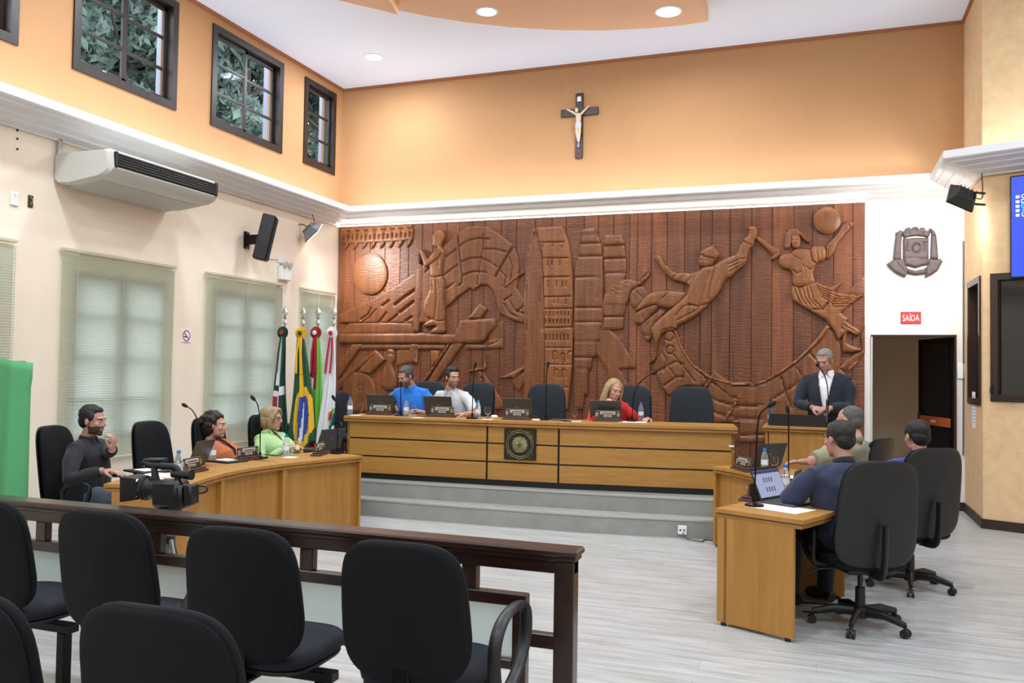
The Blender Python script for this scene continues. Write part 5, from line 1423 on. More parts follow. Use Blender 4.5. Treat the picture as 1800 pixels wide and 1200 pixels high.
# ================================================================== SEATS AND THEIR SITTERS: plan positions
SEAT = {}
def seat(key, loc, ang, label, group='swivel chairs of the councillors', fab=None):
    SEAT[key] = (Vector(loc), ang); place_chair(loc, ang, label, group, fab)
seat('navy', onz(1512, 1101, 0), 24, 'black swivel chair of the man in the navy polo, right foreground')
seat('blue2', onz(1600, 1033, 0), 32, 'black swivel chair of the dark-haired man in blue, far right')
seat('olive', (.28, 7.75, 0), 62, 'dark swivel chair behind the bald man in the olive shirt')
seat('black', (-5.62, 5.34, 0), -72, 'grey-black swivel chair of the man in the black jacket')
seat('empty_left', (-5.40, 6.12, 0), -84, 'empty swivel chair between the man in black and the woman in orange')
seat('orange', (-5.32, 6.78, 0), -86, 'swivel chair hidden behind the woman in the orange jacket')
seat('green', (-5.22, 7.50, 0), -95, 'swivel chair behind the woman in the green blouse')
def head_chair(px, py, y):    # chair whose back top shows at (px, py) standing on the dais
    p = ony(px, py, y); return Vector((p.x, y, S2))
G2 = 'swivel chairs at the head table'
yc = 9.62
seat('bluepolo', head_chair(738, 690, 9.52), 180, 'dark chair behind the man in the bright blue polo', G2, M_GREYFAB)
seat('greypolo', head_chair(822, 690, 9.55), 168, 'dark chair behind the man in the pale grey polo', G2, M_GREYFAB)
seat('president', head_chair(950, 680, 9.60), 180, 'empty slate-blue chair at the middle of the head table', G2, M_GREYFAB)
seat('red', head_chair(1098, 685, 9.72), 170, 'dark chair behind the blonde woman in red', G2, M_GREYFAB)
seat('empty_right', head_chair(1211, 685, 9.80), 180, 'empty slate-blue chair at the right end of the head table', G2, M_GREYFAB)
seat('corner', head_chair(599, 720, 9.30) + Vector((.05, .1, 0)), 250, 'dark chair half hidden between the flags and the head table', G2, M_GREYFAB)

CH_USED[-1].scale = (.86, .86, .86)
# ================================================================== THINGS ON THE TABLES
M_CAP = mat('cap_blue', '#1E6FC4', .4)
M_PET = mat('pet_water', '#F4F8FB', .06, trans=.86, ior=1.12)
M_LABEL = mat('bottle_label', '#D9E4EC', .5)
def _bottle():
    t = thing('water_bottle', 'x', 'bottle', (0, 0, 0), 0, 'small plastic water bottles')
    obj('body', MB().lathe([(0, .004), (.026, 0), (.031, .006), (.031, .05), (.028, .055), (.031, .06), (.031, .105), (.028, .11), (.031, .116), (.029, .135), (.02, .165), (.013, .178), (.013, .185), (0, .185)], 20), M_PET, t, 60)
    obj('label', MB().lathe([(.0316, .062), (.0316, .103)], 20), M_LABEL, t, 60)
    obj('cap', MB().lathe([(0, .205), (.0145, .205), (.0155, .2), (.0155, .183), (0, .183)], 18), M_CAP, t, 40)
    return t
def _glass():
    t = thing('water_glass', 'x', 'glass', (0, 0, 0), 0, 'stemmed water glasses')
    obj('bowl', MB().lathe([(0, .045), (.02, .05), (.034, .075), (.036, .10), (.031, .135), (.0295, .135), (.0345, .10), (.0325, .077), (.019, .053), (0, .048)], 22), M_GLASS, t, 60)
    obj('stem', MB().lathe([(0, .002), (.029, .002), (.029, .006), (.008, .012), (.006, .03), (.014, .046), (0, .047)], 20), M_GLASS, t, 60)
    return t
def _nameplate():
    t = thing('nameplate', 'x', 'nameplate', (0, 0, 0), 0, 'wooden desk nameplates')
    M_NW = wood('nameplate_wood', '#3B2318', '#553324', .4, (1, 8, 8), .03)
    obj('plinth', MB().box((0, 0, .009), (.32, .10, .018), .004), M_NW, t, 0)
    obj('plinth', MB().box((0, .0, .026), (.28, .075, .016), .004), M_NW, t, 0)
    bk = obj('back_board', MB().box((0, .012, .075), (.27, .014, .085), .004), mat('nameplate_board', '#4A4038', .45), t, 0)
    obj('name_strip', MB().box((.0, -.000, .09), (.165, .010, .032), .002), mat('strip_pale', '#B9B5AC', .5), bk, 0)
    obj('name_strip', MB().box((.0, -.000, .056), (.09, .010, .022), .002), MATS['strip_pale'], bk, 0)
    obj('print', MB().box((0, -.0055, .09), (.125, .001, .010)), mat('print_dark', '#55534F', .6), bk, 0)
    obj('print', MB().box((0, -.0055, .056), (.06, .001, .007)), MATS['print_dark'], bk, 0)
    obj('seal', MB(tr(.115, .003, .075) @ rx(R(90))).lathe([(0, .006), (.02, .006), (.02, 0), (0, 0)], 18, sx=.8, sy=1.25), mat('seal_brass', '#A08B5C', .4, .4), bk)
    obj('crest', MB().box((-.118, .002, .07), (.03, .008, .045), .006), mat('crest_pale', '#9B8F86', .5), bk, 0)
    return t
M_LAPTOP = mat('laptop_grey', '#4A4B4D', .38, .4)
M_KEYS = mat('laptop_keys', '#1C1D1F', .5)
def _laptop(open_deg=112, lidm=None):
    """user sits at -Y, lid hinge at +Y"""
    t = thing('laptop', 'x', 'laptop', (0, 0, 0), 0, 'laptops on the desks')
    obj('base', MB().box((0, 0, .009), (.345, .235, .016), .004), M_LAPTOP, t, 0)
    obj('keyboard', MB().box((0, .025, .0178), (.30, .11, .002), .001), M_KEYS, t, 0)
    obj('touchpad', MB().box((0, -.07, .0176), (.10, .06, .001)), M_KEYS, t, 0)
    Ml = tr(0, .118, .018) @ rx(R(open_deg - 180 + 90 - 90))
    Ml = tr(0, .118, .014) @ rx(R(-(open_deg - 90)))
    lid = obj('lid', MB(Ml).box((0, .004, .115), (.345, .009, .228), .003), lidm or M_LAPTOP, t, 0)
    obj('screen', MB(Ml).box((0, -.0012, .118), (.325, .001, .20)), mat('screen_dim', '#0F1420', .2, emit=lin('#8FA6D8'), estr=.5), lid, 0)
    obj('maker_mark', MB(Ml).box((0, .0092, .12), (.03, .0006, .008)), M_STEEL, lid, 0)
    return t
PROTO = {}
def put(kind, maker, loc, ang, label):
    if kind not in PROTO:
        o = maker(); PROTO[kind] = o; o.location = loc; o.rotation_euler = (0, 0, R(ang)); o['label'] = label
        return o
    return dup(PROTO[kind], loc, R(ang), label)
def bottle(px, py, z, label): return put('b', _bottle, onz(px, py, z), 0, label)
def glass(px, py, z, label): return put('g', _glass, onz(px, py, z), 0, label)
def plate(px, py, z, ang, label): return put('n', _nameplate, onz(px, py, z), ang, label)
def laptop(px, py, z, ang, label): return put('l', _laptop, onz(px, py, z), ang, label)
def sheet(px, py, z, ang, label, w=.21, h=.297, n=1, cat='paper', name='paper_sheet', m=None, th=.0012):
    p = onz(px, py, z); o = tag(obj(name, MB(rz(R(ang))).box((0, 0, th / 2), (w, h, th)), m or M_PAPER, None, 0, loc=p), label, cat, 'papers on the desks' if cat == 'paper' else None)
    return o
def napkin(px, py, z, ang, label): 
    return sheet(px, py, z, ang, label, .12, .12)
def phone(px, py, z, ang, label, w=.075, h=.155, cat='phone', name='mobile_phone'):
    t = thing(name, label, cat, onz(px, py, z), R(ang))
    obj('body', MB().box((0, 0, .0045), (w, h, .008), .003), M_BLACKPL, t, 0)
    obj('screen', MB().box((0, 0, .0088), (w - .008, h - .01, .0008)), mat('phone_glass', '#0A0B0D', .1), t, 0)
    return t
def mic(pb, z, head, label, y=None, bend=.35, group='gooseneck microphones', round_base=False):
    b = onz(*pb, z); h = ony(*head, b.y if y is None else y); d = h - b
    t = thing('gooseneck_microphone', label, 'microphone', b, 0, group)
    if round_base: obj('base', MB().lathe([(0, 0), (.062, 0), (.06, .012), (.03, .018), (.018, .028), (.016, .07), (0, .07)], 24), M_BLACKMET, t, 40)
    else: obj('base', MB().box((0, 0, .009), (.10, .12, .018), .005).cyl((0, 0, .015), (0, 0, .06), .014, .011, 12), M_BLACKMET, t, 40)
    k = Vector((d.x * .12, 0, d.z * .62))
    pts = spline([(0, 0, .05), k, Vector((d.x * (.12 + bend), 0, d.z * .9)), d], 6)
    obj('stem', MB().tube(pts, .0055, 7), M_BLACKMET, t, 60)
    dr_ = (Vector(pts[-1]) - Vector(pts[-3])).normalized()
    obj('head', MB().tube([d - dr_ * .02, d, d + dr_ * .03, d + dr_ * .045], [.010, .016, .016, .006], 12), mat('mic_foam', '#0B0B0D', .9), t, 60)
    return t

# --- head table
ah = math.degrees(math.atan2(d01.y, d01.x)); am = math.degrees(math.atan2(dm_.y, dm_.x)); ar = math.degrees(math.atan2(d23.y, d23.x))
bottle(615, 728.4, ZH, 'water bottle at the far left end of the head table')
bottle(714, 731.5, ZH, 'water bottle in front of the man in the bright blue polo')
bottle(840, 735.5, ZH, 'water bottle right of the man in the pale grey polo')
bottle(1126.5, 739.5, ZH, 'water bottle beside the woman in red')
glass(635, 727, ZH, 'stemmed glass at the left end of the head table')
glass(728, 732, ZH, 'stemmed glass before the man in the bright blue polo')
glass(857, 736, ZH, 'stemmed glass right of the man in the pale grey polo')
glass(1010, 739, ZH, 'stemmed glass between the empty middle chair and the woman in red')
laptop(677, 725, ZH, 180 + ah + 6, 'open laptop seen from behind, leftmost on the head table')
laptop(779, 729, ZH, 180 + ah, 'open laptop seen from behind, before the man in the pale grey polo')
laptop(916, 733, ZH, 180 + am, 'open laptop seen from behind, before the empty middle chair')
laptop(1066, 738, ZH, 180 + ar, 'open laptop seen from behind, before the woman in red')
plate(668, 728.8, ZH, ah + 2, 'wooden nameplate at the left end of the head table')
plate(777, 732.8, ZH, ah, 'wooden nameplate before the man in the pale grey polo')
plate(909, 737.6, ZH, am, 'wooden nameplate above the round emblem plaque')
plate(1068, 740.4, ZH, ar, 'wooden nameplate before the woman in red')
mic((704, 730.5), ZH, (705, 676), 'gooseneck microphone before the man in the bright blue polo', bend=.1)
mic((830, 735.5), ZH, (835, 643), 'tall gooseneck microphone right of the man in the pale grey polo')
mic((959, 738), ZH, (963, 642), 'tall gooseneck microphone before the empty middle chair')
mic((1111, 740.5), ZH, (1149, 656), 'gooseneck microphone leaning away from the woman in red', bend=.45)
napkin(625, 729.5, ZH, 10, 'white napkin by the leftmost bottle on the head table')
napkin(734, 734, ZH, -8, 'white napkin under the glass before the man in blue')
napkin(857, 736.8, ZH, 0, 'white napkin under the glass right of the grey polo')
napkin(1012, 740.2, ZH, 12, 'white napkin under the glass left of the woman in red')
sheet(1112, 741.5, ZH, ar - 90, 'white sheet of paper under the hand of the woman in red')
sheet(952, 737.5, ZH, am - 84, 'white sheet of paper before the empty middle chair', .16, .24)
phone(977, 738.5, ZH, 80, 'black phone lying before the empty middle chair')
phone(744, 731.5, ZH, 70, 'black phone lying by the arm of the man in bright blue')
phone(996, 740, ZH, 30, 'black phone lying left of the glass near the woman in red')
wm = thing('white_mouse', 'small white computer mouse by the glass near the grey polo', 'mouse', onz(869, 734, ZH))
obj('shell', MB().sphere((0, 0, .012), (.045, .03, .022), 16, 9), M_WHITE, wm, 180); obj('wheel', MB().cyl((.012, -.004, .032), (.012, .004, .032), .006, n=10), M_BLACKPL, wm)
# --- left desks
aL = lambda i: math.degrees(math.atan2(-(LP[i].x - LP[i + 1].x), (LP[i].y - LP[i + 1].y)))
bottle(313, 839, ZT, 'water bottle on the near left desk beside the video camera')
bottle(373, 811.5, ZT, 'water bottle before the woman in the orange jacket')
bottle(502.5, 802, ZT, 'water bottle before the woman in the green blouse')
glass(326, 840, ZT, 'stemmed glass beside the bottle on the near left desk')
glass(359, 813, ZT, 'stemmed glass left of the bottle before the woman in orange')
glass(513, 799, ZT, 'stemmed glass right of the bottle before the woman in green')
laptop(321, 819, ZT, 284, 'dark open laptop before the empty chair on the left')
laptop(561, 790, ZT, 180 + 77, 'grey open laptop on the left desk nearest the head table')
plate(337, 830, ZT, 96, 'wooden nameplate on the near left desk by the dark laptop')
plate(437, 808, ZT, 85, 'wooden nameplate before the woman in orange')
plate(563, 799, ZT, 105, 'wooden nameplate before the grey laptop on the left')
mic((352, 806), ZT, (326, 713), 'gooseneck microphone bent left beside the woman in orange', bend=.4)
mic((457, 806), ZT, (446, 701), 'gooseneck microphone between the women in orange and green')
mic((593, 797), ZT, (587.5, 701), 'gooseneck microphone at the far end of the left desks')
napkin(510, 803.5, ZT, 0, 'white napkin by the glass before the woman in green')
napkin(595, 795, ZT, 20, 'white napkin at the far end of the left desks')
sheet(262, 845, ZT, 70, 'loose white papers under the hand of the man in black', .24, .32, th=.006)
sheet(285, 836, ZT, 95, 'stack of printed sheets between the man in black and the video camera', th=.008)
sheet(285, 821, ZT, 60, 'white sheet beside the bottle on the near left desk')
def folder(px, py, ang, label, w=.24, h=.30):
    t = thing('folder', label, 'folder', onz(px, py, ZT), R(ang))
    obj('cover', MB().box((0, 0, .008), (w, h, .014), .003), M_BLACKPL, t, 0); obj('sheet', MB().box((.01, .01, .0158), (w * .6, h * .6, .001)), M_PAPER, t, 0)
folder(398, 811, 80, 'black folder with a white slip before the woman in orange')
folder(258, 829, 70, 'black folder on the near left desk behind the papers')
phone(478, 800, ZT, 80, 'black phone before the woman in green', .08, .17)
# --- right desks
bottle(1344, 829, ZT, 'water bottle on the far right desk by the glass')
bottle(1380, 866, ZT, 'water bottle behind the open laptop on the right')
glass(1361, 829, ZT, 'stemmed glass on the far right desk')
laptop(1331, 818, ZT, 226, 'dark open laptop at the far end of the right desks')
plate(1306, 826.5, ZT, 120 + 180, 'wooden nameplate at the far end of the right desks')
plate(1327, 877, ZT, 250, 'wooden nameplate in front of the open laptop on the right')
plate(1400, 852, ZT, 262, 'wooden nameplate half hidden behind the arm of the navy polo')
mic((1326, 889), ZT, (1354, 712), 'tall gooseneck microphone on the nearest right desk', bend=.2, round_base=True)
mic((1386, 846), ZT, (1385, 722), 'gooseneck microphone before the man in the olive shirt', bend=.02)
sheet(1372, 893, ZT, 60, 'white sheet of paper under the laptop on the right', .25, .36)
sheet(1388, 838, ZT, 100, 'white paper before the man in the olive shirt')
folder_ = thing('folder', 'black folder beside the elbow of the man in olive', 'folder', onz(1412, 850, ZT), R(70))
obj('cover', MB().box((0, 0, .008), (.2, .26, .014), .003), M_BLACKPL, folder_, 0); obj('sheet', MB().box((.01, .01, .0158), (.1, .16, .001)), M_PAPER, folder_, 0)
# the laptop with its screen to the camera
p = onz(1391, 884, ZT)
lp = thing('laptop', 'open laptop with a lit pale screen on the nearest right desk', 'laptop', p, R(62), 'laptops on the desks')
obj('base', MB().box((0, 0, .009), (.345, .235, .016), .004), M_LAPTOP, lp, 0)
obj('keyboard', MB().box((0, .025, .0178), (.30, .11, .002), .001), M_KEYS, lp, 0)
Ml = tr(0, .118, .014) @ rx(R(-24))
lid = obj('lid', MB(Ml).box((0, .004, .115), (.345, .009, .228), .003), M_BLACKPL, lp, 0)
obj('screen', MB(Ml).box((0, -.0012, .112), (.325, .001, .185)), mat('screen_lit', '#20242C', .25, emit=lin('#A9B2D6'), estr=.8), lid, 0)
obj('title_bar', MB(Ml).box((0, -.002, .192), (.325, .001, .022)), mat('screen_bar', '#1E2440', .3, emit=lin('#2A3358'), estr=.6), lid, 0)
for r_ in range(2):
    for c_ in range(4):
        obj('thumbnail', MB(Ml).box((-.06 + c_ * .032, -.002, .135 - r_ * .065), (.016, .001, .032)), mat('screen_dark', '#40445A', .3, emit=lin('#50546C'), estr=.6), lid, 0)
# podium things
pb = Vector((ony(1355, 742, yp + .15).x, yp + .18, pod_z + .002)); put('b', _bottle, pb, 0, 'water bottle on the left end of the speaking desk')
h_ = ony(1437, 641, yp + .05); b_ = Vector((ony(1456, 722, yp + .30).x, yp + .30, pod_z + lz * .72))
t = thing('gooseneck_microphone', 'gooseneck microphone raised to the mouth of the man in the suit', 'microphone', b_, 0, 'gooseneck microphones')
d = h_ - b_
obj('base', MB().cyl((0, 0, -.01), (0, 0, .03), .02, .014, 14), M_BLACKMET, t)
pts = spline([(0, 0, .02), (-.005, -.01, d.z * .5), (d.x * .35, d.y * .45, d.z * .8), d], 6)
obj('stem', MB().tube(pts, .0055, 7), M_BLACKMET, t, 60); obj('head', MB().sphere(d, (.02, .02, .02), 12, 8), mat('mic_foam', '#0B0B0D', .9), t, 60)
pb = onz(514, 748, S2); q = ony(514, 746, 9.72); put('b', _bottle, Vector((q.x, 9.72, sd.location.z + (a.z - S2) if False else S2 + (sd.children[0].bound_box[6][2]))), 0, 'water bottle glimpsed between the flags')
# floor outlet and cables
A_, B_ = Vector((*lo[3], 0)), Vector((*lo[4], 0)); OUT_ = ray_line(1200, 931, A_, (B_ - A_).normalized()); OUT_ = Vector((OUT_.x, OUT_.y - .012, 0))
o = thing('floor_outlet', 'small white power outlet on the lower dais step', 'outlet', OUT_)
oz = ony(1200, 931, o.location.y).z
obj('plate', MB().box((0, -.008, oz), (.085, .016, .085), .005), M_WHITE, o, 0)
for s_ in (-.018, .018): obj('socket', MB().cyl((s_, -.018, oz), (s_, -.015, oz), .009, n=10), M_BLACKPL, o)
c0 = OUT_; c1_ = onz(1258, 952, 0)
tag(obj('floor_cable', MB().tube(spline([(c0.x + .01, c0.y - .03, oz - .02), (c0.x + .05, c0.y - .10, .02), (c0.x + .2, c0.y - .12, .008), (c1_.x - .1, c1_.y + .02, .008), (c1_.x + .05, c1_.y, .008)], 6), .006, 6), mat('cable_dark', '#3A4048', .5)), 'dark cable running from the outlet to the right desks', 'cable')
c2_ = onz(1440, 1060, 0); c3_ = onz(1420, 1075, 0)
tag(obj('floor_cable', MB().tube(spline([onz(1405, 1058, .008), onz(1455, 1062, .008), onz(1462, 1070, .008), onz(1440, 1076, .008), onz(1412, 1074, .008)], 6), .006, 6), M_BLACKPL), 'looped black cable on the floor under the right desk', 'cable')
# ================================================================== RAILING, AUDIENCE SEATS, VIDEO CAMERA
RY, RZ = 3.42, .86
rx0, rx1 = -6.88, -.935
rail = thing('railing', 'dark wooden railing with frosted glass between audience and chamber', 'railing', ((rx0 + rx1) / 2, RY, 0))
RI = world_in(rail)
def rb(name, x0, x1, z0, z1, d=.05, y=0.0, m=None, b=.004):
    return obj(name, MB(RI).box(((x0 + x1) / 2, RY + y, (z0 + z1) / 2), (x1 - x0, d, z1 - z0), b), m or M_RAILWOOD, rail, 0)
rb('handrail', rx0, rx1 + .02, RZ - .03, RZ, .13, .0, None, .008)
rb('moulding', rx0, rx1 + .01, RZ - .05, RZ - .03, .10)
rb('top_beam', rx0, rx1, RZ - .105, RZ - .05, .06)
rb('end_post', rx1 - .085, rx1, 0, RZ - .05, .075)
mz0, mz1 = .60, .652
px_posts = [828, 542, 276, 75]
xs = [ony(p, 1000, RY).x for p in px_posts] + [-4.62, -5.38, -6.14]
rb('middle_rail', rx0, -1.143, mz0, mz1, .05)
for x in xs: rb('short_post', x - .035, x + .035, mz1, RZ - .105, .045)
rb('frame_upright', -1.205, -1.143, .0, mz0, .05)
rb('connector', -1.143, rx1 - .085, .44, .50, .045)
rb('bottom_rail', rx0, -1.205, .335, .375, .05)
for x in (-2.62, -4.1, -5.5): rb('upright', x - .035, x + .035, 0, mz0, .05)
M_FROST = mat('frosted_glass', '#DCE6E2', .42, trans=.75, ior=1.25)
edges = [-1.205, -2.62, -4.1, -5.5, rx0]
for b, a in zip(edges[:-1], edges[1:]):
    rb('glass_panel', a + (.035 if a > rx0 else 0), b - (.035 if b < -1.3 else 0), .375, mz0, .008, 0, M_FROST, 0)
for x in (-6.2,): rb('wall_post', rx0, rx0 + .07, 0, RZ - .05, .07)

def _aud():
    t = thing('audience_chair', 'x', 'chair', (0, 0, 0), 0, 'black audience seats')
    Mb = tr(0, -.23, .715) @ rx(R(9))
    obj('backrest', pad(MB(), .50, .52, .05, 3.8, .10, .035, .012, M=Mb @ tr(0, .02, 0)), M_BLACKFAB, t, 60)
    obj('back_shell', pad(MB(), .505, .525, .026, 3.8, .10, .035, -.0, M=Mb @ tr(0, -.014, 0)), M_BLACKFAB, t, 60)
    obj('seat', pad(MB(), .49, .47, .07, 3.6, .0, .0, .012, M=tr(0, .05, .445) @ rx(R(90))), M_SEATFAB, t, 60)
    obj('seat_pan', pad(MB(), .46, .44, .03, 3.6, 0, 0, 0, M=tr(0, .05, .40) @ rx(R(90))), M_BLACKPL, t, 60)
    obj('back_bracket', MB().box((0, -.215, .44), (.07, .02, .16), .005).box((0, -.12, .375), (.07, .20, .02), .005), M_BLACKMET, t, 0)
    obj('beam', MB().box((0, .04, .345), (.56, .06, .04), .004), M_BLACKMET, t, 0)
    for s in (-1, 1):
        obj('leg', MB().box((s * .22, .04, .17), (.05, .05, .31), .005), M_BLACKMET, t, 0)
        obj('foot', MB().box((s * .22, .04, .014), (.055, .46, .028), .006), M_BLACKMET, t, 0)
    return t
AUD = [((712, 957), 'black audience seat with an armrest, nearest the railing end'), ((420, 931), 'black audience seat in the front row, second from the railing end'),
       ((180, 901), 'black audience seat in the front row, third from the railing end'), ((-35, 880), 'black audience seat at the left edge of the picture, front row'),
       ((270, 1073), 'black audience seat in the second row, the one at the lower middle left'), ((-75, 1042), 'black audience seat in the second row, cut off by the lower left corner')]
a0 = None
for k, (pp, lab) in enumerate(AUD):
    p = onz(*pp, .97); loc = Vector((p.x - .035, p.y + .27, 0))
    if a0 is None: a0 = _aud(); a0.location = loc; a0['label'] = lab
    else: dup(a0, loc, R(1.5 * math.sin(k * 2.1)), lab)
# loop armrest of the end seat
loop = spline([(0, -.05, .40), (0, -.13, .47), (0, -.14, .60), (0, -.06, .675), (0, .08, .69), (0, .19, .66), (0, .20, .55), (0, .12, .45), (0, .0, .40), (0, -.05, .40)], 5)
Ma = tr(.325, .02, 0)
obj('armrest', MB(Ma).tube(loop, .026, 8, flat=.62, upv=(1, 0, 0)), M_BLACKPL, a0, 60)
obj('arm_bracket', MB(Ma).box((-.06, .03, .395), (.14, .05, .015), .004), M_BLACKMET, a0, 0)
b_arm = [o for o in bpy.data.objects if o.name.startswith('audience_chair') and o.parent is None and 'second from' in o.get('label', '')][0]
obj('armrest', MB(tr(-.325, .02, 0)).tube(loop, .026, 8, flat=.62, upv=(1, 0, 0)), M_BLACKPL, b_arm, 60)

# ---------------------------------------------------------------- video camera on a tripod just past the railing
VY = 3.80
vb = ony(297, 893, VY)
vc = thing('video_camera', 'black professional video camera on a tripod behind the railing', 'video camera', (vb.x, VY, 0))
ax = Vector((-_rt.x, -_rt.y, 0)).normalized()
Mv = tr(0, 0, vb.z) @ Matrix.Scale(1.12, 4) @ rz(math.atan2(ax.y, ax.x) + R(-14)) @ Matrix.Rotation(R(2), 4, 'Y')      # local +X = lens direction
def V_(name, mb, m=M_BLACKPL, par=None, sm=40):
    mb.v = [tuple(Mv @ Vector(p)) for p in mb.v]; return obj(name, mb, m, par or vc, sm)
V_('body', MB().box((-.01, 0, .075), (.15, .115, .13), .015).box((-.06, .0, .06), (.08, .10, .12), .012))
V_('lens_barrel', MB().tube([(.06, 0, .095), (.10, 0, .097), (.105, 0, .097), (.15, 0, .098)], [.048, .05, .056, .056], 24), M_BLACKPL)
V_('focus_ring', MB().tube([(.118, 0, .097), (.14, 0, .098)], [.060, .060], 24), mat('ring_rubber', '#1A1A1C', .8))
V_('lens_hood', MB().loft([[Vector((x, s * w, .098 + q * h)) for s, q in ((-1, -1), (1, -1), (1, 1), (-1, 1))] for x, w, h in ((.145, .055, .050), (.165, .062, .055), (.225, .072, .062), (.227, .066, .056), (.17, .05, .045))], cap=False), M_BLACKPL)
V_('lens_glass', MB().sphere((.165, 0, .098), (.012, .042, .042), 16, 8), mat('lens_glass', '#0B1018', .05, coat=1.0))
V_('handle', MB().tube(spline([(-.05, 0, .14), (-.045, 0, .195), (.0, 0, .205), (.09, 0, .21), (.13, 0, .215)], 5), .017, 10, flat=.8), M_BLACKPL)
V_('handle_post', MB().tube([(.075, 0, .135), (.085, 0, .205)], [.02, .014], 10))
V_('microphone', MB().tube([(.03, -.045, .20), (.19, -.045, .215)], [.011, .011], 12), mat('mic_foam', '#0B0B0D', .9))
V_('viewfinder', MB().tube([(-.02, 0, .17), (-.10, 0, .165), (-.13, 0, .165)], [.018, .022, .026], 16))
V_('battery', MB().box((-.125, .0, .07), (.045, .075, .10), .008))
V_('monitor', MB().box((.10, -.03, .235), (.10, .07, .014), .004))
V_('hand_strap', MB().tube(spline([(-.10, -.04, .10), (-.17, -.045, .105), (-.185, -.045, .085), (-.15, -.045, .07), (-.10, -.04, .075)], 4), .005, 6))
head = V_('tripod_head', MB().box((0, 0, -.005), (.11, .07, .02), .005).cyl((0, 0, -.07), (0, 0, -.01), .04, .035, 16))
z0 = vb.z - .07
obj('centre_column', MB().cyl((0, 0, z0 - .35), (0, 0, z0), .016, n=12), M_STEEL, vc)
obj('pan_handle', MB().tube([(.02, .02, vb.z - .04), (.14, .10, vb.z - .16), (.2, .14, vb.z - .2)], .009, 8), M_BLACKPL, vc)
for k in range(3):
    a_ = R(100 + 120 * k); obj('leg', MB().tube([(.03 * math.cos(a_), .03 * math.sin(a_), z0 - .10), (.30 * math.cos(a_), .30 * math.sin(a_), .01)], [.014, .011], 8), M_STEEL if k else M_BLACKPL, vc)
    obj('leg_collar', MB().lathe([(.0, -.02), (.035, -.02), (.035, .02), (0, .02)], 10, (.0, 0, z0 - .10)), M_BLACKPL, vc) if k == 0 else None
# ================================================================== PEOPLE
def remesh(mb, voxel, smooth_it=4, fac=.5, name='m'):
    me = mb.mesh(name); o = bpy.data.objects.new('tmp', me); COL.objects.link(o)
    m = o.modifiers.new('r', 'REMESH'); m.mode = 'VOXEL'; m.voxel_size = voxel; m.use_smooth_shade = True
    if smooth_it:
        s = o.modifiers.new('s', 'SMOOTH'); s.factor = fac; s.iterations = smooth_it
    dg = bpy.context.evaluated_depsgraph_get(); out = bpy.data.meshes.new_from_object(o.evaluated_get(dg))
    bpy.data.objects.remove(o, do_unlink=True); bpy.data.meshes.remove(me)
    out.polygons.foreach_set('use_smooth', [True] * len(out.polygons))
    return out
def wrinkle(me, amp, sc, seed=0.0):
    n = len(me.vertices); co = np.empty(n * 3); me.vertices.foreach_get('co', co); no = np.empty(n * 3); me.vertices.foreach_get('normal', no)
    co = co.reshape(-1, 3); no = no.reshape(-1, 3)
    d = np.array([noise.noise(Vector((p[0] * sc + seed, p[1] * sc, p[2] * sc * .7))) + .5 * noise.noise(Vector((p[0] * sc * 2.3, p[1] * sc * 2.3 + seed, p[2] * sc * 1.2))) for p in co])
    co += no * (d * amp + amp * .25)[:, None]
    me.vertices.foreach_set('co', co.ravel()); me.update()
def link_mesh(name, me, mats, parent):
    ids = np.zeros(len(me.polygons), dtype=np.int32); me.polygons.foreach_get('material_index', ids)
    me.materials.clear()
    for m in mats: me.materials.append(m)
    me.polygons.foreach_set('material_index', ids)
    me.name = name
    o = bpy.data.objects.new(name, me); COL.objects.link(o); o.parent = parent
    return o
def relax(bm, it=7):
    for _ in range(it):
        new = {}
        for v in bm.verts:
            if v.is_boundary:
                nb = [e.other_vert(v).co for e in v.link_edges if e.is_boundary]
                if len(nb) >= 2: new[v] = v.co * .4 + (sum(nb, Vector()) / len(nb)) * .6
        for v, c in new.items(): v.co = c
def ik(S, T, l1, l2, pole):
    d = T - S; L_ = min(d.length, (l1 + l2) * .995); d = d.normalized(); T2 = S + d * L_
    a = (l1 * l1 - l2 * l2 + L_ * L_) / (2 * L_); h = math.sqrt(max(0, l1 * l1 - a * a))
    q = (pole - d * pole.dot(d)).normalized()
    return S + d * a + q * h, T2
UP = Vector((0, 0, 1))

def head_parts(mb, M, fem=False, wide=1.0):
    def S(c, r): 
        tmp = MB(); tmp.sphere((0, 0, 0), r, 18, 12)
        mb.add([M @ (Vector(v) + Vector(c)) for v in tmp.v], tmp.f)
    w = wide
    S((0, -.015, .035), (.076 * w, .096, .084)); S((0, .018, -.032), (.059 * w, .072, .082)); S((0, .064, -.094), (.026 * w, .024, .021))
    S((0, .072, .030), (.050 * w, .022, .012)); S((0, .02, -.065), (.056 * w, .055, .042))
    for s in (-1, 1):
        S((s * .036 * w, .058, -.020), (.024, .024, .024)); S((s * .079 * w, -.006, -.004), (.009, .019, .031)); S((s * .011, .095, -.028), (.010, .011, .009))
        S((s * .030, .070, .007), (.015, .012, .011))
    t = MB(); t.tube([(0, .086, .020), (0, .098, -.004), (0, .112, -.024)], [.008, .010, .012 if not fem else .010], 10)
    mb.add([M @ Vector(v) for v in t.v], t.f)
    S((0, .087, -.056), (.023, .010, .0065)); S((0, .085, -.067), (.020, .010, .0075)); S((0, .060, -.060), (.040 * w, .030, .030))

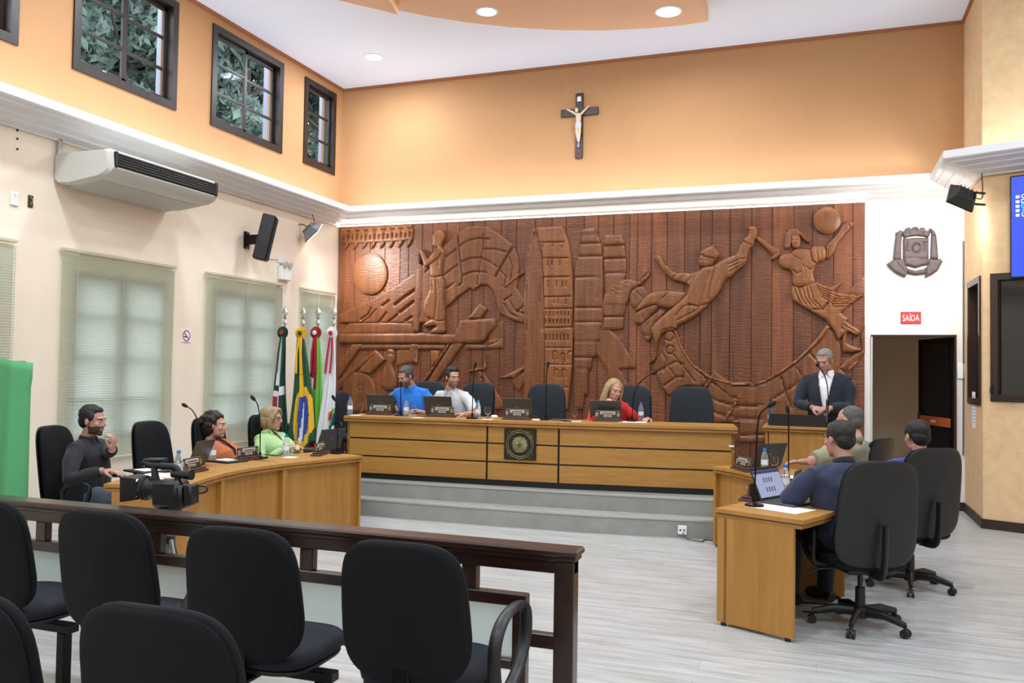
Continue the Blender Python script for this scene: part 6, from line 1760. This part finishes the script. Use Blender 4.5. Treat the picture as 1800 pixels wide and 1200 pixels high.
def hand_parts(mb, W, d, n, thumb, curl=.35, sc=1.0, spread=.0):
    d = d.normalized(); n = (n - d * n.dot(d)).normalized(); s = d.cross(n)
    for k in range(4):
        o = (k - 1.5) * .0195 * sc
        base = W + s * (o * .75) + d * .008; kn = W + d * (.088 - .004 * abs(k - 1.2)) * sc + s * o
        mb.tube([base, (base + kn) / 2 + n * .003, kn], [.0145 * sc, .0145 * sc, .0115 * sc], 8)
        L_ = (.068, .078, .073, .056)[k] * sc; dd = d + s * spread * (k - 1.5); dd.normalize()
        p = kn; nn = n.copy(); pts = [p]; rr = [.0105 * sc]
        for j, f in enumerate((.45, .31, .24)):
            a = curl * (.8, 1.15, .9)[j]
            q = Matrix.Rotation(-a, 3, s) if (d.cross(n)).dot(s) > 0 else Matrix.Rotation(a, 3, s)
            # rotate towards the palm (-n)
            v1 = q @ dd; 
            if v1.dot(nn) > dd.dot(nn) + 1e-6: v1 = q.inverted() @ dd
            nn = (nn - v1 * nn.dot(v1)).normalized(); dd = v1.normalized()
            p = p + dd * L_ * f; pts.append(p); rr.append((.0095, .0088, .0072)[j] * sc)
        mb.tube(pts, rr, 8); mb.sphere(pts[-1], .0072 * sc, 8, 6)
    t0 = W + d * .02 * sc + s * thumb * .026 * sc - n * .004
    t1 = t0 + (d * .65 + s * thumb * .75 - n * .25).normalized() * .042 * sc
    t2 = t1 + (d * .9 + s * thumb * .30 - n * .35).normalized() * .032 * sc
    t3 = t2 + (d * .95 + s * thumb * .05 - n * .45).normalized() * .026 * sc
    mb.tube([t0, t1, t2, t3], [.016 * sc, .0125 * sc, .0105 * sc, .008 * sc], 8); mb.sphere(t3, .008 * sc, 8, 6)

M_SHOE = mat('shoe_black', '#151314', .4)
M_EYE = mat('eye_dark', '#1A1210', .2); M_EYEW = mat('eye_white', '#D9D4CE', .3)
def skin_mat(n, c): return mat('skin_' + n, c, .5, var=.06, vscale=18, bump=.03, bscale=300)
def person(key, label, hip, face_ang, head, hyaw, hpitch=0, hroll=0, hands=None, stand=False, zb=0.0, build=1.0, fem=False, skin='#C08E76', shirt=None, shirt_m=None, sleeve='short',
           pants=None, jacket=None, hairf=None, hair_m=None, beard=None, brow='#2A1E18', lowv=None, shoulder_drop=0.012, collar=None, eyes='open', sh_w=.19, glasses=False, inner=None, voxel=.0065, headscale=1.0, knees=None):
    a = R(face_ang); F = Vector((-math.sin(a), math.cos(a), 0)); Rt = Vector((F.y, -F.x, 0))
    base = Vector((hip[0], hip[1], zb))
    t = thing('person', label, 'person', base, 0, 'people at the session')
    I = tr(*base).inverted()
    P = Vector((hip[0], hip[1], zb + (.92 if stand else .525)))
    ha = R(hyaw); HM = Matrix.Translation(head) @ rz(ha) @ rx(R(hpitch)) @ ry(R(hroll)) @ Matrix.Scale(headscale, 4)
    hf = (HM.to_3x3() @ Vector((0, 1, 0))).normalized(); hu = (HM.to_3x3() @ UP).normalized()
    N = head - hu * .128 - hf * .035 + UP * -.022
    spine = N - P; su = spine.normalized()
    def ring(c, x, y, u=su, n=20, e=2.4):
        f = Rt.cross(u) if Rt.cross(u).dot(F) > 0 else -Rt.cross(u); f = f.normalized(); out = []
        for k in range(n):
            q = 2 * PI * k / n; cc, ss = math.cos(q), math.sin(q)
            out.append(c + Rt * (math.copysign(abs(cc) ** (2 / e), cc) * x) + f * (math.copysign(abs(ss) ** (2 / e), ss) * y))
        return out
    b = build
    TR = [(-.16, .165, .115, 0), (-.06, .185, .135, .0), (.10, .175 * b, .130 * b, .0), (.30, .168 * b, .128 * b * (1.0 if not fem else .92), .005), (.52, .178 * b, .122 * b * (1 if not fem else 1.12), .012 if fem else .004), (.70, .180 * b, .112 * b, .0), (.83, .176 * b * sh_w / .19, .096, -.004), (.915, .150 * sh_w / .19, .080, -.012), (.965, .098 * sh_w / .19, .066, -.012), (1.0, .064, .058, -.006)]
    fdir = Rt.cross(su); fdir = fdir if fdir.dot(F) > 0 else -fdir
    def torso(mb, g, top=10, lo=0):
        rs = []
        for (tt, x, y, o) in TR[lo:top]:
            rs.append(ring(P + spine * tt + fdir.normalized() * o, x + g, y + g))
        mb.loft(rs)
    shc = P + spine * .865 - UP * shoulder_drop
    SH = {s: shc + Rt * (s * (sh_w * b ** .5)) for s in (-1, 1)}
    body = MB(); torso(body, -.018)
    for s in (-1, 1): body.tube([N - su * .03 + Rt * s * .035, N.lerp(SH[s], .55) - su * .02, SH[s] - su * .01], [.032, .036, .044], 10)
    body.tube([N - su * .05, N + su * .03, head - hu * .06 - hf * .012], [.060, .053 if not fem else .045, .056 if not fem else .047], 16)
    head_parts(body, HM, fem, 1.0 if not fem else .95)
    arms = {}
    for s in (-1, 1):
        hs = hands[s]; W = Vector(hs[0]); pole = Vector(hs[4]) if len(hs) > 4 and hs[4] is not None else (Rt * (s * .6) - UP * .7 - F * .35)
        l1, l2 = .285, .255
        if (W - SH[s]).length > l1 + l2: k_ = (W - SH[s]).length / (l1 + l2) * 1.01; l1 *= k_; l2 *= k_
        E, W2 = ik(SH[s], W, l1, l2, pole); arms[s] = (SH[s], E, W)
        fb = .92 if fem else 1.0 * b ** .4
        ub = .86 if shirt_m is not None else 1.0; el_ = .84 if sleeve == 'long' else 1.0
        body.tube([SH[s] - Rt * s * .03, SH[s].lerp(E, .35), SH[s].lerp(E, .8), E, E.lerp(W, .3), W], [.046 * fb * ub, .044 * fb * ub, .040 * fb * ub, .038 * fb * el_, .040 * fb * el_, .027 * fb], 12)
        hand_parts(body, W, Vector(hs[1]), Vector(hs[2]), hs[5] if len(hs) > 5 else s, hs[3], .93 if fem else 1.03)
    # legs
    LG = {}
    for s in (-1, 1):
        hj = P + Rt * (s * .09)
        if stand: kn = hj + Vector((0, 0, -.42)) + F * .02; an = Vector((hj.x, hj.y, zb + .09))
        else:
            kn = hj + F * .42 + Rt * s * .05 - UP * .02
            if knees: kn = Vector(knees[s])
            an = Vector((kn.x, kn.y, zb + .09)) + F * .03
        LG[s] = (hj, kn, an)
        body.tube([hj, hj.lerp(kn, .5), kn, kn.lerp(an, .35), an], [.078, .068, .052, .050, .036], 12)
        body.tube([an - F * .04 - UP * .045, an + F * .08 - UP * .055, an + F * .16 - UP * .062], [.038, .038, .026], 10)
    me = remesh(body, voxel, 3)
    # colour the face regions
    inv = HM.inverted(); n = len(me.polygons); cen = np.empty(n * 3); me.polygons.foreach_get('center', cen); cen = cen.reshape(-1, 3)
    IM = np.array(inv); lc = cen @ IM[:3, :3].T + IM[:3, 3]
    x, y, z = lc[:, 0], lc[:, 1], lc[:, 2]
    idx = np.zeros(n, int)
    idx[(abs(x) < .024) & (y > .078) & (z < -.051) & (z > -.073)] = 1
    if beard:
        bz = (z < -.038) & (z > -.125) & (y > -.005 + .0 * z) & (idx == 0) & (abs(x) < .09) & ((y > .045) | (z > -.1))
        bz &= ~((z > -.046) & (y > .07) & (abs(x) < .012))
        idx[bz] = 2
    me.polygons.foreach_set('material_index', idx)
    me.transform(I)
    sk = skin_mat(key, skin); c = lin(skin)
    lip = mat('lip_' + key, tuple(min(1, q * f) for q, f in zip(c, (.85, .62, .62))), .45)
    bm_ = mat('beard_' + key, beard or '#000000', .75, bump=.4, bscale=260)
    link_mesh('body', me, [sk, lip, bm_], t)
    # eyes and brows
    for s in (-1, 1):
        mb = MB(I @ HM)
        if eyes == 'open':
            mb.sphere((s * .030, .0815, .006), (.0108, .0052, .0042), 12, 8); eo = obj('eye', mb, M_EYEW, t, 180)
            mb = MB(I @ HM); mb.sphere((s * .030, .0858, .006), (.0044, .0026, .0042), 10, 6); obj('iris', mb, M_EYE, eo, 180)
        else:
            mb.sphere((s * .030, .0818, .0030), (.0105, .0036, .0016), 12, 6); obj('eyelash', mb, M_EYE, t, 180)
        mb = MB(I @ HM); mb.tube([(s * .014, .0885, .024), (s * .030, .0885, .0275), (s * .046, .0785, .024)], [.0028, .0034, .0022], 6); obj('eyebrow', mb, mat('brow_' + key, brow, .8), t, 180)
    if glasses:
        gm = MB(I @ HM)
        for s in (-1, 1):
            gm.tube([(s * .032 + .023 * math.cos(q), .097 - .006 * abs(math.cos(q)), .004 + .018 * math.sin(q)) for q in [2 * PI * k / 20 for k in range(21)]], .0022, 6, caps=False)
            gm.tube([(s * .055, .092, .008), (s * .078, .04, .010), (s * .082, -.01, .006)], .002, 6)
        gm.tube([(-.01, .098, .006), (.01, .098, .006)], .002, 6)
        obj('glasses', gm, mat('glasses_red', '#5B2228', .3), t, 60)
    # clothing
    def arm_sleeve(mb, s, g, full):
        S_, E, W = arms[s]; fb = (.92 if fem else 1.0) * b ** .4
        if full: mb.tube([S_ - Rt * s * .05, S_.lerp(E, .3), E, E.lerp(W, .4), E.lerp(W, .9)], [(.060 + g) * fb, (.058 + g) * fb, (.048 + g) * fb, (.046 + g) * fb, (.036 + g) * fb], 14)
        else: mb.tube([S_ - Rt * s * .05, S_.lerp(E, .3), S_.lerp(E, .72), S_.lerp(E, .88)], [(.060 + g) * fb, (.060 + g) * fb, (.061 + g) * fb, (.060 + g) * fb], 14)
    if shirt_m is not None:
        mb = MB(); torso(mb, .006 if jacket is None else -.002, 10)
        for s in (-1, 1): mb.tube([N - su * .03 + Rt * s * .04, N.lerp(SH[s], .55) - su * .012, SH[s]], [.040, .052, .060], 12)
        for s in (-1, 1): arm_sleeve(mb, s, .004 if jacket is None else -.004, sleeve == 'long')
        sm = remesh(mb, .010, 6); 
        # neckline
        bmx = bmesh.new(); bmx.from_mesh(sm); cut = N + su * .006
        dele = [v for v in bmx.verts if (v.co - cut).dot(su) > 0 and ((v.co - N) - su * (v.co - N).dot(su)).length < .095]
        if lowv and jacket is None:
            dele += [v for v in bmx.verts if (v.co - N).dot(fdir) > .02 and abs((v.co - N).dot(Rt)) < lowv[0] * (1 + (v.co - N).dot(su) / lowv[1]) and (v.co - N).dot(su) > -lowv[1]]
        bmesh.ops.delete(bmx, geom=list(set(dele)), context='VERTS'); relax(bmx); bmx.to_mesh(sm); bmx.free()
        wrinkle(sm, .0065, 8, len(key)); sm.transform(I); o = link_mesh('shirt', sm, [shirt_m], t); sd_ = o.modifiers.new('t', 'SOLIDIFY'); sd_.thickness = .004
        if collar is not None:
            cm = MB(I); K = 18; pts = []
            q0 = N + su * .012
            for k in range(K + 1):
                q = PI / 2 + R(22) + (2 * PI - R(44)) * k / K
                pts.append(q0 + Rt * math.cos(q) * .068 + fdir * (math.sin(q) * .062 + .004) + su * (-.012 * math.sin(q) - .004))
            cm.tube(pts, .022, 8, flat=.3, upv=(0, 0, 1))
            for s in (-1, 1):
                p0 = pts[0] if (pts[0] - N).dot(Rt) * s > 0 else pts[-1]
                cm.tube([p0 + su * .008, p0 + fdir * .014 + Rt * s * .018 - su * .03, p0 + fdir * .018 + Rt * s * .030 - su * .055], [.018, .019, .006], 8, flat=.3, upv=Rt)
            obj('collar', cm, collar, t, 60)
    if jacket is not None:
        mb = MB(); torso(mb, .014, 10)
        for s in (-1, 1): mb.tube([N - su * .03 + Rt * s * .045, N.lerp(SH[s], .55) - su * .008, SH[s]], [.044, .058, .068], 12)
        for s in (-1, 1): arm_sleeve(mb, s, .010, True)
        jm = remesh(mb, .009, 10)
        bmx = bmesh.new(); bmx.from_mesh(jm)
        vw, vd = lowv or (.07, .3)
        dele = []
        for v in bmx.verts:
            q = v.co - N; h = q.dot(su); xx = abs(q.dot(Rt)); f_ = q.dot(fdir)
            if h > .004 and (q - su * h).length < .10: dele.append(v)
            elif f_ > .015 and -vd < h and xx < vw * (1 + h / vd) + .006: dele.append(v)
        bmesh.ops.delete(bmx, geom=dele, context='VERTS'); relax(bmx); bmx.to_mesh(jm); bmx.free()
        wrinkle(jm, .009, 7, len(key) + 3); jm.transform(I); o = link_mesh('jacket', jm, [jacket], t); sd_ = o.modifiers.new('t', 'SOLIDIFY'); sd_.thickness = .006
        lap = MB(I)
        for s in (-1, 1):
            c0 = N - su * .01 + Rt * s * .07 - fdir * .01; c1 = P + spine * .80 + Rt * s * (vw + .018) + fdir * .105; c2 = N - su * vd + Rt * s * .02 + fdir * (.125 * b + .01)
            c1.z = (c0.z * .62 + c2.z * .38)
            lap.tube([c0, c0.lerp(c1, .5) + fdir * .02, c1, c1.lerp(c2, .6), c2], [.016, .022, .028, .02, .008], 8, flat=.3, upv=Rt)
        obj('lapel', lap, jacket, t, 60)
    if pants is not None:
        mb = MB(); torso(mb, .002 if shirt_m is not None else .0, 3)
        for s in (-1, 1):
            hj, kn, an = LG[s]
            mb.tube([hj, hj.lerp(kn, .5), kn, kn.lerp(an, .4), an - UP * .02], [.092, .084, .068, .062, .054], 14)
        pm = remesh(mb, .012, 4); wrinkle(pm, .008, 7, 9); pm.transform(I); link_mesh('trousers', pm, [pants], t)
        for s in (-1, 1):
            hj, kn, an = LG[s]; sh = MB(I)
            sh.tube([an - F * .075 - UP * .048, an - F * .02 - UP * .03, an + F * .06 - UP * .045, an + F * .15 - UP * .058, an + F * .20 - UP * .064], [.036, .047, .044, .042, .02], 12)
            sh.v = [(p[0], p[1], max(p[2], .001 + zb - base.z)) for p in sh.v]; obj('shoe', sh, M_SHOE, t, 60)
    if hairf is not None:
        hb = MB(); hairf(hb, HM); hm = remesh(hb, .008, 2, .4); hm.transform(I); wrinkle(hm, .004, 45, 2); link_mesh('hair', hm, [hair_m], t)
    return dict(root=t, N=N, SH=SH, P=P, arms=arms, F=F, Rt=Rt)

def ell(mb, M, c, r, nu=18, nv=12):
    tmp = MB(); tmp.sphere((0, 0, 0), r, nu, nv); mb.add([M @ (Vector(v) + Vector(c)) for v in tmp.v], tmp.f)
def hair_short(top=.0, full=1.0, nape=True):
    def f(mb, M):
        ell(mb, M, (0, -.030, .052 + top * .5), (.081 * full, .096, .078 + top))
        ell(mb, M, (0, .012, .088 + top), (.060, .056, .030 + top * .5))
        if nape: ell(mb, M, (0, -.058, .004), (.072, .058, .074))
        for s in (-1, 1): ell(mb, M, (s * .064, -.008, .040), (.018, .050, .046))
    return f
def hair_buzz(mb, M):
    ell(mb, M, (0, -.034, .048), (.0795, .091, .079)); ell(mb, M, (0, -.056, .0), (.0735, .058, .07))
def hair_curly(mb, M):
    rnd = random.Random(7)
    ell(mb, M, (0, -.035, .045), (.088, .10, .085)); ell(mb, M, (0, -.06, -.03), (.088, .065, .08))
    for k in range(130):
        v = Vector((rnd.gauss(0, 1), rnd.gauss(0, 1), rnd.gauss(0, 1))).normalized()
        if v.y > .45 and v.z < .55: continue
        c = Vector((v.x * .094, -.035 + v.y * .105, .03 + v.z * .10))
        if v.z < -.2: c.y = min(c.y, -.02)
        r_ = rnd.uniform(.017, .028); ell(mb, M, c, (r_, r_, r_), 8, 6)
def hair_bob(mb, M):
    ell(mb, M, (0, -.030, .050), (.088, .102, .084)); ell(mb, M, (0, -.055, -.02), (.090, .070, .095)); ell(mb, M, (.0, .02, .092), (.066, .062, .032))
    for s in (-1, 1):
        tmp = MB(); tmp.tube(spline([(s * .03, .055, .105), (s * .075, .055, .05), (s * .088, .025, -.01), (s * .084, .02, -.085)], 4), [.022] * 6 + [.028] * 6 + [.014], 10); mb.add([M @ Vector(v) for v in tmp.v], tmp.f)
def hair_long(mb, M):
    ell(mb, M, (0, -.030, .050), (.083, .098, .081)); ell(mb, M, (0, -.055, -.02), (.078, .062, .11))
    for s in (-1, 1):
        for k in range(5):
            y0 = .022 - .024 * k
            tmp = MB(); tmp.tube(spline([(s * .008, y0 * .8, .118), (s * .066, y0 + .004, .070), (s * .088, y0 * .9, .0), (s * (.088 + .004 * k), y0 * .8, -.10), (s * (.075 + .01 * k), y0 * .8 + .005, -.22 - .01 * k)], 4), [.012] * 4 + [.013] * 8 + [.014] * 4 + [.006], 8)
            mb.add([M @ Vector(v) for v in tmp.v], tmp.f)
def fab(n, c, **k): return mat('cloth_' + n, c, .85, bump=.15, bscale=500, sheen=.1, **k)
J_JEANS = fab('jeans', '#4C5566', var=.1); J_DARK = fab('dark_trousers', '#191A20'); J_GREY = fab('grey_trousers', '#3A3C42')
DOWN = Vector((0, 0, -1))

# --- 1 man in black at the left
hd = ony(164, 740, 5.36)
h1 = (SEAT['black'][0].x + .06, SEAT['black'][0].y)
Wl = ony(197, 790, 5.22); Wr = ony(183, 830, 5.13)
person('black', 'man in a black jacket with a raised hand, leftmost of the people', h1, -72, hd, -78, -4, 0,
       {1: (Vector((Wr.x, Wr.y, ZT + .035)), (.75, .25, -.05), (0, 0, 1), .35, None, 1), -1: (Wl, (.25, -.12, .95), (.85, .4, .0), .75, (.3, .5, -.9), -1)}, build=1.12, skin='#B58573', shirt_m=fab('black_jacket', '#121316', var=.15), sleeve='long',
       pants=J_JEANS, hairf=hair_short(.004), hair_m=mat('hair_black', '#15100E', .6, bump=.5, bscale=120), beard='#4A3328', brow='#1E1512', collar=fab('black_collar', '#16171A'), sh_w=.205)
# --- 2 woman in orange
hd = ony(379, 748, 6.72); c = SEAT['orange'][0]
tA = onz(398, 797, ZT)
person('orange', 'woman with dark curly hair in an orange jacket, arms folded on the desk', (c.x + .08, c.y), -86, hd, -72, 0, 0,
       {1: (Vector((tA.x - .03, tA.y - .06, ZT + .035)), (.35, .9, 0), (0, 0, 1), .3, None, 1), -1: (Vector((tA.x - .06, tA.y + .12, ZT + .05)), (.45, -.85, 0), (0, 0, 1), .3, None, -1)}, build=1.05, fem=True, skin='#C49680', shirt_m=fab('black_top', '#141014'), jacket=fab('orange_jacket', '#B5602F', var=.08),
       sleeve='long', lowv=(.055, .26), pants=J_DARK, hairf=hair_curly, hair_m=mat('hair_brown', '#2B1D18', .6, bump=.6, bscale=90), brow='#2B1D18', sh_w=.185)
# --- 3 woman in green
hd = ony(478, 736, 7.42); c = SEAT['green'][0]
tA = onz(512, 792, ZT)
person('green', 'woman with a blonde bob and glasses in a pale green blouse', (c.x + .1, c.y), -95, hd, -78, -2, 0,
       {1: (Vector((tA.x - .02, tA.y - .10, ZT + .035)), (.5, .8, 0), (0, 0, 1), .3, None, 1), -1: (Vector((tA.x - .02, tA.y + .10, ZT + .04)), (.6, -.7, 0), (0, 0, 1), .3, None, -1)}, build=1.08, fem=True, skin='#C99B86', shirt_m=fab('green_blouse', '#A9CB90', var=.06), sleeve='long', lowv=(.05, .15),
       collar=fab('green_collar', '#ACD58C'), pants=J_DARK, hairf=hair_bob, hair_m=mat('hair_blonde', '#9C8462', .55, bump=.5, bscale=150), brow='#7A6248', sh_w=.185, glasses=True)
# --- 4 man in the bright blue polo
hd = ony(713, 662, 9.28); c = SEAT['bluepolo'][0]
wl = onz(744, 723, ZH + .03); wr = onz(704, 717.5, ZH + .03)
person('bluepolo', 'man in a bright blue polo looking down at the head table', (c.x, c.y - .06), 178, hd, 158, -24, 0,
       {1: (wr, (.3, -.9, 0), (0, 0, 1), .45), -1: (Vector((wl.x - .10, wl.y, wl.z)), (-.8, -.45, 0), (0, 0, 1), .35)}, zb=S2, build=1.12, skin='#B98470', shirt_m=fab('blue_polo', '#2473CF', var=.06), collar=fab('blue_collar', '#2A7BD8'), pants=J_DARK,
       hairf=hair_short(.0), hair_m=mat('hair_greybrown', '#4A4440', .65, bump=.5, bscale=140), beard='#6F5A50', brow='#3A2E28', eyes='down', sh_w=.205)
# --- 5 man in the pale grey polo
hd = ony(796, 664, 9.32); c = SEAT['greypolo'][0]
wl = onz(826, 728, ZH + .03); wr = onz(790, 722, ZH + .03)
person('greypolo', 'young dark-haired man in a pale grey polo looking to the side', (c.x - .05, c.y - .06), 172, hd, 228, -5, 0,
       {1: (wr, (.4, -.85, 0), (0, 0, 1), .4), -1: (Vector((wl.x - .06, wl.y, wl.z)), (-.85, -.4, 0), (0, 0, 1), .35)}, zb=S2, build=1.05, skin='#BE8E78', shirt_m=fab('grey_polo', '#C9CBC9', var=.05), collar=fab('grey_collar', '#BFC2C2'), pants=J_DARK,
       hairf=hair_short(.010, .97), hair_m=mat('hair_black', '#15100E', .6), beard='#8A6A5C', brow='#1E1512', sh_w=.20)
# --- 6 woman in red
hd = ony(1080, 686, 9.30); c = SEAT['red'][0]
fist = ony(1071, 706, 9.20); wl = onz(1140, 736, ZH + .03)
person('red', 'blonde woman in a red top leaning her head on her fist', (c.x - .05, c.y - .1), 172, hd, 218, -14, -8,
       {1: (Vector((fist.x - .02, fist.y - .02, fist.z - .06)), (.25, .05, .95), (-.3, -.9, .2), 1.25, (-.6, -.3, -.8), 1), -1: (wl, (-.2, -.95, .0), (0, 0, 1), .7)}, zb=S2, build=1.05, fem=True, skin='#C78F7E', shirt_m=fab('red_top', '#D0201E', var=.08), sleeve='long', lowv=(.04, .12),
       pants=J_DARK, hairf=hair_long, hair_m=mat('hair_longblonde', '#A58A60', .5, bump=.5, bscale=150), brow='#7A6248', eyes='down', sh_w=.185)
# --- 7 speaker in the suit
yS = yp + .72
hd = ony(1449, 634, yS)
hc = ony(1440, 717, yp + .46)
person('suit', 'man in a dark navy suit and white shirt speaking at the podium', (hd.x + .05, yS + .05), 172, hd, 160, -22, 0,
       {1: (hc + Vector((-.06, .03, .0)), (.75, -.45, -.15), (.0, -.5, .85), .55, (-.8, .4, -.6), 1), -1: (hc + Vector((.10, .03, .0)), (-.75, -.45, -.12), (0, -.5, .85), .6, (.8, .4, -.6), -1)}, stand=True, zb=S1, build=1.13, skin='#B98575', shirt_m=fab('white_shirt', '#E4E2E4'), jacket=fab('navy_suit', '#151927', var=.08), sleeve='long',
       lowv=(.075, .42), collar=fab('white_collar', '#EDEBED'), pants=J_DARK, hairf=hair_short(-.002, .98), hair_m=mat('hair_grey', '#7C7873', .7, bump=.4, bscale=160), brow='#5A5048', eyes='down', sh_w=.215, shoulder_drop=.03)
# --- 8 olive-shirted man, seen from behind
hd = ony(1492, 741, 7.42); c = SEAT['olive'][0]
el = onz(1402, 822, ZT)
person('olive', 'balding grey man in an olive shirt leaning on the far right desk', (c.x, c.y), 62, hd, 66, -10, 0,
       {-1: (ony(1447, 806, 7.36), (.25, .05, .95), (-.7, -.6, .0), .9, (-1, -.35, -.35), -1), 1: (Vector((el.x + .02, el.y + .22, ZT + .035)), (-.8, -.3, 0), (0, 0, 1), .4)}, build=1.08, skin='#B98A78', shirt_m=fab('olive_shirt', '#8E8C74', var=.06), collar=fab('olive_collar', '#8A8870'), pants=J_GREY,
       hairf=hair_buzz, hair_m=mat('hair_ash', '#57534F', .75, bump=.4, bscale=160), brow='#4A4540', sh_w=.20)
# --- 9 navy polo, foreground right
c = SEAT['navy'][0]; hd = ony(1474, 772, 6.02)
person('navy', 'man in a navy polo seen from behind at the open laptop', (c.x - .04, c.y + .10), 38, hd, 46, -6, 0,
       {-1: (Vector((-.10, 6.16, ZT + .035)), (-.65, .75, 0), (0, 0, 1), .4, (-.5, -.9, -.35), -1), 1: (Vector((-.06, 6.36, ZT + .035)), (-.85, .5, 0), (0, 0, 1), .4)}, build=1.36, skin='#B58470', shirt_m=fab('navy_polo', '#262B45', var=.06), collar=fab('navy_collar', '#14161F'), pants=fab('navy_trousers', '#12141C'),
       hairf=hair_short(.0), hair_m=mat('hair_darkbrown', '#241C17', .65, bump=.5, bscale=140), brow='#241C17', sh_w=.235)
# --- 10 man in blue, far right
c = SEAT['blue2'][0]; hd = ony(1611, 768, c.y + .08)
person('blue2', 'dark-haired man in a royal blue shirt, seen from behind at far right', (c.x, c.y + .02), 30, hd, 28, -6, 0,
       {-1: (Vector((c.x - .42, c.y + .36, ZT + .02)), (-.4, .9, 0), (0, 0, 1), .4), 1: (Vector((c.x - .02, c.y + .40, .66)), (-.5, .8, -.1), (.2, 0, 1), .5, (.35, -.6, -.8), 1)}, build=1.08, skin='#B58470', shirt_m=fab('royal_shirt', '#28388C', var=.06), collar=fab('royal_collar', '#28388C'), pants=J_DARK,
       hairf=hair_short(.004), hair_m=mat('hair_black', '#15100E', .6), brow='#15100E', sh_w=.20)
